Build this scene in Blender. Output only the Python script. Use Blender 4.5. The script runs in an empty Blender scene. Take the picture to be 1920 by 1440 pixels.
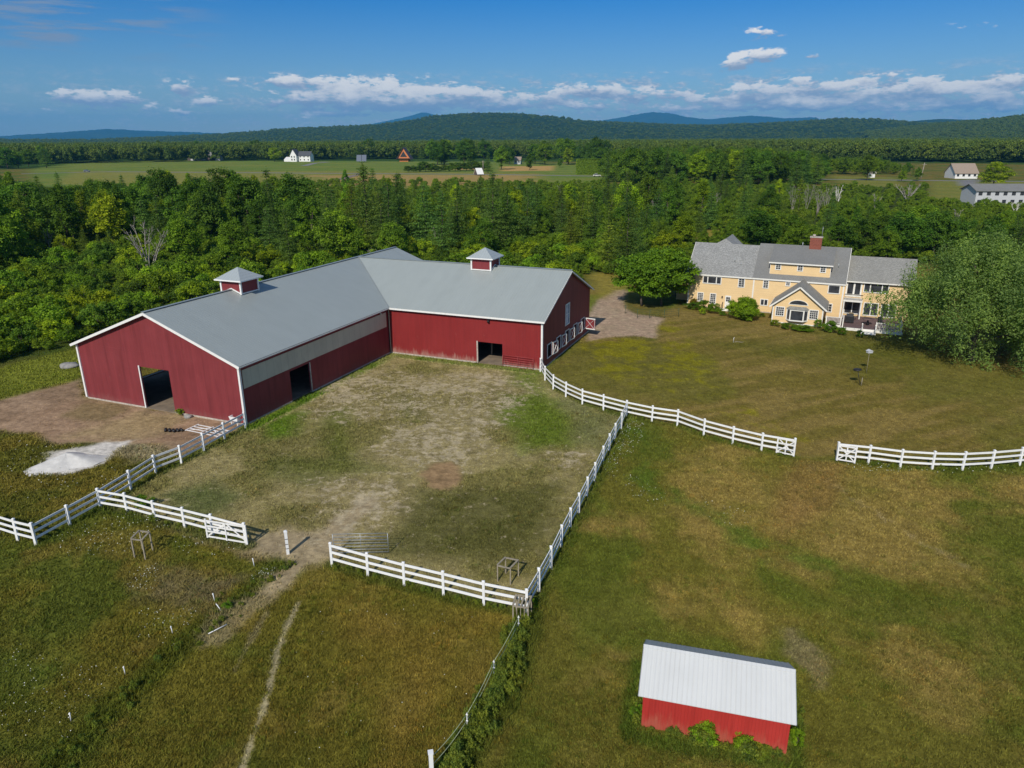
import bpy, math, random
import numpy as np
from mathutils import Vector, Matrix

PI = math.pi
sc = bpy.context.scene
COL = sc.collection
rad = math.radians

# ------------------------------------------------------------------ camera
FPX, PITCH, ROLL, CH = 1348.35, rad(18.845), rad(-0.284), 21.43
_F = np.array([0, math.cos(PITCH), -math.sin(PITCH)])
_R = np.array([1.0, 0, 0])
_U = np.cross(_R, _F)
CR = _R * math.cos(ROLL) + _U * math.sin(ROLL)
CU = -_R * math.sin(ROLL) + _U * math.cos(ROLL)
cam_data = bpy.data.cameras.new("camera")
cam_data.sensor_fit = 'HORIZONTAL'
cam_data.sensor_width = 36.0
cam_data.lens = FPX * 36.0 / 1920.0
cam_data.clip_start = 0.5
cam_data.clip_end = 60000.0
cam = bpy.data.objects.new("camera", cam_data)
COL.objects.link(cam)
M = Matrix(((CR[0], CU[0], -_F[0], 0), (CR[1], CU[1], -_F[1], 0), (CR[2], CU[2], -_F[2], CH), (0, 0, 0, 1)))
cam.matrix_world = M
sc.camera = cam

# ------------------------------------------------------------------ light, sky, exposure
SUN_AZ, SUN_EL = rad(20.9), rad(37.5)       # direction the light travels to, height of the sun
sun_d = bpy.data.lights.new("sun", 'SUN')
sun_d.energy = 3.9
sun_d.angle = rad(0.53)
sun_d.color = (1.0, 0.94, 0.84)
sun = bpy.data.objects.new("sun", sun_d)
COL.objects.link(sun)
dv = Vector((math.sin(SUN_AZ) * math.cos(SUN_EL), math.cos(SUN_AZ) * math.cos(SUN_EL), -math.sin(SUN_EL)))
sun.rotation_euler = dv.to_track_quat('-Z', 'Y').to_euler()
SKY_STRENGTH = 0.10
SKY_TINT = (0.34, 0.66, 1.0)
sc.view_settings.view_transform = 'Standard'
sc.view_settings.look = 'None'
sc.view_settings.exposure = 0.0
sc.view_settings.gamma = 1.0
sc.cycles.max_bounces = 6
sc.cycles.diffuse_bounces = 2
sc.cycles.transparent_max_bounces = 8
sc.cycles.volume_bounces = 1
sc.cycles.use_denoising = True


def unproj(x, y, z=0.0):
    d = _F * FPX + CR * (x - 960) - CU * (y - 720)
    t = (z - CH) / d[2]
    return np.array([d[0] * t, d[1] * t, z])


def proj(P):
    d = np.asarray(P, float) - np.array([0, 0, CH])
    w = d @ _F
    return 960 + FPX * (d @ CR) / w, 720 - FPX * (d @ CU) / w


def ray(x, y):
    d = _F * FPX + CR * (x - 960) - CU * (y - 720)
    return d / np.linalg.norm(d)


def height_at(x, yb, yt):
    b = unproj(x, yb)
    d = ray(x, yt)
    t = math.hypot(b[0], b[1]) / math.hypot(d[0], d[1])
    return CH + d[2] * t


world = bpy.data.worlds.new("World")
sc.world = world
world.use_nodes = True
WN, WL = world.node_tree.nodes, world.node_tree.links


class NG:
    """small helper that writes node graphs"""
    def __init__(s, tree):
        s.t = tree
        s.n = tree.nodes
        s.l = tree.links

    def put(s, sock, val):
        if isinstance(val, bpy.types.NodeSocket):
            s.l.new(val, sock)
        elif isinstance(val, (tuple, list)) and len(val) == 3 and sock.type == 'RGBA':
            sock.default_value = (*val, 1)
        else:
            sock.default_value = val

    def math(s, op, a, b=0.0, c=None, clamp=False):
        n = s.n.new('ShaderNodeMath')
        n.operation = op
        n.use_clamp = clamp
        s.put(n.inputs[0], a)
        s.put(n.inputs[1], b)
        if c is not None:
            s.put(n.inputs[2], c)
        return n.outputs[0]

    def mix(s, fac, a, b, mode='MIX'):
        n = s.n.new('ShaderNodeMix')
        n.data_type = 'RGBA'
        n.blend_type = mode
        s.put(n.inputs[0], fac)
        s.put(n.inputs[6], a)
        s.put(n.inputs[7], b)
        return n.outputs[2]

    def maprange(s, v, a, b, c=0.0, d=1.0, smooth=False):
        n = s.n.new('ShaderNodeMapRange')
        if smooth:
            n.interpolation_type = 'SMOOTHSTEP'
        s.put(n.inputs[0], v)
        n.inputs[1].default_value = a
        n.inputs[2].default_value = b
        n.inputs[3].default_value = c
        n.inputs[4].default_value = d
        return n.outputs[0]

    def noise(s, vec, scale, detail=4, rough=0.55, dist=0.0):
        n = s.n.new('ShaderNodeTexNoise')
        if vec is not None:
            s.l.new(vec, n.inputs['Vector'])
        n.inputs['Scale'].default_value = scale
        n.inputs['Detail'].default_value = detail
        n.inputs['Roughness'].default_value = rough
        n.inputs['Distortion'].default_value = dist
        return n.outputs[0]

    def mapping(s, vec, scale):
        n = s.n.new('ShaderNodeMapping')
        s.l.new(vec, n.inputs[0])
        n.inputs['Scale'].default_value = scale
        return n.outputs[0]


def build_world():
    WN.clear()
    g = NG(world.node_tree)
    out = WN.new('ShaderNodeOutputWorld')
    bg = WN.new('ShaderNodeBackground')
    sky = WN.new('ShaderNodeTexSky')
    sky.sky_type = 'NISHITA'
    sky.sun_disc = False
    sky.sun_elevation = SUN_EL
    sky.sun_rotation = SUN_AZ + PI
    sky.altitude = 60
    sky.air_density = 1.0
    sky.dust_density = 0.3
    sky.ozone_density = 3.0
    tc = WN.new('ShaderNodeTexCoord')
    sep = WN.new('ShaderNodeSeparateXYZ')
    WL.new(tc.outputs['Generated'], sep.inputs[0])
    x, y, z = sep.outputs
    hor = g.math('SQRT', g.math('ADD', g.math('MULTIPLY', x, x), g.math('MULTIPLY', y, y)))
    az = g.math('MULTIPLY', g.math('ARCTAN2', x, y), 180 / PI)
    el = g.math('MULTIPLY', g.math('ARCTAN2', z, hor), 180 / PI)
    comb = WN.new('ShaderNodeCombineXYZ')
    WL.new(az, comb.inputs[0])
    WL.new(g.math('MULTIPLY', el, 2.6), comb.inputs[1])
    vec = comb.outputs[0]
    # sky colour: deep blue, paler down at the horizon
    t = g.maprange(el, 0.5, 10.5, 0, 1)
    tint = g.mix(t, (0.66, 0.73, .80), (0.04, 0.42, .86))
    tint = g.mix(g.maprange(el, 11, 30), tint, (1.0, 1.0, 1.0))
    skyc = g.mix(1.0, sky.outputs[0], tint, 'MULTIPLY')
    # clouds: (x, y, half width, half height, strength) as seen in the sky of the photo
    blobs = [(690, 170, 130, 27, 1.0), (620, 190, 120, 14, .8), (560, 155, 60, 10, .45), (800, 190, 60, 18, .8), (850, 176, 45, 13, .9), (905, 180, 50, 12, .9),
             (960, 190, 40, 15, .8), (130, 181, 26, 12, 1), (175, 184, 40, 12, .9), (235, 184, 32, 13, 1), (342, 164, 26, 13, 1), (392, 192, 22, 11, 1),
             (282, 205, 18, 7, .9), (334, 209, 22, 8, .6), (1085, 168, 60, 12, .8), (1040, 185, 45, 12, .8), (1105, 200, 60, 10, .7), (1195, 180, 42, 15, .9),
             (1272, 176, 40, 13, .7), (1412, 170, 48, 16, .95), (1560, 165, 60, 14, .9), (1495, 165, 50, 10, .5), (1450, 185, 60, 12, .7), (1540, 205, 70, 10, .6),
             (1735, 152, 30, 12, .9), (1790, 172, 85, 16, .95), (1700, 172, 50, 10, .7), (1800, 195, 80, 9, .65), (1720, 208, 60, 8, .6), (1622, 151, 18, 7, .9),
             (1897, 152, 28, 10, 1), (1840, 155, 40, 6, .5), (1378, 120, 22, 13, 1.25), (1430, 104, 36, 12, 1.1), (1428, 62, 34, 12, .85), (1815, 51, 46, 8, .4),
             (1524, 103, 16, 6, .5), (575, 225, 20, 6, .8), (1380, 203, 90, 8, .6), (1240, 205, 60, 9, .55), (1620, 195, 50, 9, .6),
             (540, 152, 50, 9, .8), (640, 215, 60, 7, .7), (740, 195, 90, 12, .9), (930, 200, 60, 9, .8), (1130, 172, 40, 10, .9), (1330, 190, 50, 9, .8), (1500, 195, 60, 9, .8),
             (1600, 180, 50, 10, .8), (1850, 185, 50, 10, .8), (1900, 205, 40, 8, .7), (440, 150, 30, 5, .5), (60, 205, 30, 6, .5), (200, 205, 22, 6, .5), (1160, 135, 30, 5, .4), (1230, 135, 24, 5, .5),
             (1660, 140, 24, 6, .6), (1500, 150, 22, 7, .8)]
    wsum = None
    msum = None
    for (px, py, rx, ry, st) in blobs:
        d = ray(px, py)
        caz = math.degrees(math.atan2(d[0], d[1]))
        cel = math.degrees(math.atan2(d[2], math.hypot(d[0], d[1])))
        rxd = math.degrees(rx * 1.0 / FPX)
        ryd = math.degrees(ry * 1.0 / FPX)
        dy = g.math('DIVIDE', g.math('SUBTRACT', el, cel), ryd)
        dx = g.math('DIVIDE', g.math('SUBTRACT', az, caz), rxd)
        r2 = g.math('ADD', g.math('MULTIPLY', dx, dx), g.math('MULTIPLY', dy, dy))
        w = g.math('MULTIPLY', g.math('EXPONENT', g.math('MULTIPLY', r2, -1.1)), st)
        wd = g.math('MULTIPLY', w, dy)
        msum = w if msum is None else g.math('ADD', msum, w)
        wsum = wd if wsum is None else g.math('ADD', wsum, wd)
    n1 = g.noise(vec, 0.72, 7, 0.55, 0.2)
    n2 = g.noise(vec, 2.2, 4, 0.6)
    nn = g.math('ADD', g.math('MULTIPLY', g.math('SUBTRACT', n1, 0.5), 2.7), g.math('MULTIPLY', g.math('SUBTRACT', n2, 0.5), 1.0))
    body = g.math('ADD', g.math('MINIMUM', msum, 1.0), nn)
    dens = g.maprange(body, 0.40, 0.88, 0, 1, True)
    dens = g.math('MULTIPLY', dens, g.maprange(msum, 0.05, 0.35, 0, 1, True))
    # low bank of broken cloud along the horizon, denser to the right
    bank = g.maprange(g.noise(vec, 0.55, 8, 0.64), 0.46, 0.62, 0, 1, True)
    bank = g.math('MULTIPLY', bank, g.maprange(el, 0.2, 1.2, 0, 1, True))
    bank = g.math('MULTIPLY', bank, g.maprange(el, 3.2, 5.0, 1, 0, True))
    bank = g.math('MULTIPLY', bank, g.maprange(az, -34, 4, 0.2, 1.0))
    # thin grey veil clouds upper left
    veil = g.noise(g.mapping(vec, (0.35, 1.3, 1)), 0.5, 5, 0.6)
    veil = g.maprange(veil, 0.46, 0.66, 0, 0.8, True)
    veil = g.math('MULTIPLY', veil, g.math('MULTIPLY', g.maprange(az, -18, -27, 0, 1, True), g.maprange(el, 4.6, 6.2, 0, 1, True)))
    veil = g.math('MULTIPLY', veil, g.maprange(el, 14, 25, 1, 0, True))
    shade = g.math('DIVIDE', wsum, g.math('ADD', msum, 0.05))
    lit = g.maprange(g.math('ADD', shade, g.math('MULTIPLY', nn, 0.55)), -0.42, 0.42, 0, 1, True)
    ccol = g.mix(lit, (3.2, 3.9, 5.2), (10.2, 9.7, 9.1))
    bcol = g.mix(g.maprange(n2, 0.4, 0.65), (3.3, 4.1, 5.4), (7.4, 7.1, 7.1))
    c = g.mix(veil, skyc, (2.4, 3.0, 4.1))
    c = g.mix(g.math('MULTIPLY', bank, 0.85), c, bcol)
    c = g.mix(g.math('MULTIPLY', dens, 0.93), c, ccol)
    WL.new(c, bg.inputs[0])
    bg.inputs[1].default_value = SKY_STRENGTH
    WL.new(bg.outputs[0], out.inputs[0])
    world.cycles.sampling_method = 'MANUAL'
    world.cycles.sample_map_resolution = 512


build_world()

# ------------------------------------------------------------------ helpers


def tag(o, label=None, cat=None, group=None, kind=None):
    if label:
        o['label'] = label
    if cat:
        o['category'] = cat
    if group:
        o['group'] = group
    if kind:
        o['kind'] = kind
    return o


def empty(name, loc=(0, 0, 0), rz=0.0, label=None, cat=None, group=None):
    o = bpy.data.objects.new(name, None)
    COL.objects.link(o)
    o.location = loc
    o.rotation_euler = (0, 0, rz)
    o.empty_display_size = 0.2
    return tag(o, label, cat, group)


def link(o, parent=None):
    COL.objects.link(o)
    if parent is not None:
        o.parent = parent
    return o


def copy_tree(o, parent=None):
    c = o.copy()
    COL.objects.link(c)
    c.parent = parent
    for ch in list(o.children):
        copy_tree(ch, c)
    return c


class MB:
    def __init__(s):
        s.v = []
        s.f = []
        s.sm = []

    def add(s, vs, fs, smooth=False):
        b = len(s.v)
        s.v += [tuple(map(float, p)) for p in vs]
        s.f += [tuple(i + b for i in f) for f in fs]
        s.sm += [smooth] * len(fs)
        return s

    def box(s, x0, y0, z0, x1, y1, z1):
        v = [(x0, y0, z0), (x1, y0, z0), (x1, y1, z0), (x0, y1, z0), (x0, y0, z1), (x1, y0, z1), (x1, y1, z1), (x0, y1, z1)]
        return s.add(v, [(0, 3, 2, 1), (4, 5, 6, 7), (0, 1, 5, 4), (1, 2, 6, 5), (2, 3, 7, 6), (3, 0, 4, 7)])

    def bar(s, a, b, w, h, up=(0, 0, 1)):
        a, b = Vector(a), Vector(b)
        d = (b - a).normalized()
        upv = Vector(up)
        if abs(d.dot(upv)) > .98:
            upv = Vector((1, 0, 0))
        sd = d.cross(upv).normalized() * (w / 2)
        uv = sd.cross(d).normalized() * (h / 2)
        v = [a - sd - uv, a + sd - uv, a + sd + uv, a - sd + uv, b - sd - uv, b + sd - uv, b + sd + uv, b - sd + uv]
        return s.add(v, [(0, 3, 2, 1), (4, 5, 6, 7), (0, 1, 5, 4), (1, 2, 6, 5), (2, 3, 7, 6), (3, 0, 4, 7)])

    def tube(s, pts, rs, n=7, cap=True):
        pts = [Vector(p) for p in pts]
        if isinstance(rs, (int, float)):
            rs = [rs] * len(pts)
        vs = []
        for i, p in enumerate(pts):
            d = (pts[min(i + 1, len(pts) - 1)] - pts[max(i - 1, 0)]).normalized()
            a = d.cross(Vector((0.13, 0.31, 0.94)))
            if a.length < .05:
                a = d.cross(Vector((1, 0, 0)))
            a.normalize()
            b = d.cross(a)
            for k in range(n):
                t = 2 * PI * k / n
                vs.append(p + (a * math.cos(t) + b * math.sin(t)) * rs[i])
        fs = []
        for i in range(len(pts) - 1):
            for k in range(n):
                k2 = (k + 1) % n
                fs.append((i * n + k, i * n + k2, (i + 1) * n + k2, (i + 1) * n + k))
        if cap:
            fs.append(tuple(range(n - 1, -1, -1)))
            m = (len(pts) - 1) * n
            fs.append(tuple(range(m, m + n)))
        return s.add(vs, fs, True)

    def slab(s, poly, t):
        """polygon (3D, counter-clockwise seen from above) thickened downwards"""
        n = len(poly)
        v = list(poly) + [(p[0], p[1], p[2] - t) for p in poly]
        f = [tuple(range(n)), tuple(range(2 * n - 1, n - 1, -1))]
        for i in range(n):
            j = (i + 1) % n
            f.append((i, i + n, j + n, j))
        return s.add(v, f)

    def prism(s, poly, axis, a0, a1):
        """polygon in the plane across axis, swept from a0 to a1 along it. axis 'x': poly=(y,z); 'y': poly=(x,z)"""
        n = len(poly)
        if axis == 'x':
            v = [(a0, p[0], p[1]) for p in poly] + [(a1, p[0], p[1]) for p in poly]
        else:
            v = [(p[0], a0, p[1]) for p in poly] + [(p[0], a1, p[1]) for p in poly]
        f = [tuple(range(n)), tuple(range(2 * n - 1, n - 1, -1))]
        for i in range(n):
            j = (i + 1) % n
            f.append((i, i + n, j + n, j))
        return s.add(v, f)

    def build(s, name, mat, parent=None, bevel=0.0):
        me = bpy.data.meshes.new(name)
        me.from_pydata(s.v, [], s.f)
        me.polygons.foreach_set('use_smooth', s.sm)
        me.materials.append(mat)
        me.update()
        o = bpy.data.objects.new(name, me)
        link(o, parent)
        if bevel > 0:
            m = o.modifiers.new('bevel', 'BEVEL')
            m.width = bevel
            m.segments = 1
            m.limit_method = 'ANGLE'
        return o


def np_mesh(name, V, F, mat, attrs=None, smooth=False):
    """V (N,3), F (M,k) all faces k corners"""
    me = bpy.data.meshes.new(name)
    k = F.shape[1]
    me.vertices.add(len(V))
    me.vertices.foreach_set('co', np.ascontiguousarray(V, dtype=np.float32).ravel())
    me.loops.add(F.size)
    me.loops.foreach_set('vertex_index', np.ascontiguousarray(F, dtype=np.int32).ravel())
    me.polygons.add(len(F))
    me.polygons.foreach_set('loop_start', np.arange(0, F.size, k, dtype=np.int32))
    me.polygons.foreach_set('loop_total', np.full(len(F), k, dtype=np.int32))
    if smooth:
        me.polygons.foreach_set('use_smooth', np.ones(len(F), dtype=bool))
    for an, arr in (attrs or {}).items():
        if arr.ndim == 1:
            a = me.attributes.new(an, 'FLOAT', 'POINT')
            a.data.foreach_set('value', np.ascontiguousarray(arr, dtype=np.float32))
        elif arr.shape[1] == 4:
            a = me.attributes.new(an, 'FLOAT_COLOR', 'POINT')
            a.data.foreach_set('color', np.ascontiguousarray(arr, dtype=np.float32).ravel())
        else:
            a = me.attributes.new(an, 'FLOAT_VECTOR', 'POINT')
            a.data.foreach_set('vector', np.ascontiguousarray(arr, dtype=np.float32).ravel())
    if mat:
        me.materials.append(mat)
    me.update()
    me.validate()
    return me


# ---- numpy noise
def vnoise(x, y, seed=0):
    xi = np.floor(x).astype(np.int64)
    yi = np.floor(y).astype(np.int64)
    xf = x - xi
    yf = y - yi
    u = xf * xf * (3 - 2 * xf)
    v = yf * yf * (3 - 2 * yf)

    def h(a, b):
        n = (a * 374761393 + b * 668265263 + seed * 1442695041) & 0xffffffff
        n = ((n ^ (n >> 13)) * 1274126177) & 0xffffffff
        return ((n ^ (n >> 16)) & 0xffff) / 65535.0
    return (h(xi, yi) * (1 - u) + h(xi + 1, yi) * u) * (1 - v) + (h(xi, yi + 1) * (1 - u) + h(xi + 1, yi + 1) * u) * v


def fbm(x, y, seed=0, octv=4, gain=0.5):
    s = 0
    a = 1
    t = 0
    for i in range(octv):
        s = s + a * vnoise(x, y, seed + i * 17)
        t += a
        a *= gain
        x = x * 2.03 + 13.7
        y = y * 2.03 + 7.1
    return s / t


def sdf(X, Y, poly):
    """signed distance to polygon, negative inside"""
    d = np.full(X.shape, 1e18)
    inside = np.zeros(X.shape, bool)
    n = len(poly)
    for i in range(n):
        ax, ay = poly[i]
        bx, by = poly[(i + 1) % n]
        ex, ey = bx - ax, by - ay
        wx, wy = X - ax, Y - ay
        t = np.clip((wx * ex + wy * ey) / (ex * ex + ey * ey + 1e-12), 0, 1)
        d = np.minimum(d, (wx - ex * t) ** 2 + (wy - ey * t) ** 2)
        c = ((ay > Y) != (by > Y))
        with np.errstate(divide='ignore', invalid='ignore'):
            xx = (bx - ax) * (Y - ay) / (by - ay + 1e-12) + ax
        inside ^= c & (X < xx)
    d = np.sqrt(d)
    return np.where(inside, -d, d)


def sdline(X, Y, line):
    d = np.full(X.shape, 1e18)
    for i in range(len(line) - 1):
        ax, ay = line[i]
        bx, by = line[i + 1]
        ex, ey = bx - ax, by - ay
        wx, wy = X - ax, Y - ay
        t = np.clip((wx * ex + wy * ey) / (ex * ex + ey * ey + 1e-12), 0, 1)
        d = np.minimum(d, (wx - ex * t) ** 2 + (wy - ey * t) ** 2)
    return np.sqrt(d)


def G(pts):
    """ground positions of a list of places measured in the photo"""
    return [tuple(unproj(x, y)[:2]) for x, y in pts]


def sstep(a, b, x):
    t = np.clip((x - a) / (b - a), 0, 1)
    return t * t * (3 - 2 * t)


def lin(r, g_, b):
    f = lambda c: (c / 255 / 12.92) if c / 255 <= .04045 else ((c / 255 + .055) / 1.055) ** 2.4
    return np.array([f(r), f(g_), f(b)])


# ------------------------------------------------------------------ materials
MATS = {}


def newmat(name):
    m = bpy.data.materials.new(name)
    m.use_nodes = True
    m.node_tree.nodes.clear()
    g = NG(m.node_tree)
    out = g.n.new('ShaderNodeOutputMaterial')
    b = g.n.new('ShaderNodeBsdfPrincipled')
    g.l.new(b.outputs[0], out.inputs[0])
    MATS[name] = m
    return m, g, b, out


def objco(g):
    t = g.n.new('ShaderNodeTexCoord')
    return t.outputs['Object']


def bump(g, b, h, strength=0.4, dist=0.02):
    n = g.n.new('ShaderNodeBump')
    n.inputs['Strength'].default_value = strength
    n.inputs['Distance'].default_value = dist
    g.put(n.inputs['Height'], h)
    g.l.new(n.outputs[0], b.inputs['Normal'])


def plain(name, col, rough=0.6, var=0.15, scale=3.0, metal=0.0, spec=0.4, dirt=None):
    m, g, b, o = newmat(name)
    co = objco(g)
    n = g.noise(co, scale, 5, 0.6)
    c2 = tuple(c * (1 - var) for c in col)
    c1 = tuple(min(1, c * (1 + var)) for c in col)
    c = g.mix(g.maprange(n, 0.3, 0.7), c2, c1)
    if dirt:
        n2 = g.noise(g.mapping(co, (1, 1, 0.5)), scale * 0.6, 6, 0.7)
        c = g.mix(g.maprange(n2, 0.55, 0.8, 0, 0.6), c, dirt)
    g.put(b.inputs['Base Color'], c)
    b.inputs['Roughness'].default_value = rough
    b.inputs['Metallic'].default_value = metal
    b.inputs['Specular IOR Level'].default_value = spec
    bump(g, b, n, 0.15, 0.01)
    return m


def siding(name, col, axis_scale, rough=0.6, streak=0.5, base_fade=None, boards=0.25, edge=0.10, board_dark=0.25, horiz=False):
    """painted boards: thin grooves, long streaks of wear, worn lower edge"""
    m, g, b, o = newmat(name)
    co = objco(g)
    sep = g.n.new('ShaderNodeSeparateXYZ')
    g.l.new(co, sep.inputs[0])
    if horiz:
        run = sep.outputs[2]
    else:
        run = g.math('ADD', sep.outputs[0], sep.outputs[1])
    fr = g.math('FRACT', g.math('DIVIDE', run, boards))
    groove = g.math('LESS_THAN', fr, edge)
    idx = g.math('FLOOR', g.math('DIVIDE', run, boards))
    wn = g.n.new('ShaderNodeTexWhiteNoise')
    wn.noise_dimensions = '1D'
    g.l.new(idx, wn.inputs['W'])
    big = g.noise(co, 0.35, 4, 0.6)
    st = g.noise(g.mapping(co, axis_scale), 1.0, 6, 0.65)
    fine = g.noise(co, 9, 4, 0.7)
    dark = tuple(c * 0.62 for c in col)
    lite = tuple(min(1, c * 1.25 + 0.01) for c in col)
    c = g.mix(g.maprange(st, 0.35, 0.72, 0, streak), col, dark)
    c = g.mix(g.maprange(big, 0.4, 0.7, 0, 0.35), c, lite)
    st2 = g.noise(g.mapping(co, tuple(q * 2.3 for q in axis_scale)), 1.0, 5, 0.6)
    c = g.mix(g.maprange(st2, 0.55, 0.72, 0, streak * .7), c, tuple(q * .5 for q in col))
    c = g.mix(g.math('MULTIPLY', wn.outputs[0], 0.14), c, dark)
    c = g.mix(g.math('MULTIPLY', groove, board_dark), c, tuple(q * 0.4 for q in col))
    c = g.mix(g.maprange(fine, 0.3, 0.7, 0, 0.12), c, dark)
    if base_fade:
        z = g.math('ADD', sep.outputs[2], g.math('MULTIPLY', g.math('SUBTRACT', g.noise(g.mapping(co, (3, 3, .6)), 1.0, 6, 0.75), 0.5), -2.2))
        f = g.maprange(z, 0.0, 0.75, base_fade[3], 0, True)
        c = g.mix(f, c, base_fade[:3])
        ws = g.maprange(g.noise(g.mapping(co, (2.5, 2.5, .8)), 1.0, 8, 0.8), 0.60, 0.72, 0, base_fade[4])
        c = g.mix(ws, c, base_fade[:3])
    g.put(b.inputs['Base Color'], c)
    b.inputs['Roughness'].default_value = rough
    b.inputs['Specular IOR Level'].default_value = 0.25
    bump(g, b, g.math('SUBTRACT', g.math('MULTIPLY', fine, 0.3), groove), 0.5, 0.012)
    return m


M_red = siding('barn_red_paint', (0.24, 0.040, 0.045), (1.6, 1.6, .10), streak=.8, base_fade=(.42, .28, .24, 0.12, .10))
M_redw = siding('weathered_red_paint', (0.255, 0.024, 0.024), (2.6, 2.6, .16), streak=.45, base_fade=(.46, .30, .24, .55, .34))
M_shedred = siding('shed_red_paint', (0.44, 0.036, 0.028), (3, 3, .2), streak=.5, boards=.12, base_fade=(.45, .2, .12, .35, .06))
M_white = plain('white_paint', (0.80, 0.79, 0.76), 0.5, 0.05, 4, dirt=(.5, .47, .40))
M_vinyl = plain('white_vinyl_rail', (0.84, 0.84, 0.82), 0.35, 0.03, 2, dirt=(.62, .6, .52))
M_found = plain('pale_foundation', (0.46, 0.40, 0.34), 0.9, 0.3, 5, dirt=(.2, .16, .1))
M_panel = siding('translucent_panel_strip', (0.58, 0.54, 0.42), (0.6, 0.6, .3), streak=.35, boards=.9, edge=.04, board_dark=.35)
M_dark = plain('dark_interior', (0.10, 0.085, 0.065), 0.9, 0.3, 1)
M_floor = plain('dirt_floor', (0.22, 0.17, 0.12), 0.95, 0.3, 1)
M_cream = siding('cream_clapboard', (0.82, 0.585, 0.305), (1, 1, 1), streak=.08, boards=.14, edge=.18, board_dark=.10, horiz=True)
M_trimw = plain('house_white_trim', (0.78, 0.76, 0.70), 0.5, 0.04, 5)
M_brick = plain('chimney_brick', (0.24, 0.075, 0.05), 0.9, 0.45, 14)
M_wood = plain('grey_weathered_wood', (0.30, 0.26, 0.19), 0.85, 0.25, 6)
M_metal = plain('galvanised_steel', (0.36, 0.38, 0.38), 0.45, 0.12, 5, metal=.5)
M_redgate = plain('red_gate_paint', (0.30, 0.05, 0.05), 0.5, 0.15, 5)
M_deck = plain('brown_decking', (0.14, 0.09, 0.085), 0.8, 0.2, 4)
M_black = plain('black_metal', (0.02, 0.02, 0.022), 0.5, 0.2, 4)
M_rope = plain('electric_tape', (0.52, 0.58, 0.34), 0.7, 0.1, 4)
M_bark = plain('bark', (0.10, 0.078, 0.06), 0.95, 0.4, 6)
M_bone = plain('bare_bark', (0.34, 0.30, 0.26), 0.9, 0.25, 5)
M_birch = plain('pale_bark', (0.6, 0.57, 0.50), 0.9, 0.2, 5)
M_rock = plain('granite', (0.27, 0.26, 0.24), 0.9, 0.3, 3)
M_sand = plain('crushed_stone', (0.60, 0.58, 0.54), 0.95, 0.14, 2.5)
M_pole = plain('utility_pole_wood', (0.32, 0.27, 0.22), 0.9, 0.2, 3)
M_orange = plain('orange_siding', (0.62, 0.20, 0.06), 0.7, 0.15, 3)
M_brown = plain('dark_brown_siding', (0.11, 0.085, 0.08), 0.8, 0.2, 3)
M_grey = plain('light_grey_siding', (0.50, 0.51, 0.52), 0.7, 0.08, 3)
M_tanroof = plain('tan_shingles', (0.32, 0.25, 0.19), 0.9, 0.15, 4)
M_carw = plain('white_car_paint', (0.7, 0.7, 0.7), 0.3, 0.02, 2)
M_carg = plain('grey_car_paint', (0.2, 0.22, 0.25), 0.3, 0.02, 2)
M_tyre = plain('tyre_rubber', (0.02, 0.02, 0.02), 0.9, 0.1, 4)
M_wick = plain('patio_stone', (0.35, 0.28, 0.17), 0.8, 0.2, 5)


def glass(name, col=(0.025, 0.027, 0.032)):
    m, g, b, o = newmat(name)
    n = g.noise(objco(g), 1.3, 2, .5)
    g.put(b.inputs['Base Color'], g.mix(g.maprange(n, .35, .65), col, tuple(c * 2.2 for c in col)))
    b.inputs['Roughness'].default_value = 0.12
    b.inputs['Specular IOR Level'].default_value = 0.6
    return m


M_glass = glass('window_glass')
M_glassb = glass('white_window_glass', (0.30, 0.34, 0.42))


def metal_roof(name, col, ax, pitch, rough=0.38):
    m, g, b, o = newmat(name)
    co = objco(g)
    sep = g.n.new('ShaderNodeSeparateXYZ')
    g.l.new(co, sep.inputs[0])
    run = sep.outputs[ax]
    fr = g.math('FRACT', g.math('DIVIDE', run, pitch))
    rib = g.math('LESS_THAN', fr, 0.16)
    sheet = g.math('FLOOR', g.math('DIVIDE', run, pitch * 4))
    wn = g.n.new('ShaderNodeTexWhiteNoise')
    wn.noise_dimensions = '1D'
    g.l.new(sheet, wn.inputs['W'])
    n = g.noise(g.mapping(co, (1, .25, 1) if ax == 0 else (.25, 1, 1)), 1.2, 5, .6)
    c = g.mix(g.maprange(n, .3, .75, 0, .35), col, tuple(q * .78 for q in col))
    c = g.mix(g.math('MULTIPLY', wn.outputs[0], .12), c, tuple(min(1, q * 1.15) for q in col))
    c = g.mix(g.math('MULTIPLY', rib, .10), c, tuple(q * .6 for q in col))
    g.put(b.inputs['Base Color'], c)
    b.inputs['Roughness'].default_value = rough
    b.inputs['Specular IOR Level'].default_value = 0.45
    bump(g, b, rib, 0.6, 0.02)
    return m


M_roofY = metal_roof('steel_roof_left_wing', (0.34, 0.375, 0.36), 1, 0.30)
M_roofX = metal_roof('steel_roof_right_wing', (0.34, 0.375, 0.36), 0, 0.30)
M_cap = plain('roof_ridge_cap', (0.25, 0.28, 0.28), 0.4, 0.06, 2)
M_shedroof = metal_roof('white_steel_roof', (0.60, 0.61, 0.60), 0, 0.175)


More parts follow.
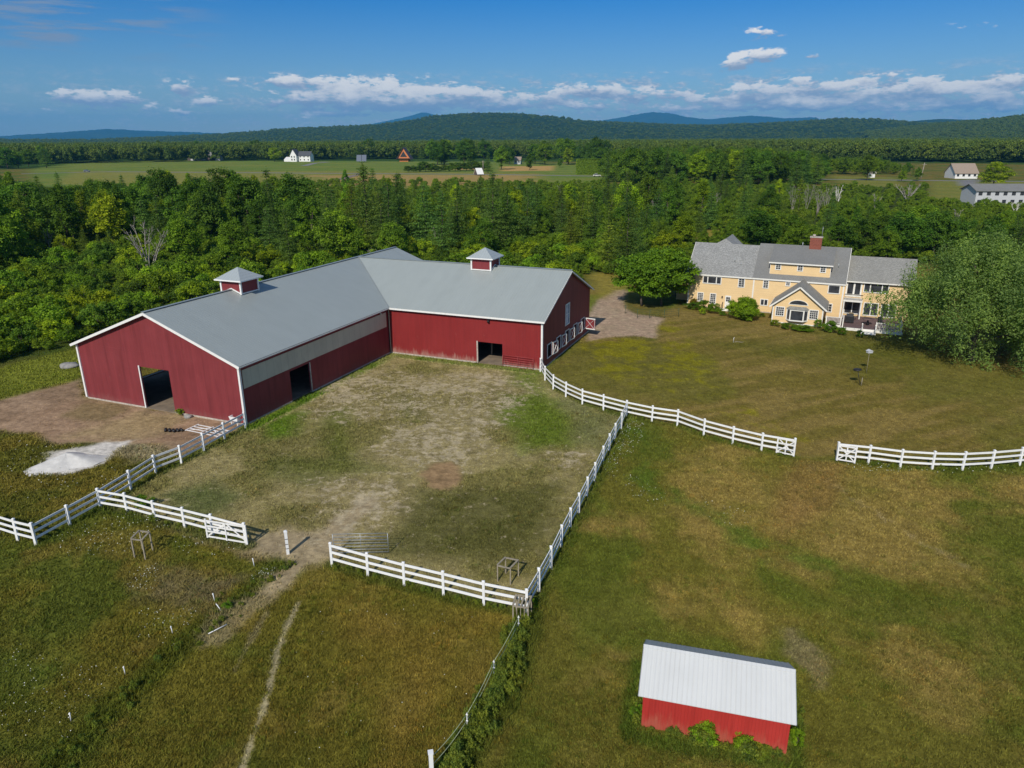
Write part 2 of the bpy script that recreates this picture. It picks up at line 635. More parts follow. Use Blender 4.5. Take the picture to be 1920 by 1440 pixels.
def shingle(name, col, var=.3, sc_=3.5):
    m, g, b, o = newmat(name)
    co = objco(g)
    br = g.n.new('ShaderNodeTexBrick')
    g.l.new(g.mapping(co, (1, 1.1, 1)), br.inputs['Vector'])
    br.inputs['Scale'].default_value = sc_
    br.inputs['Color1'].default_value = (*tuple(c * (1 - var) for c in col), 1)
    br.inputs['Color2'].default_value = (*tuple(c * (1 + var) for c in col), 1)
    br.inputs['Mortar'].default_value = (*tuple(c * .6 for c in col), 1)
    br.inputs['Mortar Size'].default_value = 0.012
    n = g.noise(co, 5.0, 5, .7)
    c = g.mix(g.maprange(n, .3, .7, 0, .5), br.outputs[0], tuple(c * (1 - var) for c in col))
    n2 = g.noise(co, .5, 3, .6)
    c = g.mix(g.maprange(n2, .4, .7, 0, .35), c, tuple(c * .65 for c in col))
    g.put(b.inputs['Base Color'], c)
    b.inputs['Roughness'].default_value = 0.9
    bump(g, b, br.outputs[1], 0.3, 0.01)
    return m


M_shing = shingle('grey_shingles', (0.31, 0.31, 0.295), .36)
M_shing2 = shingle('smooth_grey_shingles', (0.215, 0.215, 0.205), .12)
M_shing3 = shingle('tan_grey_shingles', (0.29, 0.285, 0.26), .28)
M_shingd = shingle('charcoal_shingles', (0.09, 0.095, 0.105), .2)


def leafmat(name, col, dry=(0.12, 0.11, 0.03), trans=0.32, hue=0.5):
    m, g, b, out = newmat(name)
    a = g.n.new('ShaderNodeAttribute')
    a.attribute_name = 'tint'
    oi = g.n.new('ShaderNodeObjectInfo')
    t = a.outputs['Fac']
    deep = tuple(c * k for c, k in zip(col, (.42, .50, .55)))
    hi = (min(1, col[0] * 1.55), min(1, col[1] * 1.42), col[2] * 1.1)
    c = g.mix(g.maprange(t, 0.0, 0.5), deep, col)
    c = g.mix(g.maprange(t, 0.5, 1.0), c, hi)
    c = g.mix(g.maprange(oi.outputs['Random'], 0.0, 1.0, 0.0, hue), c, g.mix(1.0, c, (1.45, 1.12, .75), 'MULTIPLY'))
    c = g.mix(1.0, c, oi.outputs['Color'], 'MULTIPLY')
    g.put(b.inputs['Base Color'], c)
    b.inputs['Roughness'].default_value = 0.6
    b.inputs['Specular IOR Level'].default_value = 0.12
    tr = g.n.new('ShaderNodeBsdfTranslucent')
    g.put(tr.inputs[0], g.mix(1.0, c, (1.5, 1.7, .55), 'MULTIPLY'))
    mx = g.n.new('ShaderNodeMixShader')
    mx.inputs[0].default_value = trans
    g.l.new(b.outputs[0], mx.inputs[1])
    g.l.new(tr.outputs[0], mx.inputs[2])
    g.l.new(mx.outputs[0], out.inputs[0])
    return m


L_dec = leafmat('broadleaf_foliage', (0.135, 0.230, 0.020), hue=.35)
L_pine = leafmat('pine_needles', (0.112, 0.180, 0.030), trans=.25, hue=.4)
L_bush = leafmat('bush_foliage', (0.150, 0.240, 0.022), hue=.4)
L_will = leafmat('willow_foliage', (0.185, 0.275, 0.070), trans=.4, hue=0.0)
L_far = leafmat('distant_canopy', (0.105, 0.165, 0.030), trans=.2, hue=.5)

# ------------------------------------------------------------------ ground
BARN_RZ = -0.3873
BU = np.array([math.cos(BARN_RZ), math.sin(BARN_RZ)])
BV = np.array([-math.sin(BARN_RZ), math.cos(BARN_RZ)])      # local +Y (away)
BP = np.array([-12.828, 73.237])
BL1, BW1, BL2, BW2, BHE, BHR = 21.92, 17.47, 16.99, 16.24, 5.1, 8.43


def barn_w(x, y):
    p = BP + BU * x + BV * y
    return (p[0], p[1])


F_arc = [(1013, 697), (1021.7, 713), (1037, 730), (1060.7, 744), (1091.7, 758.5), (1131, 769.5), (1174.5, 781), (1221.8, 791.3), (1269.5, 798.5), (1319, 817), (1373, 832), (1427, 845), (1487, 856)]
F_mid = [(1174.5, 781), (1164, 806), (1152.5, 826), (1142, 847), (1130, 871), (1115, 903.5), (1100, 932.5), (1085, 963), (1069, 992), (1052, 1026), (1033, 1067), (1010.5, 1110), (987, 1152)]
F_low = [(987, 1152), (907, 1135.4), (831.6, 1116), (758, 1098), (690, 1080), (623, 1061)]
F_left = [(461, 803), (422, 824), (383, 846), (340.7, 869), (293, 888), (246, 919), (190, 954), (131.7, 987), (68, 1022)]
F_left2 = [(68, 1022), (34, 1013.5), (-2, 1002), (-40, 993)]
F_gate = [(190, 954), (239, 963), (292, 978), (347, 991), (400, 1005), (462, 1022)]
F_right = [(1568.5, 863), (1627.5, 869), (1687, 877), (1747, 881), (1803.6, 882), (1857.8, 879), (1910.6, 874), (1965, 868)]

WOODS_PX = [(-80, 700), (0, 684), (138, 652), (165, 640), (430, 575), (760, 545), (1095, 530), (1115, 512), (1180, 528), (1290, 550), (1300, 500), (1500, 492), (1700, 492),
            (1990, 520), (1990, 372), (1840, 392), (1740, 380), (1740, 350), (1560, 352), (1130, 345), (600, 342), (-60, 338)]


def ground_fields(X, Y):
    """returns albedo (N,3), tuft height (N), tuft density (N)"""
    N = X.shape[0]
    n0 = fbm(X / 14, Y / 14, 3)
    n1 = fbm(X / 4.2, Y / 4.2, 5, 5, .6)
    n2 = fbm(X / 1.1, Y / 1.1, 9, 4, .6)
    n3 = fbm(X / .35, Y / .35, 19, 2, .6)
    st = fbm((X * .92 + Y * .38) / 6, (-X * .38 + Y * .92) / .9, 29, 4)      # mowing streaks
    C = np.zeros((N, 3))
    H = np.full(N, .10)
    D = np.full(N, .8)
    BARE = np.full(N, -2.0)

    def over(col, m):
        C[:] = C * (1 - m[:, None]) + np.asarray(col) * m[:, None]

    olive = lin(105, 99, 46)
    dry = lin(147, 118, 62)
    green = lin(86, 99, 38)
    lush = lin(84, 112, 30)
    bare = lin(168, 150, 118)
    brown = lin(118, 98, 66)
    # default: far meadow
    C[:] = olive
    over(green, sstep(.42, .62, n0))
    over(dry, sstep(.50, .74, n1) * .55)
    # right pasture
    P = G([(1174, 781), (1490, 857), (1568, 866), (2100, 868), (2100, 1600), (700, 1600), (985, 1150)])
    m = sstep(.4, -.4, sdf(X, Y, P))
    over(lin(108, 103, 42), m)
    over(lin(142, 122, 66), m * sstep(.43, .63, n1 * .6 + n0 * .4) * .85)
    over(lin(90, 98, 34), m * sstep(.50, .66, fbm(X / 5, Y / 5, 77)) * .8)
    H = np.where(m > .5, .10, H)
    gl = sdline(X, Y, G([(1190, 790), (1180, 880), (1260, 930), (1360, 985), (1450, 1040), (1540, 1060)]))
    over(lin(76, 100, 30), m * sstep(1.9, .3, gl + (n1 - .5) * 4.5) * .75 * sstep(.35, .6, n2 * .5 + n1 * .5))
    dl = sdline(X, Y, G([(1520, 875), (1600, 935), (1700, 1000), (1810, 1060)]))
    over(bare * .8, m * sstep(.6, .0, dl + (n2 - .5) * 1.6 + (n3 - .5)) * .55 * sstep(.42, .6, n3 * .5 + n2 * .5))
    d2 = sdf(X, Y, G([(1500, 868), (1580, 870), (1560, 960), (1460, 1010), (1440, 960)]))
    over(lin(140, 110, 66), m * sstep(1.0, -1.0, d2 + (n1 - .5) * 4) * .6)
    d3 = sdf(X, Y, G([(1480, 1180), (1560, 1240), (1570, 1310), (1520, 1300), (1470, 1220)]))
    over(bare * .75, m * sstep(.2, -.6, d3 + (n2 - .5) * 1.5) * .5)
    # house lawn
    P = G([(1030, 690), (1103, 628), (1230, 640), (1240, 590), (1290, 560), (2100, 560), (2100, 868), (1568, 866), (1490, 857), (1174, 779), (1060, 742)])
    m = sstep(.5, -.5, sdf(X, Y, P))
    over(lin(114, 102, 48), m)
    over(lin(138, 118, 68), m * sstep(.42, .62, st) * .65)
    over(lin(102, 100, 42), m * sstep(.48, .6, n0) * .7)
    yl = sdf(X, Y, G([(1090, 640), (1260, 600), (1330, 660), (1400, 760), (1520, 830), (1470, 840), (1350, 760), (1280, 750), (1120, 700), (1060, 690)]))
    over(lin(124, 118, 26), m * sstep(1.0, -1.5, yl + (n1 - .5) * 6) * sstep(.46, .60, n2 * .5 + n1 * .5) * .85)
    yl = sdf(X, Y, G([(1300, 640), (1500, 640), (1740, 640), (1680, 720), (1560, 690)]))
    over(lin(88, 90, 30), m * sstep(2, -2, yl + (n1 - .5) * 5) * .6)
    H = np.where(m > .5, .045, H)
    # lower-left pasture
    P = G([(-500, 1010), (68, 1022), (190, 956), (300, 978), (462, 1024), (540, 1042), (622, 1062), (987, 1152), (960, 1180), (820, 1440), (700, 1700), (-900, 1700)])
    m = sstep(.4, -.4, sdf(X, Y, P))
    over(lin(112, 104, 40), m)
    over(lin(88, 98, 36), m * sstep(.44, .6, n1 * .5 + n0 * .5) * .8)
    over(lin(128, 112, 52), m * sstep(.54, .7, fbm(X / 3.2, Y / 3.2, 55)) * .7)
    dr = sdf(X, Y, G([(620, 1130), (940, 1150), (900, 1280), (820, 1440), (640, 1600), (700, 1300)]))
    over(lin(136, 114, 50), m * sstep(1.0, -2.0, dr + (n1 - .5) * 6) * .6)
    dr = sdf(X, Y, G([(280, 1060), (470, 1080), (420, 1150), (260, 1130)]))
    over(lin(120, 108, 80), m * sstep(.5, -1.5, dr + (n2 - .5) * 3) * .7)
    H = np.where(m > .5, .12, H)
    wl = sdline(X, Y, G([(545, 1045), (470, 1110), (380, 1180), (280, 1270), (170, 1370), (60, 1470), (-60, 1600)]))
    k = m * sstep(1.0, .2, wl + (n1 - .5) * 1.4)
    over(lin(84, 92, 28), k * .7)
    H = H + .12 * k
    # left field between the yard and fence
    P = G([(-400, 800), (0, 800), (100, 830), (345, 852), (440, 806), (190, 950), (68, 1018), (-400, 1000)])
    m = sstep(.5, -.5, sdf(X, Y, P) + (n1 - .5) * 1.5)
    over(lin(100, 98, 38), m)
    over(lin(122, 108, 46), m * sstep(.5, .62, n1) * .7)
    H = np.where(m > .5, .16, H)
    # grass strip left of the barn
    P = G([(-400, 680), (0, 690), (150, 650), (155, 712), (0, 752), (-400, 790)])
    m = sstep(.6, -.6, sdf(X, Y, P) + (n1 - .5) * 2)
    over(lin(118, 122, 44), m)
    H = np.where(m > .5, .16, H)
    # left dirt yard
    P = G([(-400, 790), (0, 750), (150, 712), (165, 748), (460, 792), (452, 806), (345, 850), (240, 826), (100, 832), (60, 812), (0, 806), (-400, 850)])
    m = sstep(.7, -.5, sdf(X, Y, P) + (n1 - .5) * 2.2)
    over(lin(158, 132, 106), m)
    over(lin(128, 104, 80), m * sstep(.5, .62, n1) * .5)
    dd = sdf(X, Y, G([(250, 770), (350, 775), (330, 800), (250, 830), (120, 820)]))
    over(lin(160, 142, 100), m * sstep(1, -1.5, dd + (n2 - .5) * 3) * .6)
    dd = sdf(X, Y, G([(150, 745), (250, 765), (200, 790), (120, 780)]))
    over(lin(112, 102, 62), m * sstep(.5, -1.0, dd + (n1 - .5) * 3) * .6)
    dd = sdf(X, Y, G([(210, 826), (330, 830), (340, 852), (250, 870), (190, 850)]))
    over(lin(160, 145, 118), sstep(.5, -1.0, dd + (n2 - .5) * 2.5) * .7)
    H = np.where(m > .5, .03, H)
    D = np.where(m > .5, .12, D)
    sp = sdf(X, Y, G([(68, 885), (90, 850), (150, 838), (200, 828), (250, 826), (215, 846), (190, 868), (140, 888), (90, 892)]))
    k = sstep(.25, -.25, sp + (n2 - .5) * 1.2)
    over(lin(205, 200, 190), k)
    D = np.where(k > .4, 0, D)
    # paddock
    P = G([(461, 800), (731, 662), (1013, 696), (1037, 732), (1091, 760), (1174, 782), (1130, 871), (1069, 992), (987, 1150), (623, 1060), (540, 1042), (462, 1020), (190, 952)])
    pd = sdf(X, Y, P)
    m = sstep(.35, -.35, pd)
    over(lin(148, 136, 92), m)
    over(lin(116, 110, 60), m * sstep(.42, .60, n1) * .75)
    pale = sstep(.50, .62, fbm(X / 2.2, Y / 2.2, 91, 5, .65))
    zone = np.zeros(N)
    for poly in ([(560, 730), (700, 690), (960, 700), (1010, 730), (960, 800), (880, 880), (820, 800), (700, 800), (560, 790)],
                 [(700, 770), (880, 790), (900, 860), (860, 920), (780, 880), (690, 850)],
                 [(600, 900), (760, 890), (780, 960), (680, 1010), (560, 1030), (540, 980)],
                 [(990, 830), (1120, 850), (1110, 900), (1020, 880)]):
        zone = np.maximum(zone, sstep(1.2, -1.8, sdf(X, Y, G(poly)) + (n1 - .5) * 4))
    over(lin(140, 126, 88), m * zone * .5)
    BARE[:] = np.where(m > .5, .10 + m * zone * (.34 + .30 * pale), -2)
    for poly, col, k in (([(930, 735), (1020, 740), (1100, 790), (1080, 840), (980, 850), (930, 790)], lin(92, 110, 30), .85),
                         ([(600, 770), (660, 760), (680, 830), (640, 880), (590, 850)], lin(96, 104, 40), .7),
                         ([(720, 740), (790, 735), (800, 790), (740, 800)], lin(98, 100, 48), .6),
                         ([(960, 690), (1020, 700), (1010, 740), (960, 720)], lin(96, 116, 34), .7),
                         ([(470, 800), (520, 775), (580, 770), (560, 820), (490, 830)], lin(88, 116, 20), .85),
                         ([(480, 850), (650, 850), (720, 880), (600, 900), (480, 900)], lin(90, 98, 42), .6),
                         ([(300, 930), (400, 900), (460, 930), (380, 965)], lin(72, 90, 42), .7),
                         ([(1060, 740), (1160, 780), (1130, 850), (1060, 820)], lin(110, 112, 70), .8),
                         ([(780, 920), (1060, 900), (1040, 1000), (980, 1060), (700, 1040), (760, 960)], lin(86, 86, 42), .75)):
        over(col, m * sstep(1.0, -1.4, sdf(X, Y, G(poly)) + (n1 - .5) * 3.5) * k)
    pit = sdf(X, Y, G([(800, 872), (845, 866), (865, 885), (862, 910), (830, 918), (792, 905)]))
    k = m * sstep(.35, -.35, pit + (n2 - .5) * 1.2)
    over(lin(152, 124, 90), k * .95)
    BARE[:] = np.where(k > .3, -2, BARE)
    H = np.where(m > .5, .055 + .05 * sstep(.5, .6, n1), H)
    D = np.where(m > .5, .75 - .5 * zone - .15 * zone * pale, D)
    D = np.where(k > .4, 0.0, D)
    wall = sdline(X, Y, [barn_w(0, -BL1), barn_w(0, 0), barn_w(BL2, 0)])
    k = m * sstep(1.7, 1.0, wall)
    over(lin(92, 118, 28), k * (.45 + .5 * sstep(.4, .6, n1)))
    H = H + .08 * k
    k = m * sstep(.14, .05, np.abs(wall - 1.35) + (n2 - .5) * .12)
    over(lin(170, 160, 110), k * .75)
    # gateway and worn paths
    gp = sdline(X, Y, G([(690, 940), (620, 1000), (575, 1045), (520, 1100), (440, 1155), (400, 1190)]))
    wdt = sdf(X, Y, G([(470, 1000), (540, 990), (640, 1000), (625, 1050), (560, 1075), (520, 1050), (460, 1040)]))
    k = np.maximum(sstep(1.1, .35, gp + (n2 - .5) * 1.0) * (.55 + .45 * sstep(29, 32, Y + (n2 - .5) * 3)), sstep(.8, -.8, wdt + (n2 - .5) * 1.6))
    over(lin(164, 146, 114), k * .95)
    D = D * (1 - k * .95)
    g2 = sdline(X, Y, G([(290, 975), (350, 1000), (420, 1020), (480, 1050)]))
    over(lin(140, 122, 88), sstep(.6, .1, g2 + (n2 - .5) * .9) * .6)
    tr = sdline(X, Y, G([(560, 1130), (540, 1170), (522, 1215), (505, 1290), (488, 1345), (470, 1395), (452, 1450), (430, 1540)]))
    k = sstep(.20, .05, tr + (n3 - .5) * .26 + (n2 - .5) * .14)
    over(lin(168, 156, 120), k * .9)
    D = D * (1 - k * .8)
    tr = sdline(X, Y, G([(500, 1150), (470, 1200), (440, 1260)]))
    over(lin(150, 136, 100), sstep(.22, .05, tr + (n2 - .5) * .5) * .6)
    # lush strips along fences
    for ln, w, up in ((F_mid, .8, .15), (F_low, .7, .12), (F_gate, .8, .15), (F_left, .6, .10), (F_arc[5:], .55, .10), (F_right, .55, .1),
                      ([(985, 1165), (975, 1230), (940, 1310), (895, 1380), (850, 1460), (800, 1560)], 1.0, .28)):
        dl = sdline(X, Y, G(ln))
        k = sstep(w, w * .3, dl + (n2 - .5) * .7)
        over(lin(80, 94, 32), k * .6)
        H = H + up * .8 * k * (.4 + n2)
        D = np.maximum(D, k)
    # round the shed
    SP = unproj(1202, 1362)
    sa = rad(-15.2)
    sq = [(-.3, -.6), (5.6, -.6), (5.6, 3.4), (-.5, 3.4)]
    sq = [(SP[0] + a * math.cos(sa) - b * math.sin(sa), SP[1] + a * math.sin(sa) + b * math.cos(sa)) for a, b in sq]
    dl = np.abs(sdf(X, Y, sq))
    k = sstep(.55, .1, dl + (n2 - .5) * .5)
    over(lin(78, 98, 30), k * .75)
    H = H + .15 * k
    # driveway by the barn end
    P = G([(1100, 640), (1104, 590), (1120, 562), (1152, 544), (1175, 543), (1168, 565), (1172, 578), (1196, 590), (1246, 597), (1232, 612), (1226, 634), (1190, 630), (1150, 632)])
    dd = sdf(X, Y, P)
    k = sstep(.5, -.5, dd + (n1 - .5) * 1.2)
    over(lin(170, 146, 122), k)
    over(lin(150, 136, 110), k * sstep(.5, .6, n2) * .4)
    D = np.where(k > .5, 0.0, D)
    P = G([(1104, 555), (1150, 530), (1180, 500), (1200, 520), (1165, 545), (1130, 560), (1104, 590)])
    k = sstep(1, -1, sdf(X, Y, P) + (n1 - .5) * 3) * (1 - k)
    over(lin(112, 116, 40), k * .8)
    # woods floor
    P = G(WOODS_PX)
    k = sstep(2.5, -2.5, sdf(X, Y, P) + (n0 - .5) * 6)
    over(lin(62, 74, 28), k)
    # openings with tall yellow grass
    for poly in ([(1310, 432), (1370, 430), (1380, 446), (1310, 452)], [(1100, 515), (1180, 500), (1200, 525), (1130, 560)], [(1520, 440), (1560, 440), (1560, 455), (1510, 455)]):
        over(lin(140, 126, 56), sstep(2, -2, sdf(X, Y, G(poly))) * .9)
    # ---- far fields
    far = sstep(330, 350, Y)
    R = np.hypot(X, Y)
    over(lin(58, 82, 34), sstep(700, 760, R))
    P = G([(60, 318), (130, 306), (200, 301), (560, 302), (900, 303), (1145, 308), (1145, 352), (560, 355), (60, 350)])
    k = sstep(8, -8, sdf(X, Y, P))
    over(lin(104, 122, 52), k)
    over(lin(124, 128, 58), k * sstep(.45, .6, fbm(X / 40, Y / 12, 41)) * .7)
    P = G([(140, 321), (600, 321), (900, 323), (1010, 324), (1040, 346), (560, 358), (100, 345)])
    k = sstep(6, -6, sdf(X, Y, P))
    over(lin(140, 130, 66), k * (.45 + .25 * n1))
    P = G([(590, 328), (1010, 328), (980, 348), (620, 348)])
    over(lin(168, 136, 84), sstep(6, -6, sdf(X, Y, P) + (n0 - .5) * 30) * .7)
    P = G([(940, 312), (1040, 311), (1035, 320), (940, 321)])
    over(lin(180, 146, 88), sstep(4, -4, sdf(X, Y, P)))
    P = G([(840, 310), (910, 309), (905, 318), (845, 318)])
    over(lin(170, 132, 80), sstep(4, -4, sdf(X, Y, P)))
    for poly in ([(1560, 330), (1680, 333), (1690, 350), (1590, 350)], [(1745, 338), (1960, 340), (1980, 392), (1820, 392), (1745, 388)]):
        k = sstep(4, -4, sdf(X, Y, G(poly)))
        over(lin(124, 122, 56), k)
        over(lin(106, 116, 50), k * sstep(.48, .52, .5 + .5 * np.sin((X * .5 + Y * .86) / 3.5)) * .5)
    P = G([(1795, 338), (1830, 336), (1834, 350), (1800, 348)])
    over(lin(132, 130, 130), sstep(3, -3, sdf(X, Y, P)))
    C *= (.82 + .36 * n3[:, None]) * (.88 + .24 * n2[:, None])
    ground_fields.bare = BARE
    return C, H, D


def ground_mat():
    m, g, b, o = newmat('ground_soil_and_turf')
    a = g.n.new('ShaderNodeAttribute')
    a.attribute_name = 'gcol'
    co = g.n.new('ShaderNodeNewGeometry').outputs['Position']
    n1 = g.noise(co, 3.0, 6, .7)
    n2 = g.noise(co, 14.0, 4, .7)
    n4 = g.noise(co, 1.1, 9, .72)
    v = g.math('ADD', g.maprange(n1, .25, .75, .66, 1.34), g.maprange(n2, .25, .75, -.25, .25))
    v = g.math('MULTIPLY', v, g.maprange(n4, .38, .62, .80, 1.22))
    h = g.n.new('ShaderNodeHueSaturation')
    h.inputs['Saturation'].default_value = 1.0
    g.put(h.inputs['Value'], v)
    br = g.n.new('ShaderNodeAttribute')
    br.attribute_name = 'bare'
    th = g.math('ADD', g.math('SUBTRACT', br.outputs['Fac'], .5), g.math('MULTIPLY', g.math('SUBTRACT', g.noise(co, 1.3, 12, .80), .5), 5.0))
    cc = g.mix(g.maprange(th, -.12, .30, 0, .88, True), a.outputs['Color'], tuple(lin(180, 165, 134)))
    g.put(h.inputs['Color'], cc)
    g.put(b.inputs['Base Color'], h.outputs[0])
    b.inputs['Roughness'].default_value = 1.0
    b.inputs['Specular IOR Level'].default_value = 0.05
    bump(g, b, g.math('ADD', n1, g.math('MULTIPLY', n2, .5)), 0.6, 0.08)
    return m


M_ground = ground_mat()


def build_ground():
    r = [3.0]
    while r[-1] < 900:
        r.append(r[-1] * 1.0055)
    while r[-1] < 48000:
        r.append(r[-1] * 1.08)
    r = np.array(r)
    a = np.concatenate([np.linspace(-PI, -.78, 40, endpoint=False), np.linspace(-.78, .78, 360, endpoint=False), np.linspace(.78, PI, 40)])
    nr, na = len(r), len(a)
    RR, AA = np.meshgrid(r, a, indexing='ij')
    X = (RR * np.sin(AA)).ravel()
    Y = (RR * np.cos(AA)).ravel()
    C, H, D = ground_fields(X, Y)
    Z = np.zeros_like(X)
    V = np.stack([X, Y, Z], 1)
    V = np.vstack([V, [[0, 0, 0]]])
    C = np.vstack([C, C[:1]])
    B = np.append(ground_fields.bare, -2.0)
    i = np.arange(nr - 1)[:, None] * na
    j = np.arange(na - 1)[None, :]
    F = np.stack([i + j, i + na + j, i + na + j + 1, i + j + 1], -1).reshape(-1, 4)[:, ::-1]
    # centre fan as quads (degenerate free: two neighbouring sectors per face)
    jj = np.arange(0, na - 2, 2)
    F2 = np.stack([np.full(len(jj), nr * na), jj + 2, jj + 1, jj], -1)
    F = np.vstack([F, F2])
    me = np_mesh('ground', V, F, M_ground, {'gcol': np.hstack([C, np.ones((len(C), 1))]), 'bare': B})
    o = bpy.data.objects.new('ground', me)
    link(o)
    tag(o, 'mown and grazed turf with bare soil patches', None, None, 'structure')
    # make faces look up
    if me.polygons[0].normal.z < 0:
        me.flip_normals()


build_ground()

# ------------------------------------------------------------------ grass tufts (stuff)


def tuft_mat():
    m, g, b, out = newmat('grass_blades')
    a = g.n.new('ShaderNodeAttribute')
    a.attribute_name = 'gcol'
    g.put(b.inputs['Base Color'], a.outputs['Color'])
    b.inputs['Roughness'].default_value = 0.8
    b.inputs['Specular IOR Level'].default_value = 0.1
    tr = g.n.new('ShaderNodeBsdfTranslucent')
    g.put(tr.inputs[0], a.outputs['Color'])
    mx = g.n.new('ShaderNodeMixShader')
    mx.inputs[0].default_value = .3
    g.l.new(b.outputs[0], mx.inputs[1])
    g.l.new(tr.outputs[0], mx.inputs[2])
    g.l.new(mx.outputs[0], out.inputs[0])
    return m


def barn_footprint(X, Y, g_=0.0):
    dx, dy = X - BP[0], Y - BP[1]
    lx = dx * BU[0] + dy * BU[1]
    ly = dx * BV[0] + dy * BV[1]
    return ((lx > -BW1 - .1 - g_) & (lx < .12) & (ly > -BL1 - .1) & (ly < BW2 + g_)) | ((lx > -1) & (lx < BL2 + .1 + g_) & (ly > -.12) & (ly < BW2 + g_))


def house_footprint(X, Y):
    h0, ha = unproj(1288, 573), rad(-25.57)
    dx, dy = X - h0[0], Y - h0[1]
    lx = dx * math.cos(ha) + dy * math.sin(ha)
    ly = -dx * math.sin(ha) + dy * math.cos(ha)
    return (lx > -5) & (lx < 30) & (ly > -8) & (ly < 15)


def build_grass():
    rng = np.random.default_rng(5)
    Mx = tuft_mat()
    N = 560000
    # more tufts close by than far off
    u = rng.random(N)
    r = 17.0 * (92.0 / 17.0) ** u
    a = rng.uniform(-.82, .82, N)
    X = r * np.sin(a)
    Y = r * np.cos(a)
    C, H, D = ground_fields(X, Y)
    keep = (rng.random(N) < D) & ~barn_footprint(X, Y)
    n1 = fbm(X / 1.6, Y / 1.6, 123, 3)
    keep &= rng.random(N) < (.35 + 1.1 * n1)
    X, Y, C, H = X[keep], Y[keep], C[keep], H[keep]
    n = len(X)
    sc_ = np.clip(np.hypot(X, Y) / 30, .8, 2.0)
    H = H * rng.uniform(.45, 1.5, n) * (.62 + .25 * sc_)
    nb = 3
    V = np.zeros((n, nb, 3, 3))
    for k in range(nb):
        th = rng.uniform(0, 2 * PI, n)
        ox = rng.normal(0, .05, n) * sc_
        oy = rng.normal(0, .05, n) * sc_
        w = rng.uniform(.012, .032, n) * sc_
        lx = rng.normal(0, .55, n) * H
        ly = rng.normal(0, .55, n) * H
        V[:, k, 0] = np.stack([X + ox - np.cos(th) * w, Y + oy - np.sin(th) * w, np.zeros(n)], 1)
        V[:, k, 1] = np.stack([X + ox + np.cos(th) * w, Y + oy + np.sin(th) * w, np.zeros(n)], 1)
        V[:, k, 2] = np.stack([X + ox + lx, Y + oy + ly, H * rng.uniform(.6, 1.1, n)], 1)
    br = rng.uniform(.75, 1.65, n) * 1.12
    CC = C * br[:, None]
    CC[:, 1] *= 1.04
    CC = np.repeat(np.clip(CC, 0, .9), nb * 3, axis=0)
    V = V.reshape(-1, 3)
    F = np.arange(len(V)).reshape(-1, 3)
    # tussocks: taller clumps standing out of the sward
    NT = 9000
    r = 17.0 * (80.0 / 17.0) ** rng.random(NT)
    a = rng.uniform(-.82, .82, NT)
    X = r * np.sin(a)
    Y = r * np.cos(a)
    C2, H2, D2 = ground_fields(X, Y)
    keep = (H2 > .09) & (D2 > .4) & ~barn_footprint(X, Y) & (fbm(X / 2.5, Y / 2.5, 201, 3) > .47)
    X, Y, C2, H2 = X[keep], Y[keep], C2[keep], H2[keep]
    nt, nbl = len(X), 22
    rad_ = rng.uniform(.10, .32, nt)
    an = rng.uniform(0, 2 * PI, (nt, nbl))
    rr_ = rad_[:, None] * np.sqrt(rng.random((nt, nbl)))
    bx_, by_ = X[:, None] + np.cos(an) * rr_, Y[:, None] + np.sin(an) * rr_
    hh_ = (H2[:, None] * rng.uniform(1.0, 2.1, (nt, nbl)) * (1 - rr_ / (rad_[:, None] * 1.6)))
    w_ = rng.uniform(.014, .03, (nt, nbl))
    th_ = rng.uniform(0, PI, (nt, nbl))
    VT = np.zeros((nt, nbl, 3, 3))
    VT[..., 0, 0], VT[..., 0, 1] = bx_ - np.cos(th_) * w_, by_ - np.sin(th_) * w_
    VT[..., 1, 0], VT[..., 1, 1] = bx_ + np.cos(th_) * w_, by_ + np.sin(th_) * w_
    VT[..., 2, 0] = bx_ + np.cos(an) * hh_ * .45
    VT[..., 2, 1] = by_ + np.sin(an) * hh_ * .45
    VT[..., 2, 2] = hh_
    cv = C2 * rng.uniform(.7, 1.45, (nt, 1)) * np.where(rng.random((nt, 1)) < .3, np.array([[1.25, 1.1, .9]]), np.array([[.8, 1.0, .8]]))
    CT = np.repeat(np.clip(cv * 1.15, 0, .9), nbl * 3, axis=0)
    V = np.vstack([V, VT.reshape(-1, 3)])
    CC = np.vstack([CC, CT])
    F = np.arange(len(V)).reshape(-1, 3)
    me = np_mesh('meadow_grass', V, F, Mx, {'gcol': np.hstack([CC, np.ones((len(CC), 1))])})
    o = bpy.data.objects.new('meadow_grass', me)
    link(o)
    tag(o, 'tufts of dry and green grass across the pastures', 'grass', None, 'stuff')
    # white clover and daisies
    rng = np.random.default_rng(8)
    pts = []
    for poly, cnt in (([(100, 1010), (250, 960), (330, 980), (240, 1040), (120, 1050)], 170), ([(1175, 790), (1215, 800), (1190, 850), (1140, 900), (1135, 870)], 170),
                      ([(1130, 880), (1200, 900), (1260, 935), (1240, 960), (1160, 920)], 60), ([(240, 1075), (300, 1060), (290, 1110), (240, 1110)], 60),
                      ([(480, 1075), (520, 1065), (510, 1085), (470, 1090)], 60), ([(0, 1200), (200, 1260), (260, 1220), (120, 1400), (0, 1380)], 120),
                      ([(260, 1150), (380, 1140), (330, 1220), (260, 1200)], 70), ([(40, 820), (240, 890), (200, 940), (60, 960), (0, 900)], 90),
                      ([(1568, 868), (1900, 880), (1900, 892), (1600, 888)], 90), ([(330, 1000), (460, 1030), (400, 1050), (330, 1040)], 40),
                      ([(620, 1110), (900, 1150), (900, 1440), (500, 1440), (560, 1200)], 60), ([(1300, 930), (1400, 960), (1420, 1000), (1330, 980)], 40)):
        P = np.array(G(poly))
        lo, hi = P.min(0), P.max(0)
        q = rng.uniform(lo, hi, (cnt * 4, 2))
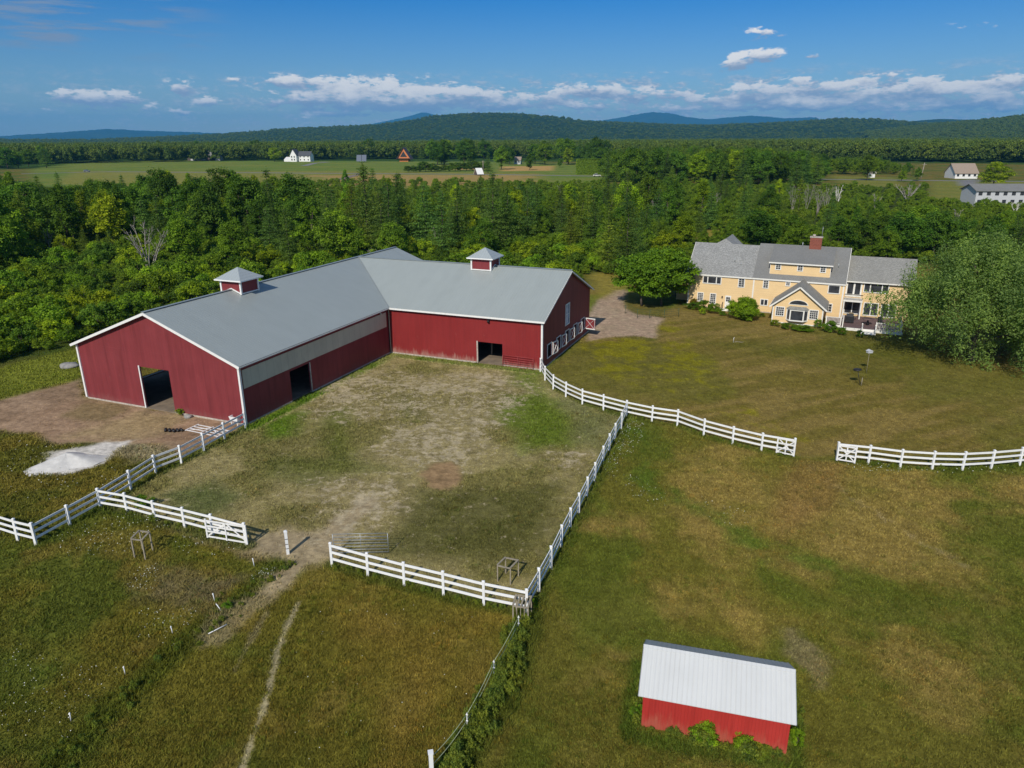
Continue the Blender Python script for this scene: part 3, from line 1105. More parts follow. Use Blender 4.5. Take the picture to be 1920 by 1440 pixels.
        q = q[sdf(q[:, 0], q[:, 1], [tuple(p) for p in P]) < 0][:cnt]
        pts.append(q)
    q = np.vstack(pts)
    n = len(q)
    s = rng.uniform(.012, .026, n) * np.clip(np.hypot(q[:, 0], q[:, 1]) / 32, .9, 2)
    V = np.zeros((n, 4, 3))
    z = rng.uniform(.12, .26, n)
    for k in range(4):
        t = k * PI / 2
        V[:, k] = np.stack([q[:, 0] + np.cos(t) * s, q[:, 1] + np.sin(t) * s, z + rng.normal(0, .01, n)], 1)
    me = np_mesh('wildflowers', V.reshape(-1, 3), np.arange(n * 4).reshape(-1, 4), plain('petal_white', (.72, .72, .60), .8, .1))
    o = bpy.data.objects.new('wildflowers', me)
    link(o)
    tag(o, 'small white clover and daisy heads in the grass', 'flowers', None, 'stuff')


build_grass()

# ------------------------------------------------------------------ crown meshes


def quads_from(cent, nrm, size, rng, aspect=(.55, 1.0)):
    n = len(cent)
    nrm = nrm / (np.linalg.norm(nrm, axis=1, keepdims=True) + 1e-9)
    r = rng.normal(size=(n, 3))
    t = np.cross(nrm, r)
    t /= (np.linalg.norm(t, axis=1, keepdims=True) + 1e-9)
    b = np.cross(nrm, t)
    asp = rng.uniform(aspect[0], aspect[1], n)[:, None]
    t = t * size[:, None] * .5
    b = b * size[:, None] * .5 * asp
    V = np.stack([cent - t, cent - b * .9 - t * .1, cent + t, cent + b * .9 + t * .1], 1)
    # fold slightly so each leaf spray is not perfectly flat
    V[:, 1] += nrm * size[:, None] * .10
    return V.reshape(-1, 3)


def clump_cloud(rng, cents, rads, per, leaf, tints, flat=.8, up=.35, jit=.75, droop=0.0, fill=.45, aspect=(.55, 1.0)):
    Vs, Ts = [], []
    for c, r, tn in zip(cents, rads, tints):
        k = int(per * (r / np.mean(rads)) ** 1.6) + 3
        d = rng.normal(size=(k, 3))
        d /= np.linalg.norm(d, axis=1, keepdims=True)
        d[:, 2] = np.where(d[:, 2] < -.3, -d[:, 2] * .6, d[:, 2])
        rr = r * rng.uniform(fill, 1.08, k)
        # lumpy outline
        rr *= 1 + .28 * np.sin(d[:, 0] * 5 + c[0] * 3) * np.cos(d[:, 1] * 5 + c[1] * 3)
        p = np.asarray(c) + d * rr[:, None] * np.array([1, 1, flat])
        if droop:
            p[:, 2] -= droop * rng.random(k) ** 2 * r
        nn = d + rng.normal(size=(k, 3)) * jit + np.array([0, 0, up])
        Vs.append(quads_from(p, nn, leaf * rng.uniform(.55, 1.4, k), rng, aspect))
        Ts.append(np.repeat(np.clip(tn + rng.normal(0, .16, k), 0, 1), 4))
    V = np.vstack(Vs)
    return V, np.concatenate(Ts)


def crown_mesh(name, V, T, mat):
    F = np.arange(len(V)).reshape(-1, 4)
    return np_mesh(name, V, F, mat, {'tint': T})


def broad_crown(name, seed, H, R, z0, nclump, per, leaf, mat, rc=(.9, 1.6), taper=.28, flat=.9, up=.35):
    rng = np.random.default_rng(seed)
    cents, rads = [], []
    zc = (H + z0) / 2
    hz = (H - z0) / 2
    for i in range(nclump):
        d = rng.normal(size=3)
        d /= np.linalg.norm(d)
        f = rng.uniform(.55, .92)
        rr = 1 + .22 * math.sin(3 * math.atan2(d[1], d[0]) + seed) + rng.normal(0, .07)
        z = zc + d[2] * hz * f
        # wider below the middle, narrower on top
        wz = R * rr * (1.05 + taper * .35 - taper * (z - z0) / (H - z0))
        cents.append((d[0] * wz * f, d[1] * wz * f, z))
        rads.append(rng.uniform(*rc))
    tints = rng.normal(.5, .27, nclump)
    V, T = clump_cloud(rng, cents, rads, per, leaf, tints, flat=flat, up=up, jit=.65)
    return crown_mesh(name, V, T, mat), cents


def pine_crown(name, seed, H, R, mat, leaf=.34, z0=1.2, per=11, gap=.62, power=.85, irregular=.3):
    rng = np.random.default_rng(seed)
    P, Nn, S, T = [], [], [], []
    h = z0
    while h < H - .25:
        L0 = R * (1 - (h - z0) / (H - z0)) ** power + .22
        nb = rng.integers(5, 8)
        a0 = rng.uniform(0, 2 * PI)
        wt = rng.normal(.5, .12)
        for b in range(nb):
            az = a0 + 2 * PI * b / nb + rng.normal(0, .18)
            L = L0 * rng.uniform(1 - irregular, 1 + irregular * .6)
            nseg = max(2, int(L / .42))
            rise = rng.uniform(-.05, .28)
            for s_ in range(nseg):
                t = (s_ + .6) / nseg
                w = .30 + .42 * (1 - abs(t - .55)) * min(1, L / 2)
                c = np.array([math.cos(az) * L * t, math.sin(az) * L * t, h + rise * L * t - .10 * L * t * t])
                k = per
                off = rng.normal(size=(k, 3)) * np.array([w * .75, w * .75, .12])
                P.append(c + off)
                dirv = np.array([math.cos(az) * .35, math.sin(az) * .35, 1.0])
                Nn.append(dirv + rng.normal(size=(k, 3)) * .55)
                S.append(leaf * rng.uniform(.5, 1.3, k))
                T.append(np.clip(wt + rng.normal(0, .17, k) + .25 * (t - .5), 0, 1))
        h += gap * rng.uniform(.75, 1.25)
    k = 40
    P.append(rng.normal(size=(k, 3)) * np.array([.16, .16, .35]) + np.array([0, 0, H - .25]))
    Nn.append(rng.normal(size=(k, 3)) + np.array([0, 0, .3]))
    S.append(leaf * rng.uniform(.4, .9, k))
    T.append(np.full(k, .6))
    P, Nn, S, T = map(np.concatenate, (P, Nn, S, T))
    V = quads_from(P, Nn, S, rng, (.3, .7))
    return crown_mesh(name, V, np.repeat(T, 4), mat)


def trunk_mesh(name, cents, H, r0, mat, seed, limbs=9, top=.8):
    rng = random.Random(seed)
    mb = MB()
    bend = [(rng.uniform(-.25, .25) * t, rng.uniform(-.25, .25) * t) for t in range(6)]
    pts = [(bend[i][0] * .5, bend[i][1] * .5, H * top * i / 5) for i in range(6)]
    pts[0] = (0, 0, -.15)
    mb.tube(pts, [r0 * (1 - .16 * i) for i in range(6)], 8)
    for c in rng.sample(list(cents), min(limbs, len(cents))):
        zb = max(H * .12, min(c[2] * .55, H * .6))
        t = zb / (H * top) * 5
        i = min(4, int(t))
        f = t - i
        b = Vector(pts[i]).lerp(Vector(pts[i + 1]), f)
        e = Vector(c)
        mid = b.lerp(e, .5) + Vector((0, 0, .12 * (e - b).length))
        mb.tube([b, mid, e], [r0 * .42, r0 * .26, r0 * .08], 6)
    o = mb.build(name, mat)
    me = o.data
    bpy.data.objects.remove(o)
    return me


PROTO = {}


def add_broad(key, seed, H, R, z0, nclump, per, leaf, mat, trunk=M_bark, r0=.2, **kw):
    cm, cents = broad_crown(key + '_crown', seed, H, R, z0, nclump, per, leaf, mat, **kw)
    PROTO.setdefault(key, []).append((cm, trunk_mesh(key + '_trunk', cents, H, r0, trunk, seed), H, R))


for sd in range(6):
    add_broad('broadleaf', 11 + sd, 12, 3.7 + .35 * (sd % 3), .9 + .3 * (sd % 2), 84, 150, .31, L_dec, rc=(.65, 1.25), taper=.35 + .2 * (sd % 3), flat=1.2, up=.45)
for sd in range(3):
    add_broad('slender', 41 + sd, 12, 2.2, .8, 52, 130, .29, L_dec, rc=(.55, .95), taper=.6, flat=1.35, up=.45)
for sd in range(4):
    H, R = 14, 3.5 + .25 * sd
    cm = pine_crown('pine_crown', 61 + sd, H, R, L_pine, irregular=.32)
    tm = trunk_mesh('pine_trunk', [(0, 0, 1)], H, .2, M_bark, sd, limbs=0, top=.97)
    PROTO.setdefault('pine', []).append((cm, tm, H, R))
for sd in range(5):
    add_broad('bush', 81 + sd, 3.2, 1.9, .2, 34, 110, .21, L_bush, rc=(.36, .68), r0=.06, flat=1.1)
for sd in range(2):
    add_broad('yardtree', 131 + sd, 6.8, 2.9, 1.1, 130, 190, .23, L_dec, rc=(.50, .85), r0=.13, flat=1.0, up=.6)
L_weed = leafmat('weed_leaves', (0.135, 0.190, 0.030), trans=.35, hue=.7)
for sd in range(5):
    cm, ce = broad_crown('weed', 201 + sd, .46 + .06 * (sd % 3), .34, -.04, 12, 46, .075, L_weed, rc=(.09, .19), taper=.5, flat=1.4, up=.5)
    PROTO.setdefault('weed', []).append((cm, None, .5, .34))
# low detail canopy trees for the far forest
for sd in range(4):
    cm, ce = broad_crown('canopy', 161 + sd, 16, 5.6, 1.0, 24, 40, 1.25, L_far, rc=(1.5, 2.6), taper=.6, flat=1.2)
    PROTO.setdefault('canopy', []).append((cm, None, 16, 6.2))


def tree(kind, x, y, H, wf=1.0, rz=None, color=(1, 1, 1), idx=None, rng=random, name=None, label=None, cat='tree', group=None):
    P = PROTO[kind]
    cm, tm, h0, r0 = P[idx if idx is not None else rng.randrange(len(P))]
    s = H / h0
    e = empty(name or 'tree', (x, y, 0), rng.uniform(0, 6.28) if rz is None else rz, label, cat, group)
    e.scale = (s * wf, s * wf, s)
    c = bpy.data.objects.new('crown', cm)
    link(c, e)
    c.color = (*color, 1)
    if tm is not None:
        t = bpy.data.objects.new('trunk', tm)
        link(t, e)
    return e


# ------------------------------------------------------------------ the woods
PROFILE_A = ([-80, 0, 60, 150, 200, 260, 310, 350, 420, 460, 500, 550, 620, 690, 740, 800, 850, 920, 1000, 1100, 1160, 1300, 1450, 1560, 1640, 1700, 1760, 1850, 1990],
             [335, 335, 342, 348, 338, 342, 322, 340, 322, 335, 322, 336, 350, 330, 345, 350, 350, 355, 348, 348, 326, 318, 324, 356, 375, 388, 400, 392, 400])
WHERE = {'woods': [(60, 'at the left edge'), (140, 'left of the pale tree'), (240, 'by the pale tree'), (330, 'behind the big bare tree'),
         (400, 'right of the big bare tree'), (470, 'behind the left cupola'), (560, 'right of the left cupola'), (640, 'behind the long barn roof'),
         (720, 'below the pointed pine top'), (800, 'behind the barn ridge peak'), (880, 'left of the right cupola'), (960, 'behind the right cupola'),
         (1040, 'right of the right cupola'), (1120, 'behind the right barn gable'), (1200, 'above the gravel drive'), (1300, 'above the round maples'),
         (1400, 'behind the house left end'), (1500, 'behind the house chimney'), (1600, 'behind the white snag'), (1700, 'behind the house right end'),
         (1800, 'above the big willow'), (9999, 'at the right edge')],
         'belt': [(1230, 'right of the clipped hedge'), (1345, 'left of the first pole'), (1472, 'right of the first pole'), (1536, 'left of the leaning pole'), (1640, 'right of the leaning pole'),
                  (1730, 'left of the pale pole'), (1850, 'near the tan roofed ranch'), (9999, 'above the long white building')],
         'far': [(90, 'at the far left edge'), (230, 'left of the dark house'), (345, 'just left of the dark house'), (420, 'at the dark house'), (520, 'left of the white farmhouse'),
                 (600, 'at the white farmhouse'), (690, 'left of the orange house'), (780, 'at the orange house'), (900, 'right of the orange house'), (1020, 'above the tan strip'), (9999, 'behind the clipped hedge')]}


def where(px, zone='woods'):
    for lim, s in WHERE[zone]:
        if px < lim:
            return s


LABELLED = {}


LOOK = {'broadleaf': ['deep green broadleaf tree', 'bright green broadleaf tree', 'yellow-green broadleaf tree'],
        'slender': ['narrow upright green tree', 'narrow bright green tree', 'narrow yellow-green tree'],
        'pine': ['dark green layered pine', 'blue-green layered pine', 'olive green pine'],
        'bush': ['dark green rounded bush', 'bright green bush', 'yellow-green loose bush']}
COLS = {'broadleaf': [(.62, .74, .9), (1.0, 1.02, .9), (1.5, 1.28, .7)], 'slender': [(.65, .8, .9), (1.05, 1.08, .8), (1.5, 1.32, .75)],
        'pine': [(.78, .86, .95), (.8, 1.0, 1.2), (1.35, 1.2, .8)], 'bush': [(.62, .72, .8), (1.0, 1.08, .8), (1.45, 1.3, .65)]}
USED = []


def place_tree(kind, px, yb, yt, wf=1.0, look=None, rng=random, row=None, name=None, label=None):
    b = unproj(px, yb)
    H = float(height_at(px, yb, yt))
    look = rng.randrange(3) if look is None else look
    USED.append((b[0], b[1]))
    r = math.hypot(b[0], b[1])
    zone = 'belt' if row == 'belt' else 'far' if row == 'far' else 'woods'
    row = {'belt': 'beyond the woods', 'far': 'far tree line'}.get(row) or ('front row' if r < 125 else 'middle row' if r < 190 else 'back row')
    size = 'Tall' if H > 13.5 else 'Mid-height' if H > 9 else 'Low'
    if kind == 'bush':
        size = 'Tall' if H > 3.2 else 'Small'
    nm = {'broadleaf': 'broadleaf_tree', 'slender': 'slender_tree', 'pine': 'pine_tree', 'bush': 'bush'}[kind]
    lab = label or ('%s %s, %s' % (LOOK[kind][look] if kind != 'bush' else size.lower() + ' ' + LOOK[kind][look], where(px, zone), row))
    k_ = rng.uniform(.72, 1.3)
    col = tuple(c * k_ * rng.uniform(.95, 1.05) for c in COLS[kind][look])
    grp = {'broadleaf': 'broadleaf trees of the woods', 'slender': 'slender trees of the woods', 'pine': 'pines of the woods', 'bush': 'bushes of the thicket'}[kind]
    e = tree(kind, b[0], b[1], H, wf, None, col, None, rng, name or nm, lab, 'bush' if kind == 'bush' else 'tree', grp)
    LABELLED.setdefault(lab, []).append((px, e))
    return e


rg = random.Random(77)
KEY = [('pine', 690, 455, 309, 1.25, 0), ('pine', 925, 470, 322, 1.0, 0), ('broadleaf', 430, 440, 312, 1.0, 0), ('pine', 512, 440, 316, .9, 0), ('broadleaf', 318, 430, 314, .95, 0),
       ('broadleaf', 560, 450, 322, 1.1, 0), ('broadleaf', 215, 470, 358, 1.1, 2), ('broadleaf', 200, 430, 335, 1.1, 0), ('pine', 750, 460, 325, 1.1, 0), ('pine', 800, 465, 345, 1.2, 1),
       ('broadleaf', 400, 470, 345, .9, 0), ('broadleaf', 640, 500, 390, 1.2, 1), ('pine', 1175, 515, 383, 1.35, 0), ('pine', 1050, 440, 350, 1.1, 0), ('broadleaf', 1280, 470, 398, 1.1, 2),
       ('broadleaf', 1430, 462, 384, 1.3, 1), ('broadleaf', 1720, 470, 383, 1.4, 1), ('broadleaf', 1650, 472, 400, 1.3, 0), ('pine', 860, 470, 350, 1.1, 0), ('pine', 990, 455, 352, 1.0, 1),
       ('broadleaf', 500, 470, 370, 1.1, 0), ('broadleaf', 120, 450, 360, 1.1, 0), ('broadleaf', 30, 460, 345, 1.2, 0), ('pine', 1130, 440, 352, 1.0, 0), ('pine', 1230, 450, 352, 1.0, 1),
       ('pine', 1330, 430, 348, 1.0, 1), ('pine', 620, 470, 345, 1.0, 0), ('slender', 590, 480, 365, 1.1, 1), ('broadleaf', 350, 500, 400, 1.1, 1), ('pine', 1390, 435, 358, 1.1, 0),
       ('broadleaf', 1480, 455, 400, 1.2, 0), ('broadleaf', 1570, 465, 405, 1.2, 0), ('broadleaf', 1810, 475, 412, 1.2, 0), ('broadleaf', 1895, 485, 420, 1.1, 0),
       ('broadleaf', 740, 495, 415, 1.2, 1), ('broadleaf', 1420, 472, 392, 1.35, 0), ('broadleaf', 1500, 478, 415, 1.2, 1), ('broadleaf', 1610, 480, 404, 1.3, 0), ('broadleaf', 1690, 484, 396, 1.45, 0), ('broadleaf', 1750, 480, 392, 1.3, 0), ('broadleaf', 1660, 490, 430, 1.2, 1), ('pine', 1545, 455, 392, 1.2, 0), ('broadleaf', 1250, 495, 430, 1.5, 2), ('pine', 1140, 505, 420, 1.4, 2), ('broadleaf', 60, 440, 338, 1.2, 0), ('broadleaf', 150, 445, 345, 1.2, 0), ('broadleaf', 260, 445, 345, 1.2, 0), ('broadleaf', 375, 445, 335, 1.1, 0), ('broadleaf', 470, 455, 325, 1.0, 0), ('slender', 455, 450, 318, 1.1, 1), ('pine', 720, 480, 360, 1.2, 0), ('pine', 665, 470, 345, 1.1, 2), ('pine', 830, 480, 358, 1.1, 0), ('pine', 900, 455, 338, 1.0, 0), ('pine', 950, 470, 352, 1.2, 0), ('pine', 545, 500, 388, .9, 0), ('broadleaf', 445, 505, 410, 1.1, 1)]
for k in KEY:
    place_tree(k[0], k[1], k[2], k[3], k[4], k[5], rg)

WP = G(WOODS_PX)


def clear_of(x, y, d):
    return all((x - a) ** 2 + (y - b) ** 2 > d * d for a, b in USED[-400:])


def in_poly(x, y, P):
    return float(sdf(np.array([x]), np.array([y]), P)[0])


cnt = 0
tries = 0
while cnt < 250 and tries < 40000:
    tries += 1
    px = rg.uniform(-60, 1980)
    yb = 352 + (rg.random() ** .8) * 165
    b = unproj(px, yb)
    if in_poly(b[0], b[1], WP) > -1.0:
        continue
    r = math.hypot(b[0], b[1])
    if px < 470 and yb > 470 and not (px < 50 and yb < 520):
        continue
    if 470 < px < 1100 and yb > 488:
        continue
    if house_footprint(np.array([b[0]]), np.array([b[1]]))[0] or (1190 < px < 1300 and yb > 500) or (1370 < px < 1790 and yb > 448) or (1290 < px < 1375 and yb > 425):
        continue
    if not clear_of(b[0], b[1], 5.2 if r < 200 else 7.0):
        continue
    prof = np.interp(px, *PROFILE_A)
    if 1462 < px < 1592 and 372 < yb < 442:
        continue
    if px < 560:
        kind = rg.choices(['broadleaf', 'slender', 'pine'], [6, 3, 2])[0]
    elif px < 1100:
        kind = rg.choices(['broadleaf', 'slender', 'pine'], [3, 2, 6])[0]
    else:
        kind = rg.choices(['broadleaf', 'slender', 'pine'], [4, 2, 6])[0]
    H = {'broadleaf': rg.uniform(6, 15), 'slender': rg.uniform(8, 15), 'pine': rg.uniform(9, 18)}[kind]
    if 640 < px < 1110 and r < 150:
        H *= .62
    if px > 1110:
        H *= .82
    Hmax = float(height_at(px, yb, prof + (rg.uniform(-26, 18) if px < 1000 and kind != 'broadleaf' else rg.uniform(-12, 26))))
    H = min(H, Hmax)
    if H < 4:
        continue
    d = ray(px, yb)
    yt = proj((b[0], b[1], H))[1]
    place_tree(kind, px, yb, yt, rg.uniform(.8, 1.1), rg.choices([0, 1, 2], [5, 4, 3])[0], rg)
    cnt += 1

def r_near(b):
    return math.hypot(b[0], b[1])


# bushes of the thicket left and behind the barn, and the hedge of brush behind the right wing
cnt = 0
tries = 0
while cnt < 250 and tries < 60000:
    tries += 1
    px = rg.uniform(-60, 1180)
    yb = rg.uniform(452, 700)
    b = unproj(px, yb)
    if in_poly(b[0], b[1], WP) > -1.0 or barn_footprint(np.array([b[0]]), np.array([b[1]]), 3.2)[0]:
        continue
    if not clear_of(b[0], b[1], 2.3):
        continue
    H = rg.uniform(1.9, 4.2)
    if px > 640:
        H = rg.uniform(2.0, 3.8)
    if r_near(b) < 95:
        H = rg.uniform(1.7, 3.0)
    yt = proj((b[0], b[1], H))[1]
    place_tree('bush', px, yb, yt, rg.uniform(.9, 1.3), rg.choices([0, 1, 2], [4, 5, 3])[0], rg)
    cnt += 1


# ---- stuff: undergrowth, far woods as instanced canopies
def scatter(name, pts, scale, protos, label, cat, mat=None, seed=1, zs=None):
    rng = np.random.default_rng(seed)
    n = len(pts)
    V = np.zeros((n, 3))
    V[:, :2] = pts[:, :2]
    if pts.shape[1] > 2:
        V[:, 2] = pts[:, 2]
    me = bpy.data.meshes.new(name)
    me.vertices.add(n)
    me.vertices.foreach_set('co', V.astype(np.float32).ravel())
    for an, arr in (('sx', scale), ('rz', rng.uniform(0, 6.28, n)), ('sz', scale * rng.uniform(.75, 1.15, n) if zs is None else zs)):
        a = me.attributes.new(an, 'FLOAT', 'POINT')
        a.data.foreach_set('value', arr.astype(np.float32))
    a = me.attributes.new('pick', 'INT', 'POINT')
    a.data.foreach_set('value', rng.integers(0, len(protos), n).astype(np.int32))
    o = bpy.data.objects.new(name, me)
    link(o)
    tag(o, label, cat, None, 'stuff')
    ng = bpy.data.node_groups.new(name + '_nodes', 'GeometryNodeTree')
    ng.interface.new_socket('Geometry', in_out='INPUT', socket_type='NodeSocketGeometry')
    ng.interface.new_socket('Geometry', in_out='OUTPUT', socket_type='NodeSocketGeometry')
    N, L = ng.nodes, ng.links
    gi, go = N.new('NodeGroupInput'), N.new('NodeGroupOutput')
    iop = N.new('GeometryNodeInstanceOnPoints')
    jn = N.new('GeometryNodeJoinGeometry')
    for k, pm in enumerate(reversed(protos)):
        po = bpy.data.objects.new(name + '_source', pm)      # never linked to the scene: only a source of geometry
        oi = N.new('GeometryNodeObjectInfo')
        oi.inputs['Object'].default_value = po
        g2i = N.new('GeometryNodeGeometryToInstance')
        L.new(oi.outputs['Geometry'], g2i.inputs[0])
        L.new(g2i.outputs[0], jn.inputs[0])

    def attr(nm, ty='FLOAT'):
        q = N.new('GeometryNodeInputNamedAttribute')
        q.data_type = ty
        q.inputs[0].default_value = nm
        return q.outputs[0]
    cs = N.new('ShaderNodeCombineXYZ')
    L.new(attr('sx'), cs.inputs[0])
    L.new(attr('sx'), cs.inputs[1])
    L.new(attr('sz'), cs.inputs[2])
    cr = N.new('ShaderNodeCombineXYZ')
    L.new(attr('rz'), cr.inputs[2])
    e2r = N.new('FunctionNodeEulerToRotation')
    L.new(cr.outputs[0], e2r.inputs[0])
    L.new(gi.outputs[0], iop.inputs['Points'])
    L.new(jn.outputs[0], iop.inputs['Instance'])
    iop.inputs['Pick Instance'].default_value = True
    L.new(attr('pick', 'INT'), iop.inputs['Instance Index'])
    L.new(e2r.outputs[0], iop.inputs['Rotation'])
    L.new(cs.outputs[0], iop.inputs['Scale'])
    L.new(iop.outputs[0], go.inputs[0])
    md = o.modifiers.new('scatter', 'NODES')
    md.node_group = ng
    return o


rng = np.random.default_rng(31)
# undergrowth between the trees
lo, hi = np.array(WP).min(0), np.array(WP).max(0)
q = []
for k in range(30000):
    pass
u = rng.random(26000)
r = 85 * (400 / 85) ** u
a = rng.uniform(-.74, .74, len(u))
q = np.stack([r * np.sin(a), r * np.cos(a)], 1)
q = q[(sdf(q[:, 0], q[:, 1], WP) < -1.2)]
q = q[~barn_footprint(q[:, 0], q[:, 1], 2.2) & ~house_footprint(q[:, 0], q[:, 1])]
q = q[rng.random(len(q)) < .42]
for poly in ([(1310, 432), (1370, 430), (1380, 446), (1310, 452)], [(1520, 440), (1560, 440), (1560, 455), (1510, 455)]):
    q = q[sdf(q[:, 0], q[:, 1], G(poly)) > 1.5]
rr = np.hypot(q[:, 0], q[:, 1])
scatter('undergrowth', q, rng.uniform(.25, .65, len(q)) * np.clip(rr / 150, .8, 1.5), [p[0] for p in PROTO['bush']],
        'low leafy undergrowth filling the gaps between the trees', 'undergrowth', seed=3)
# fill trees too many to count among the individual ones
u = rng.random(5200)
r = 150 * (372 / 150) ** u
a = rng.uniform(-.74, .74, len(u))
q = np.stack([r * np.sin(a), r * np.cos(a)], 1)
q = q[(sdf(q[:, 0], q[:, 1], WP) < -2.5)]
q = q[rng.random(len(q)) < .20]
pxy = np.array([proj((x, y, 0)) for x, y in q])
Hm = np.array([height_at(px, py, np.interp(px, *PROFILE_A) + 12) for px, py in pxy])
H = np.minimum(rng.uniform(3, 6.5, len(q)), Hm)
ok = H > 3.5
q, H = q[ok], H[ok]
scatter('woodland_trees', q, H / 12 * rng.uniform(.8, 1.1, len(q)), [p[0] for p in PROTO['broadleaf'][:3]] + [p[0] for p in PROTO['pine'][:2]],
        'mixed woodland filling in behind the nearer trees', 'woodland', zs=H / 12.6, seed=4)

# trees beyond the field and to its right, one by one
PROFILE_B = ([1130, 1180, 1300, 1340, 1400, 1450, 1550, 1640, 1700, 1760, 1850, 1990], [280, 274, 266, 276, 270, 272, 288, 288, 303, 312, 308, 306])
cnt = 0
tries = 0
FIELD2 = [G(p) for p in ([(1560, 328), (1690, 330), (1700, 352), (1560, 352)], [(1745, 326), (1990, 326), (1990, 395), (1745, 392)])]
while cnt < 110 and tries < 9000:
    tries += 1
    px = rg.uniform(1135, 1990)
    yb = 351 - (rg.random() ** 1.3) * 42
    b = unproj(px, yb)
    if any(in_poly(b[0], b[1], P) < 4 for P in FIELD2) or not clear_of(b[0], b[1], 9):
        continue
    prof = np.interp(px, *PROFILE_B) + rg.uniform(0, 12)
    H = min(rg.uniform(13, 22), float(height_at(px, yb, prof)))
    if H < 7:
        continue
    yt = proj((b[0], b[1], H))[1]
    place_tree(rg.choice(['broadleaf', 'pine']), px, yb, yt, rg.uniform(.9, 1.3), rg.choices([0, 1, 2], [6, 3, 1])[0], rg, row='belt')
    cnt += 1
for i in range(20):
    px, yb = rg.uniform(792, 1135), rg.uniform(306.5, 310.5)
    b = unproj(px, yb)
    place_tree(rg.choice(['broadleaf', 'broadleaf', 'pine']), px, yb, proj((b[0], b[1], rg.uniform(13, 23)))[1], rg.uniform(.9, 1.4), rg.choices([0, 1, 2], [7, 3, 1])[0], rg, row='far')
for i in range(14):
    px, yb = rg.uniform(-40, 95), rg.uniform(306, 317)
    b = unproj(px, yb)
    place_tree('broadleaf', px, yb, proj((b[0], b[1], rg.uniform(10, 18)))[1], rg.uniform(.9, 1.4), 0, rg, row='far')
cnt = 0
tries = 0
while cnt < 75 and tries < 4000:
    tries += 1
    px = rg.uniform(-40, 1140)
    yb = 299.5 - rg.random() * 3.0
    if px < 90:
        yb = rg.uniform(305, 318)
    if 522 < px < 600 or 730 < px < 782 or 328 < px < 428:
        yb = rg.uniform(289, 292)
    b = unproj(px, yb)
    if not clear_of(b[0], b[1], 11):
        continue
    H = rg.uniform(10, 23)
    yt = proj((b[0], b[1], H))[1]
    place_tree('broadleaf' if rg.random() < .75 else 'pine', px, yb, yt, rg.uniform(.9, 1.3), rg.choices([0, 1, 2], [7, 3, 1])[0], rg, row='far')
    cnt += 1
# single trees standing round the far houses
for kx, kb, kt, kind, lk, w_, lab in ((515, 303, 276, 'broadleaf', 2, 1.5, 'round pale green tree left of the distant white farmhouse'),
                                      (993, 319, 288, 'broadleaf', 0, .8, 'single dark oval tree on the tan strip of the field'),
                                      (1050, 314, 296, 'broadleaf', 0, .9, 'small cone shaped tree left of the clipped hedge'),
                                      (940, 318, 274, 'broadleaf', 1, 1.2, 'large green tree right of the white sloping roof'),
                                      (915, 325, 290, 'pine', 0, 1.3, 'dark spreading tree beside the white sloping roof'),
                                      (870, 309, 264, 'broadleaf', 0, 1.2, 'large dark tree at the right end of the far field'),
                                      (820, 309, 268, 'broadleaf', 0, 1.2, 'dark rounded tree left of the largest field-end tree'),
                                      (1862, 350, 302, 'broadleaf', 2, 1.7, 'wide pale green tree in front of the tan roofed ranch'),
                                      (1625, 338, 290, 'broadleaf', 1, 1.2, 'bright green tree by the little white shed'),
                                      (1690, 340, 318, 'broadleaf', 2, 1.1, 'small round yellow-green tree on the far lawn')):
    place_tree(kind, kx, kb, kt, w_, lk, rg, label=lab)
for i in range(14):
    px = 765 + i * 11
    b = unproj(px, 323 - i * .25)
    yt = proj((b[0], b[1], rg.uniform(4, 7)))[1]
    place_tree('bush', px, 323 - i * .25, yt, 1.5, 0, rg, label='dark bush in the low row at the far end of the field')

ORD = ['leftmost', 'second from left', 'third from left', 'fourth from left', 'fifth from left', 'sixth from left', 'seventh from left', 'eighth from left', 'ninth from left',
       'tenth from left', 'eleventh from left', 'twelfth from left', 'thirteenth from left', 'fourteenth from left', 'fifteenth from left', 'sixteenth from left', 'seventeenth from left', 'eighteenth from left', 'nineteenth from left', 'twentieth from left']
for lab, L_ in LABELLED.items():
    if len(L_) > 1:
        L_.sort(key=lambda t: t[0])
        for i, (px, e) in enumerate(L_):
            w_ = 'rightmost' if i == len(L_) - 1 else ORD[min(i, 19)]
            e['label'] = w_ + ' ' + lab

# forest from the fields to the hills, one mass
q = []
rr = rng.random(30000)
r = 760 * (4300 / 760) ** rr
a = rng.uniform(-.76, .76, len(r))
q = np.stack([r * np.sin(a), r * np.cos(a)], 1)
keep = np.ones(len(q), bool)
keep &= ~((r < 860) & (a < .14) & (a > -.6))
q, r = q[keep], r[keep]
scatter('distant_forest', q, rng.uniform(.75, 1.25, len(q)) * np.clip(r / 1500, .85, 1.5), [p[0] for p in PROTO['canopy']],
        'dark green forest stretching from the fields to the hills', 'forest', zs=rng.uniform(.8, 1.15, len(q)), seed=6)
u = rng.random(1500)
r = 380 * (760 / 380) ** u
a = rng.uniform(.13, .76, len(r))
q = np.stack([r * np.sin(a), r * np.cos(a)], 1)
for P in FIELD2:
    q = q[sdf(q[:, 0], q[:, 1], P) > 6]
pxy = np.array([proj((x, y, 0)) for x, y in q])
Hm = np.array([height_at(px, py, np.interp(px, *PROFILE_B) + 6) for px, py in pxy])
H = np.minimum(rng.uniform(10, 18, len(q)), Hm)
ok = H > 5
q, H = q[ok], H[ok]
scatter('belt_woodland', q, H / 14, [p[0] for p in PROTO['broadleaf'][:3]] + [PROTO['pine'][0][0]], 'belt of mixed trees between the far lawns and the forest', 'woodland', zs=H / 13, seed=7)


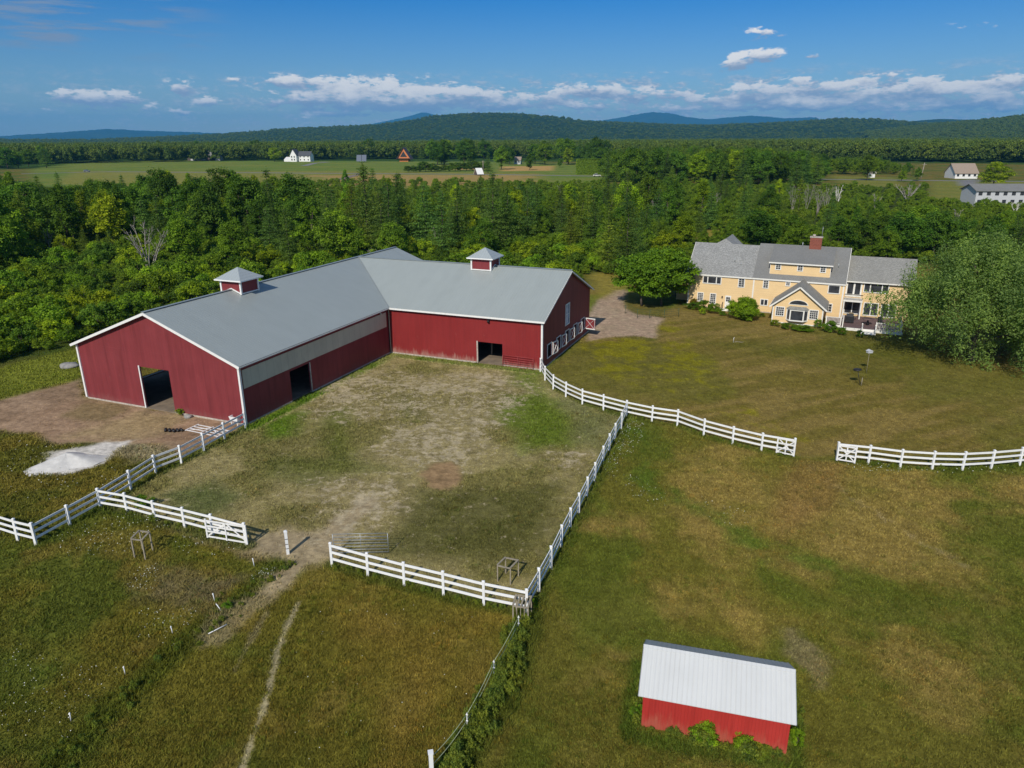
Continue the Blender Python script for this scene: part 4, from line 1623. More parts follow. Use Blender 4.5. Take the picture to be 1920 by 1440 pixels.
# ------------------------------------------------------------------ hills and mountains
def hill_mat(name, c1, c2, sc_):
    m, g, b, o = newmat(name)
    co = g.n.new('ShaderNodeNewGeometry').outputs['Position']
    n = g.noise(co, sc_, 8, .7)
    n2 = g.noise(co, sc_ * .12, 4, .6)
    c = g.mix(g.maprange(n, .38, .62), c1, c2)
    c = g.mix(g.maprange(n2, .4, .65, 0, .5), c, tuple(q * .7 for q in c1))
    g.put(b.inputs['Base Color'], c)
    b.inputs['Roughness'].default_value = 1
    b.inputs['Specular IOR Level'].default_value = 0
    bump(g, b, n, 1.0, .35 / sc_)
    return m


M_hill = hill_mat('forested_hill', (0.022, 0.045, 0.016), (0.05, 0.085, 0.024), .035)
M_mount = hill_mat('far_mountain', (0.03, 0.05, 0.03), (0.05, 0.07, 0.035), .004)


def ridge(name, prof, dist, depth, mat, label, seed, na=500, nd=46, rough=.10, bumpy=5.0):
    xs = np.linspace(prof[0][0], prof[-1][0], na)
    ys = np.interp(xs, [p[0] for p in prof], [p[1] for p in prof])
    az, hh = [], []
    for x, y in zip(xs, ys):
        d = ray(x, y)
        az.append(math.atan2(d[0], d[1]))
        hh.append(CH + dist * d[2] / math.hypot(d[0], d[1]))
    az = np.array(az)
    hh = np.maximum(np.array(hh), -5)
    t = np.linspace(-1, 1, nd)
    A, T = np.meshgrid(az, t, indexing='ij')
    Hh = np.repeat(hh[:, None], nd, 1)
    Rr = dist + T * depth
    X = Rr * np.sin(A)
    Y = Rr * np.cos(A)
    n = fbm(X / (depth * .55), Y / (depth * .55), seed, 5, .55) - .5
    prof_t = np.clip(1 - np.abs(T) ** 1.5, 0, 1)
    Z = Hh * prof_t * (1 + n * rough * 6 * (np.abs(T)) * (1 - T * T))
    Z = Z + (fbm(X / 60, Y / 60, seed + 3, 3) - .5) * bumpy * (np.abs(T) < .98)
    Z = np.minimum(Z, Hh * (1 - .02 * np.abs(T)) + bumpy * .3)
    edge = (np.abs(T) >= .999)
    Z = np.where(edge, -8, Z)
    V = np.stack([X.ravel(), Y.ravel(), Z.ravel()], 1)
    i = np.arange(na - 1)[:, None] * nd
    j = np.arange(nd - 1)[None, :]
    F = np.stack([i + j, i + nd + j, i + nd + j + 1, i + j + 1], -1).reshape(-1, 4)
    me = np_mesh(name, V, F, mat, smooth=True)
    if me.polygons[len(me.polygons) // 2].normal.z < 0:
        me.flip_normals()
    o = bpy.data.objects.new(name, me)
    link(o)
    tag(o, label, None, None, 'structure')
    return V, Z, hh


V1, _, _ = ridge('hills', [(-400, 262), (180, 262), (300, 257), (400, 252), (480, 247), (560, 240), (640, 237), (700, 234), (760, 227), (830, 216), (900, 212), (960, 213), (1040, 219), (1080, 226), (1140, 229), (1240, 233),
                  (1330, 235), (1400, 232), (1450, 230), (1520, 226), (1580, 222), (1640, 223), (1700, 228), (1780, 234), (1850, 240), (1950, 240), (2300, 245)], 4600, 1500, M_hill, 'long forested green hills across the horizon', 3)
V2, _, _ = ridge('hills', [(1640, 248), (1700, 240), (1780, 232), (1850, 226), (1920, 218), (2000, 212), (2300, 215)], 3600, 1100, M_hill, 'forested hill slope at the right edge', 8, na=200)
ridge('hills', [(1600, 240), (1700, 228), (1760, 223), (1800, 224), (1850, 225), (2100, 224)], 7600, 1500, M_hill, 'dark hill crest behind the right hill slope', 12, na=160)
ridge('mountains', [(-500, 262), (-60, 258), (0, 256), (60, 252), (100, 249), (160, 245), (205, 242), (260, 245), (330, 247), (400, 250), (480, 249), (560, 252), (700, 262)], 15000, 2600, M_mount,
      'low blue mountain range at the far left horizon', 21, na=300, rough=.06, bumpy=30)
ridge('mountains', [(600, 250), (660, 239), (700, 232), (740, 224), (770, 217), (790, 211), (800, 212), (820, 216), (860, 226), (920, 240), (960, 252)], 19000, 2800, M_mount,
      'blue mountain peak behind the green hill', 22, na=160, rough=.06, bumpy=30)
ridge('mountains', [(1040, 240), (1080, 226), (1130, 226), (1160, 221), (1190, 215), (1225, 210), (1260, 213), (1290, 220), (1330, 224), (1370, 220), (1410, 217), (1440, 219), (1470, 222), (1530, 220), (1545, 228), (1700, 250)],
      17000, 2800, M_mount, 'long blue mountain massif at the right of the horizon', 23, na=300, rough=.06, bumpy=30)
# trees all over the two green hills
hq = []
for V in (V1, V2):
    k = V[:, 2] > 6
    W = V[k]
    s = rng.integers(0, len(W), 16000)
    W = W[s]
    W = W + np.stack([rng.uniform(-40, 40, len(W)), rng.uniform(-40, 40, len(W)), np.zeros(len(W))], 1)
    r = np.hypot(W[:, 0], W[:, 1])
    W = W[(r < 4750) if V is V1 else (r < 3700)]
    W[:, 2] -= 11
    hq.append(W)
hq = np.vstack(hq)
scatter('hillside_forest', hq, rng.uniform(1.2, 2.1, len(hq)), [p[0] for p in PROTO['canopy']], 'unbroken forest clothing the hills', 'forest', zs=rng.uniform(.8, 1.15, len(hq)), seed=9)

# ================================================================== the red barn
barn = empty('red_barn', (BP[0], BP[1], 0), BARN_RZ, 'large L shaped red barn with grey steel roof around the paddock', 'barn')


def wall_panels(mb, plane, at_, a0, a1, z0, z1, holes, th, out):
    """wall of thickness th in plane 'x' (x=at_) or 'y'; runs a0..a1, z0..z1 with rectangular holes (b0,b1,c0,c1); out=+1/-1 outward side"""
    As = sorted(set([a0, a1] + [h for q in holes for h in q[:2]]))
    for i in range(len(As) - 1):
        p, q = As[i], As[i + 1]
        cut = sorted([(h[2], h[3]) for h in holes if h[0] <= p + 1e-6 and h[1] >= q - 1e-6])
        z = z0
        segs = []
        for c0, c1 in cut:
            if c0 > z + 1e-6:
                segs.append((z, c0))
            z = c1
        if z < z1 - 1e-6:
            segs.append((z, z1))
        for s0, s1 in segs:
            lo, hi = (at_ - th, at_) if out > 0 else (at_, at_ + th)
            if plane == 'x':
                mb.box(lo, p, s0, hi, q, s1)
            else:
                mb.box(p, lo, s0, q, hi, s1)


TH = .12
XR, YR = -BW1 / 2, BW2 / 2
# walls
w1 = MB()       # left wing: paddock side, near gable, far gable, left side
wall_panels(w1, 'x', 0, -BL1, -.13, .14, 5.04, [(-16.15, -13.5, .14, 2.75)], TH, 1)
wall_panels(w1, 'y', -BL1, -BW1, -.122, .14, 5.04, [(-10.55, -7.35, .14, 3.7)], TH, -1)
w1.prism([(-BW1, 5.042), (-.0, 5.042), (XR, 8.36)], 'y', -BL1 + .002, -BL1 + TH)
wall_panels(w1, 'x', -BW1, -BL1 + TH + .01, BW2 - TH - .01, .14, 5.0, [(-16.4, -13.2, .14, 3.0), (2, 5, .14, 3.2)], TH, -1)
wall_panels(w1, 'y', BW2, -BW1, 0, .14, 5.0, [], TH, 1)
w1.prism([(-BW1, 5.0), (0, 5.0), (XR, 8.34)], 'y', BW2 - TH, BW2 - .003)
w1.build('left_wing_wall', M_red, barn)
w2 = MB()
wall_panels(w2, 'y', 0, 0, BL2 - .122, .14, 5.04, [(10.2, 12.85, .14, 2.25)], TH, -1)
w2.build('front_wall', M_redw, barn)['label'] = 'sun bleached red wall with peeling paint along its foot'
w3 = MB()
WIN_S = [1.6 + 2.83 * i for i in range(5)]
wall_panels(w3, 'x', BL2, 0, BW2, .14, 5.04, [(s, s + 1.2, .82, 2.12) for s in WIN_S] + [(7.25, 8.45, 2.85, 4.95)], TH, 1)
w3.prism([(0, 5.042), (BW2, 5.042), (YR, 8.36)], 'x', BL2 - TH, BL2 - .003)
wall_panels(w3, 'y', BW2, .15, BL2 - .13, .14, 5.0, [(4, 7, .14, 2.8)], TH, 1)
w3.build('right_wing_wall', M_red, barn)
fl = MB().box(-BW1 + .2, -BL1 - .02, 0.0, -.2, BW2 - .2, .05).box(-.19, .04, 0, BL2 - .2, BW2 - .2, .051)
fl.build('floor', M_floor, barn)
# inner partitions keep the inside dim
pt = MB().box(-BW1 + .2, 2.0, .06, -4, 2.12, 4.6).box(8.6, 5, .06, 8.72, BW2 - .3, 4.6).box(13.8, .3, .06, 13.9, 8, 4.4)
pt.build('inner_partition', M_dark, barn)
pn = MB().box(10.3, 3.0, .06, 10.42, 3.12, 4.8).box(12.7, 3.0, .06, 12.82, 3.12, 4.8).box(-8.9, -BL1 + 4, .06, -8.7, -BL1 + 4.2, 7)
pn.build('inner_post', M_wood, barn)
# foundation strip
fd = MB()
f0 = .135
fd.box(-BW1 - .03, -BL1 - .03, -.1, -10.6, -BL1 + .2, f0)
fd.box(-7.3, -BL1 - .03, -.1, .03, -BL1 + .2, f0)
fd.box(-.2, -BL1 + .21, -.1, .03, -16.2, f0).box(-.2, -13.45, -.1, .03, -.03, f0)
fd.box(.0, -.03, -.1, 10.15, .2, f0).box(12.9, -.03, -.1, BL2 + .03, .2, f0)
fd.box(BL2 - .2, .21, -.1, BL2 + .03, BW2 + .03, f0).box(-BW1 - .03, -BL1 + .21, -.1, -BW1 + .2, BW2 + .03, f0)
fd.build('foundation', M_found, barn)
# translucent strip under the eave, and mouldings
tp = MB().box(.004, -21.65, 2.98, .045, -.55, 4.5)
tp.build('translucent_panel', M_panel, barn)['label'] = 'long pale translucent strip under the eave'
# roofs
o_ = .38
g_ = .35
sl = (BHR - BHE) / (BW1 / 2)
sr = (BHR - BHE) / (BW2 / 2)
zb = 5.16


def zl(x):
    return BHR + .06 - sl * abs(x - XR)


def zr(y):
    return BHR + .06 - sr * abs(y - YR)


A_ = (XR, YR, BHR + .06)
r1 = MB()
T = .09
r1.slab([(o_, -BL1 - g_, zl(o_)), (o_, -o_, zl(o_)), A_, (XR, -BL1 - g_, zl(XR))], T)
r1.slab([(XR, -BL1 - g_, zl(XR)), (XR, BW2 + g_, zl(XR)), (-BW1 - o_, BW2 + g_, zl(-BW1 - o_)), (-BW1 - o_, -BL1 - g_, zl(-BW1 - o_))], T)
r1.slab([A_, (o_, BW2 + o_, zl(o_)), (o_, BW2 + g_ + .04, zl(o_)), (XR, BW2 + g_, zl(XR))], T)
r1.build('left_wing_roof', M_roofY, barn)
r2 = MB()
r2.slab([(o_, -o_, zr(-o_)), (BL2 + g_, -o_, zr(-o_)), (BL2 + g_, YR, zr(YR)), A_], T)
r2.slab([A_, (BL2 + g_, YR, zr(YR)), (BL2 + g_, BW2 + o_, zr(BW2 + o_)), (o_, BW2 + o_, zr(BW2 + o_))], T)
r2.build('right_wing_roof', M_roofX, barn)
cp = MB()
cp.bar((XR, -BL1 - g_ - .01, BHR + .09), (XR, BW2 + g_ + .01, BHR + .09), .32, .05)
cp.bar((XR + .17, YR, BHR + .085), (BL2 + g_ + .01, YR, BHR + .085), .32, .05)
cp.build('ridge_cap', M_cap, barn)
vy = MB()
vy.bar((o_ - .05, -o_ - .03, zl(o_) + .035), (XR, YR, BHR + .09), .12, .03)
vy.bar((o_ - .05, BW2 + o_, zl(o_) + .03), (XR, YR, BHR + .09), .16, .03)
vy.build('valley_flashing', M_cap, barn)
# white boards along eaves and gables
fb = MB()
fb.bar((o_ + .02, -BL1 - g_, zl(o_) - .10), (o_ + .02, -o_, zl(o_) - .10), .03, .06)
fb.bar((o_, -o_ - .02, zr(-o_) - .12), (BL2 + g_, -o_ - .02, zr(-o_) - .12), .04, .17)
fb.bar((-BW1 - o_ - .02, -BL1 - g_, zl(-BW1 - o_) - .12), (-BW1 - o_ - .02, BW2 + g_, zl(-BW1 - o_) - .12), .04, .17)
yg = -BL1 - g_ - .02
for x0, x1 in ((o_ + .02, XR), (XR, -BW1 - o_ - .02)):
    fb.bar((x0, yg, zl(x0) - .125), (x1, yg, zl(x1) - .125), .04, .20)
xg = BL2 + g_ + .02
for y0, y1 in ((-o_ - .02, YR), (YR, BW2 + o_ + .02)):
    fb.bar((xg, y0, zr(y0) - .125), (xg, y1, zr(y1) - .125), .04, .14)
fb.build('fascia', M_white, barn)
sf = MB()
sf.slab([(o_, -BL1 - g_, zl(o_) - .15), (o_, -.4, zl(o_) - .15), (.02, -.4, zl(o_) - .15), (.02, -BL1 - g_, zl(o_) - .15)], .02)
sf.build('soffit', M_white, barn)
# corner boards
for x, y in ((-BW1 - .02, -BL1 - .02), (.025, -BL1 - .025), (BL2 + .02, -.02)):
    MB().box(x - .09, y - .09, .15, x + .09, y + .09, 5.0).build('corner_board', M_white, barn)
dp = MB().tube([(.12, -.12, .1), (.12, -.12, 4.6), (.32, -.3, 4.95)], .055, 8)
dp.build('downspout', M_found, barn)
# door frames
df = MB()
df.box(-10.67, -BL1 - .05, .05, -10.55, -BL1 + .03, 3.78)
df.build('door_frame', M_white, barn)
df = MB()
df.box(.004, -13.5, .1, .06, -13.38, 2.8)
df.box(10.06, -.05, .1, 10.2, -.003, 2.32)
df.build('door_frame', M_found, barn)
dr = MB().box(-7.34, -BL1 - .09, .2, -3.6, -BL1 - .02, 3.75)
# flood lamp under the eave
lp = MB()
lp.box(11.35, -.12, 4.45, 11.55, -.003, 4.72)
lp.tube([(11.45, -.12, 4.55), (11.45, -.3, 4.42)], [.09, .13], 8)
lp.build('eave_lamp', M_black, barn)
lp = MB()
lp.tube([(.004, -1.6, 4.62), (.14, -1.6, 4.55)], [.05, .09], 8)
lp.build('eave_lamp', M_white, barn)


def xshutter(name, parent, o, ax, w=1.2, h=1.3):
    """square red shutter with a white frame and cross. o: hinge bottom corner, ax: direction it extends (2D)"""
    nx, ny = -ax[1], ax[0]
    P = lambda t, z, n=0.0: (o[0] + ax[0] * t + nx * n, o[1] + ax[1] * t + ny * n, o[2] + z)
    pl = MB().bar(P(0, h / 2), P(w, h / 2), .03, h)
    sh = pl.build(name, M_red, parent)
    f = MB()
    for n in (-.028, .028):
        b = .11
        f.bar(P(0, b / 2, n), P(w, b / 2, n), .024, b)
        f.bar(P(0, h - b / 2, n), P(w, h - b / 2, n), .024, b)
        f.bar(P(b / 2, b, n), P(b / 2, h - b, n), .024, b, up=(nx, ny, 0))
        f.bar(P(w - b / 2, b, n), P(w - b / 2, h - b, n), .024, b, up=(nx, ny, 0))
        f.bar(P(b, b, n * .9), P(w - b, h - b, n * .9), .02, .09, up=(nx * 1, ny * 1, 0))
        f.bar(P(b, h - b, n * 1.02), P(w - b, b, n * 1.02), .02, .09, up=(nx * 1, ny * 1, 0))
    f.build('shutter_frame', M_white, sh)
    return sh


for i, s in enumerate(WIN_S):
    fr = MB()
    x0, x1 = BL2 + .002, BL2 + .05
    fr.box(x0, s - .09, .74, x1, s, 2.2).box(x0, s + 1.2, .74, x1, s + 1.29, 2.2).box(x0, s, 2.12, x1, s + 1.2, 2.2).box(x0, s, .74, x1, s + 1.2, .82)
    wo = fr.build('stall_window', M_white, barn)
    sh = xshutter('shutter', wo, (BL2 + .09, s + 1.31, .80), (0.12, .99) if i < 4 else (.985, -.17), 1.2 if i < 4 else 1.3, 1.3)
    if i == 4:
        sh['label'] = 'shutter swung out square to the wall at the far end'
fr = MB()
x0, x1 = BL2 + .002, BL2 + .06
fr.box(x0, 7.13, 2.75, x1, 7.25, 5.05).box(x0, 8.45, 2.75, x1, 8.57, 5.05).box(x0, 7.25, 4.95, x1, 8.45, 5.05).box(x0, 7.25, 2.75, x1, 8.45, 2.85)
fr.box(x0, 7.83, 2.85, x1 - .02, 7.88, 4.95).box(x0, 7.25, 3.87, x1 - .03, 7.83, 3.92).box(x0, 7.88, 3.87, x1 - .03, 8.45, 3.92)
wo = fr.build('loft_window', M_white, barn)
MB().box(BL2 - .06, 7.25, 2.85, BL2 - .03, 8.45, 4.95).build('pane', M_glassb, wo)


# cupolas
def cupola(cx, cy, axis):
    q = 1.12
    # the ridge runs along axis; walls are cut to sit on the slope
    s_ = sl if axis == 'y' else sr
    low = s_ * q
    zt = BHR + .95
    b = MB()
    e = BHR + .09
    if axis == 'y':
        for yy in (cy - q, cy + q - .05):
            b.prism([(cx - q, e - low), (cx, e), (cx + q, e - low), (cx + q, zt), (cx - q, zt)], 'y', yy, yy + .05)
        for xx in (cx - q, cx + q - .05):
            b.box(xx, cy - q + .051, e - low, xx + .05, cy + q - .051, zt)
    else:
        for xx in (cx - q, cx + q - .05):
            b.prism([(cy - q, e - low), (cy, e), (cy + q, e - low), (cy + q, zt), (cy - q, zt)], 'x', xx, xx + .05)
        for yy in (cy - q, cy + q - .05):
            b.box(cx - q + .051, yy, e - low, cx + q - .051, yy + .05, zt)
    cu = b.build('cupola', M_red, barn)
    t = MB()
    for sx in (-1, 1):
        for sy in (-1, 1):
            t.box(cx + sx * q - .08, cy + sy * q - .08, e - low, cx + sx * q + .08, cy + sy * q + .08, zt)
    for sgn in (-1, 1):
        if axis == 'y':
            t.bar((cx - q, cy + sgn * (q + .025), e - low + .07), (cx, cy + sgn * (q + .025), e + .07), .04, .11)
            t.bar((cx, cy + sgn * (q + .025), e + .07), (cx + q, cy + sgn * (q + .025), e - low + .07), .04, .11)
            t.bar((cx + sgn * (q + .025), cy - q, e - low + .07), (cx + sgn * (q + .025), cy + q, e - low + .07), .04, .11)
        else:
            t.bar((cx + sgn * (q + .025), cy - q, e - low + .07), (cx + sgn * (q + .025), cy, e + .07), .04, .11)
            t.bar((cx + sgn * (q + .025), cy, e + .07), (cx + sgn * (q + .025), cy + q, e - low + .07), .04, .11)
            t.bar((cx - q, cy + sgn * (q + .025), e - low + .07), (cx + q, cy + sgn * (q + .025), e - low + .07), .04, .11)
    t.build('trim', M_white, cu)
    r = q + .38
    h = MB()
    zt2 = zt + .03
    h.add([(cx - r, cy - r, zt2), (cx + r, cy - r, zt2), (cx + r, cy + r, zt2), (cx - r, cy + r, zt2), (cx, cy, zt + 1.0),
           (cx - r, cy - r, zt2 - .09), (cx + r, cy - r, zt2 - .09), (cx + r, cy + r, zt2 - .09), (cx - r, cy + r, zt2 - .09)],
          [(0, 1, 4), (1, 2, 4), (2, 3, 4), (3, 0, 4), (5, 8, 7, 6), (0, 5, 6, 1), (1, 6, 7, 2), (2, 7, 8, 3), (3, 8, 5, 0)])
    h.build('cupola_roof', M_cupr, cu)
    f = MB()
    k = r + .02
    for a, b_ in (((-k, -k), (k, -k)), ((k, -k), (k, k)), ((k, k), (-k, k)), ((-k, k), (-k, -k))):
        f.bar((cx + a[0], cy + a[1], zt2 - .05), (cx + b_[0], cy + b_[1], zt2 - .05), .035, .12)
    f.build('cupola_fascia', M_white, cu)
    return cu


M_cupr = metal_roof('cupola_steel_roof', (0.36, 0.40, 0.41), 0, .3)
cupola(XR, -11.3, 'y')
cupola(7.5, YR, 'x')

# tube gate swung flat against the front wall
GATEGRP = None


def tube_gate(name, p0, p1, h, nb, mat, label, z0=.25, rz=.022):
    p0, p1 = np.array(p0), np.array(p1)
    e = empty(name, (p0[0], p0[1], 0), 0, label, 'gate')
    d = p1 - p0
    f = MB()
    f.tube([(0, 0, z0), (0, 0, z0 + h)], rz * 1.1, 6)
    f.tube([(d[0], d[1], z0), (d[0], d[1], z0 + h)], rz * 1.1, 6)
    f.build('gate_frame', mat, e)
    for k in range(nb):
        z = z0 + h * k / (nb - 1)
        MB().tube([(0, 0, z), (d[0], d[1], z)], rz, 6).build('bar', mat, e)
    v = MB()
    v.tube([(d[0] * .5, d[1] * .5, z0), (d[0] * .5, d[1] * .5, z0 + h)], rz * .8, 6)
    v.build('upright', mat, e)
    return e


a, b = barn_w(12.95, -.22), barn_w(16.2, -.30)
tube_gate('tube_gate', a, b, 1.1, 6, M_redgate, 'red tube gate folded back against the bleached barn wall', z0=.12)
a, b = unproj(627, 1040), unproj(729, 1038)
tube_gate('tube_gate', a[:2], b[:2], 1.15, 7, M_metal, 'grey galvanised tube gate standing open inside the front paddock fence', z0=.12, rz=.02)


# ------------------------------------------------------------------ post and rail fences
def fence(px, label, name='rail_fence', skip_first=False, skip_last=False, seed=0, broken=None):
    rng = random.Random(seed)
    P = [Vector((*unproj(x, y)[:2], 0)) for x, y in px]
    root = P[0]
    e = empty(name, root, 0, label, 'fence', 'white three rail paddock fences')
    for i, p in enumerate(P):
        if (i == 0 and skip_first) or (i == len(P) - 1 and skip_last):
            continue
        q = p - root
        h = 1.36 + rng.uniform(-.02, .02)
        lx, ly = rng.uniform(-.02, .02), rng.uniform(-.02, .02)
        m = MB()
        w = .062
        m.add([(q.x - w, q.y - w, -.1), (q.x + w, q.y - w, -.1), (q.x + w, q.y + w, -.1), (q.x - w, q.y + w, -.1),
               (q.x - w + lx, q.y - w + ly, h), (q.x + w + lx, q.y - w + ly, h), (q.x + w + lx, q.y + w + ly, h), (q.x - w + lx, q.y + w + ly, h)],
              [(0, 3, 2, 1), (0, 1, 5, 4), (1, 2, 6, 5), (2, 3, 7, 6), (3, 0, 4, 7)])
        c = w + .016
        cx, cy = q.x + lx, q.y + ly
        m.box(cx - c, cy - c, h, cx + c, cy + c, h + .03)
        m.add([(cx - c, cy - c, h + .03), (cx + c, cy - c, h + .03), (cx + c, cy + c, h + .03), (cx - c, cy + c, h + .03), (cx, cy, h + .08)],
              [(0, 1, 4), (1, 2, 4), (2, 3, 4), (3, 0, 4)])
        m.build('post', M_vinyl, e)
    for i in range(len(P) - 1):
        if broken is not None and i in broken:
            zs = broken[i]
        else:
            zs = (.44, .83, 1.22)
        a, b = P[i] - root, P[i + 1] - root
        d = (b - a).normalized()
        for z in zs:
            j = rng.uniform(-.015, .015)
            r = MB().bar((a.x + d.x * .055, a.y + d.y * .055, z), (b.x - d.x * .055, b.y - d.y * .055, z + j), .038, .135)
            r.build('rail', M_vinyl, e)
    return e


fence(F_arc, 'white rail fence curving from the barn corner toward the lawn gateway', seed=1)
fence(F_mid, 'white rail fence running from the curved fence down to the front corner post', skip_first=True, seed=2)
fence(F_low, 'white rail fence along the front edge of the paddock beside the open tube gate', skip_first=True, seed=3)
fence(F_left, 'long white rail fence from the near barn corner down to the far left corner post', seed=4)
fence(F_left2, 'short white rail fence leaving the frame at the left edge', skip_first=True, seed=5)
fence(F_gate, 'white rail fence with the braced gate folded back on it, left of the lone post', skip_first=True, seed=6)
fence(F_right, 'white rail fence running from the lawn gateway to the right edge of the photo', seed=7)


# ------------------------------------------------------------------ white wooden gates
def board_gate(o, d, w, h, label, braces='V', z0=.18, lying=False, rails=4):
    """o: hinge point on the ground, d: unit direction, flat on the ground if lying"""
    e = empty('board_gate', (o[0], o[1], 0), 0, label, 'gate', 'white braced wooden gates')
    dx, dy = d
    nx, ny = -dy, dx

    def P(t, z, n=0.0):
        if lying:
            return (dx * t + nx * z, dy * t + ny * z, .06 + n + .035 * math.sin(t * 1.3))
        return (dx * t + nx * n, dy * t + ny * n, z0 + z)
    up = (nx, ny, 0) if not lying else (0, 0, 1)
    for t in (.05, w - .05):
        MB().bar(P(t, -.03), P(t, h + .05), .10 if not lying else .10, .06, up=up).build('stile', M_white, e)
    MB().bar(P(w / 2, 0, .035), P(w / 2, h, .035), .08, .03, up=up).build('stile', M_white, e)
    rw = (.03, .095) if not lying else (.095, .03)
    for k in range(rails):
        z = .06 + (h - .12) * k / (rails - 1)
        MB().bar(P(.1, z), P(w - .1, z), *rw).build('rail', M_white, e)
    m = (-.034)
    if braces == 'V':
        prs = [((.1, .1), (w / 2 - .04, h - .08)), ((w - .1, .1), (w / 2 + .04, h - .08))]
    else:
        prs = [((.1, h - .1), (w - .1, .1)), ((.1, .1), (w - .1, h - .1))]
    for a_, b_ in prs:
        MB().bar(P(a_[0], a_[1], m), P(b_[0], b_[1], m), .075, .024, up=up).build('brace', M_white, e)
        m *= 1.7
    return e


def gate_between(pa, pb, label, braces='V', h=1.12, off=0.0):
    a, b = unproj(*pa)[:2], unproj(*pb)[:2]
    w = float(np.linalg.norm(b - a))
    d = (b - a) / w
    return board_gate(a, d, w, h, label, braces)


gate_between((466, 1025), (389, 1012), 'white V braced gate folded back on the fence left of the lone post')
gate_between((1489, 859.5), (1454, 852), 'white gate at the right end of the curved fence', 'X', 1.15)
gate_between((1567, 866.5), (1603, 872.5), 'white braced gate at the left end of the right hand fence', 'X', 1.15)
a, b = unproj(347, 808)[:2], unproj(400, 818)[:2]
d = (b - a) / np.linalg.norm(b - a)
board_gate(a, d, 3.3, 1.3, 'white braced gate lying flat on the ground by the barn corner', 'V', lying=True)

# lone post with insulators
p = unproj(540, 1038.6)
m = MB()
m.box(-.075, -.075, -.1, .075, .075, 1.36)
e = empty('gate_post', p, .4, 'lone white post with dark bands in the open gateway', 'post')
m.build('shaft', M_vinyl, e)
m = MB()
m.box(-.095, -.095, 1.36, .095, .095, 1.40).box(-.06, -.06, 1.4, .06, .06, 1.45)
m.build('cap', M_vinyl, e)
for z in (.35, .62, .93):
    MB().box(-.079, -.079, z, .079, .079, z + .035).build('strap', M_black, e)
p = unproj(810, 1462)
e = empty('gate_post', p, .2, 'white capped post at the bottom edge holding the electric tapes', 'post')
MB().box(-.075, -.075, -.1, .075, .075, 1.22).build('shaft', M_vinyl, e)
MB().box(-.095, -.095, 1.22, .095, .095, 1.27).build('cap', M_vinyl, e)

# electric tape fence
tf = empty('tape_fence', unproj(985, 1158), 0, 'electric tape strung on thin stakes through the weeds', 'fence')
org = unproj(985, 1158)
TP = [(unproj(972, 1190), .95), (unproj(926, 1272), .85), (unproj(876, 1373), .85), (unproj(814, 1462), 1.1)]
for i, (p_, h) in enumerate(TP[:3]):
    q = p_ - org
    MB().tube([(q[0], q[1], -.05), (q[0] + .01, q[1], h + .08)], .016, 6).build('stake', M_vinyl, tf)
    for zz in (h, h * .66):
        MB().tube([(q[0] - .03, q[1], zz), (q[0] + .05, q[1] - .02, zz)], .028, 6).build('insulator', M_white, tf)
for f_ in (1.0, .66):
    for i in range(3):
        a_, b_ = TP[i], TP[i + 1]
        A1 = Vector(a_[0] - org) + Vector((0, 0, a_[1] * f_))
        B1 = Vector(b_[0] - org) + Vector((0, 0, b_[1] * f_))
        pts = [A1.lerp(B1, t / 6) - Vector((0, 0, .10 * math.sin(PI * t / 6))) for t in range(7)]
        MB().tube(pts, .012, 5).build('tape', M_rope, tf)

# small white electric fence stakes
for i, (x, y, tx, ty, lab) in enumerate(((477, 1062, 474, 1046, 'white plastic stake nearest the lone gateway post'), (403, 1128, 402, 1111, 'white plastic stake above the leaning stake'),
                                         (324, 1188, 321, 1172, 'white plastic stake among the daisies, middle of the line'), (235, 1265, 231, 1247, 'white plastic stake beside the yellow-green weeds'),
                                         (133, 1352, 128, 1334, 'white plastic stake lowest in the line, at lower left'))):
    p_ = unproj(x, y)
    h = float(height_at(x, y, ty))
    e = empty('fence_stake', p_, i * .7, lab, 'stake', 'small white stakes of the removed tape fence')
    MB().tube([(0, 0, -.05), (-.04, 0, h)], .022, 6).build('rod', M_vinyl, e)
    MB().tube([(-.06, 0, h * .85), (.0, .02, h * .85)], .03, 6).build('insulator', M_white, e)
p_ = unproj(416, 1147)
e = empty('fence_stake', p_, 0, 'white stake knocked over and leaning in the weeds', 'stake', 'small white stakes of the removed tape fence')
MB().tube([(0, 0, .02), (-.33, .22, .30)], .022, 6).build('rod', M_vinyl, e)
MB().tube([(-.26, .15, .24), (-.21, .17, .25)], .03, 6).build('insulator', M_white, e)
p_ = unproj(391, 1191)
e = MB().tube([(0, 0, .08), (.62, .62, .12)], .024, 6).build('loose_pole', M_vinyl)
e.location = p_
tag(e, 'thin white pole lying in the grass below the leaning stake', 'pole')


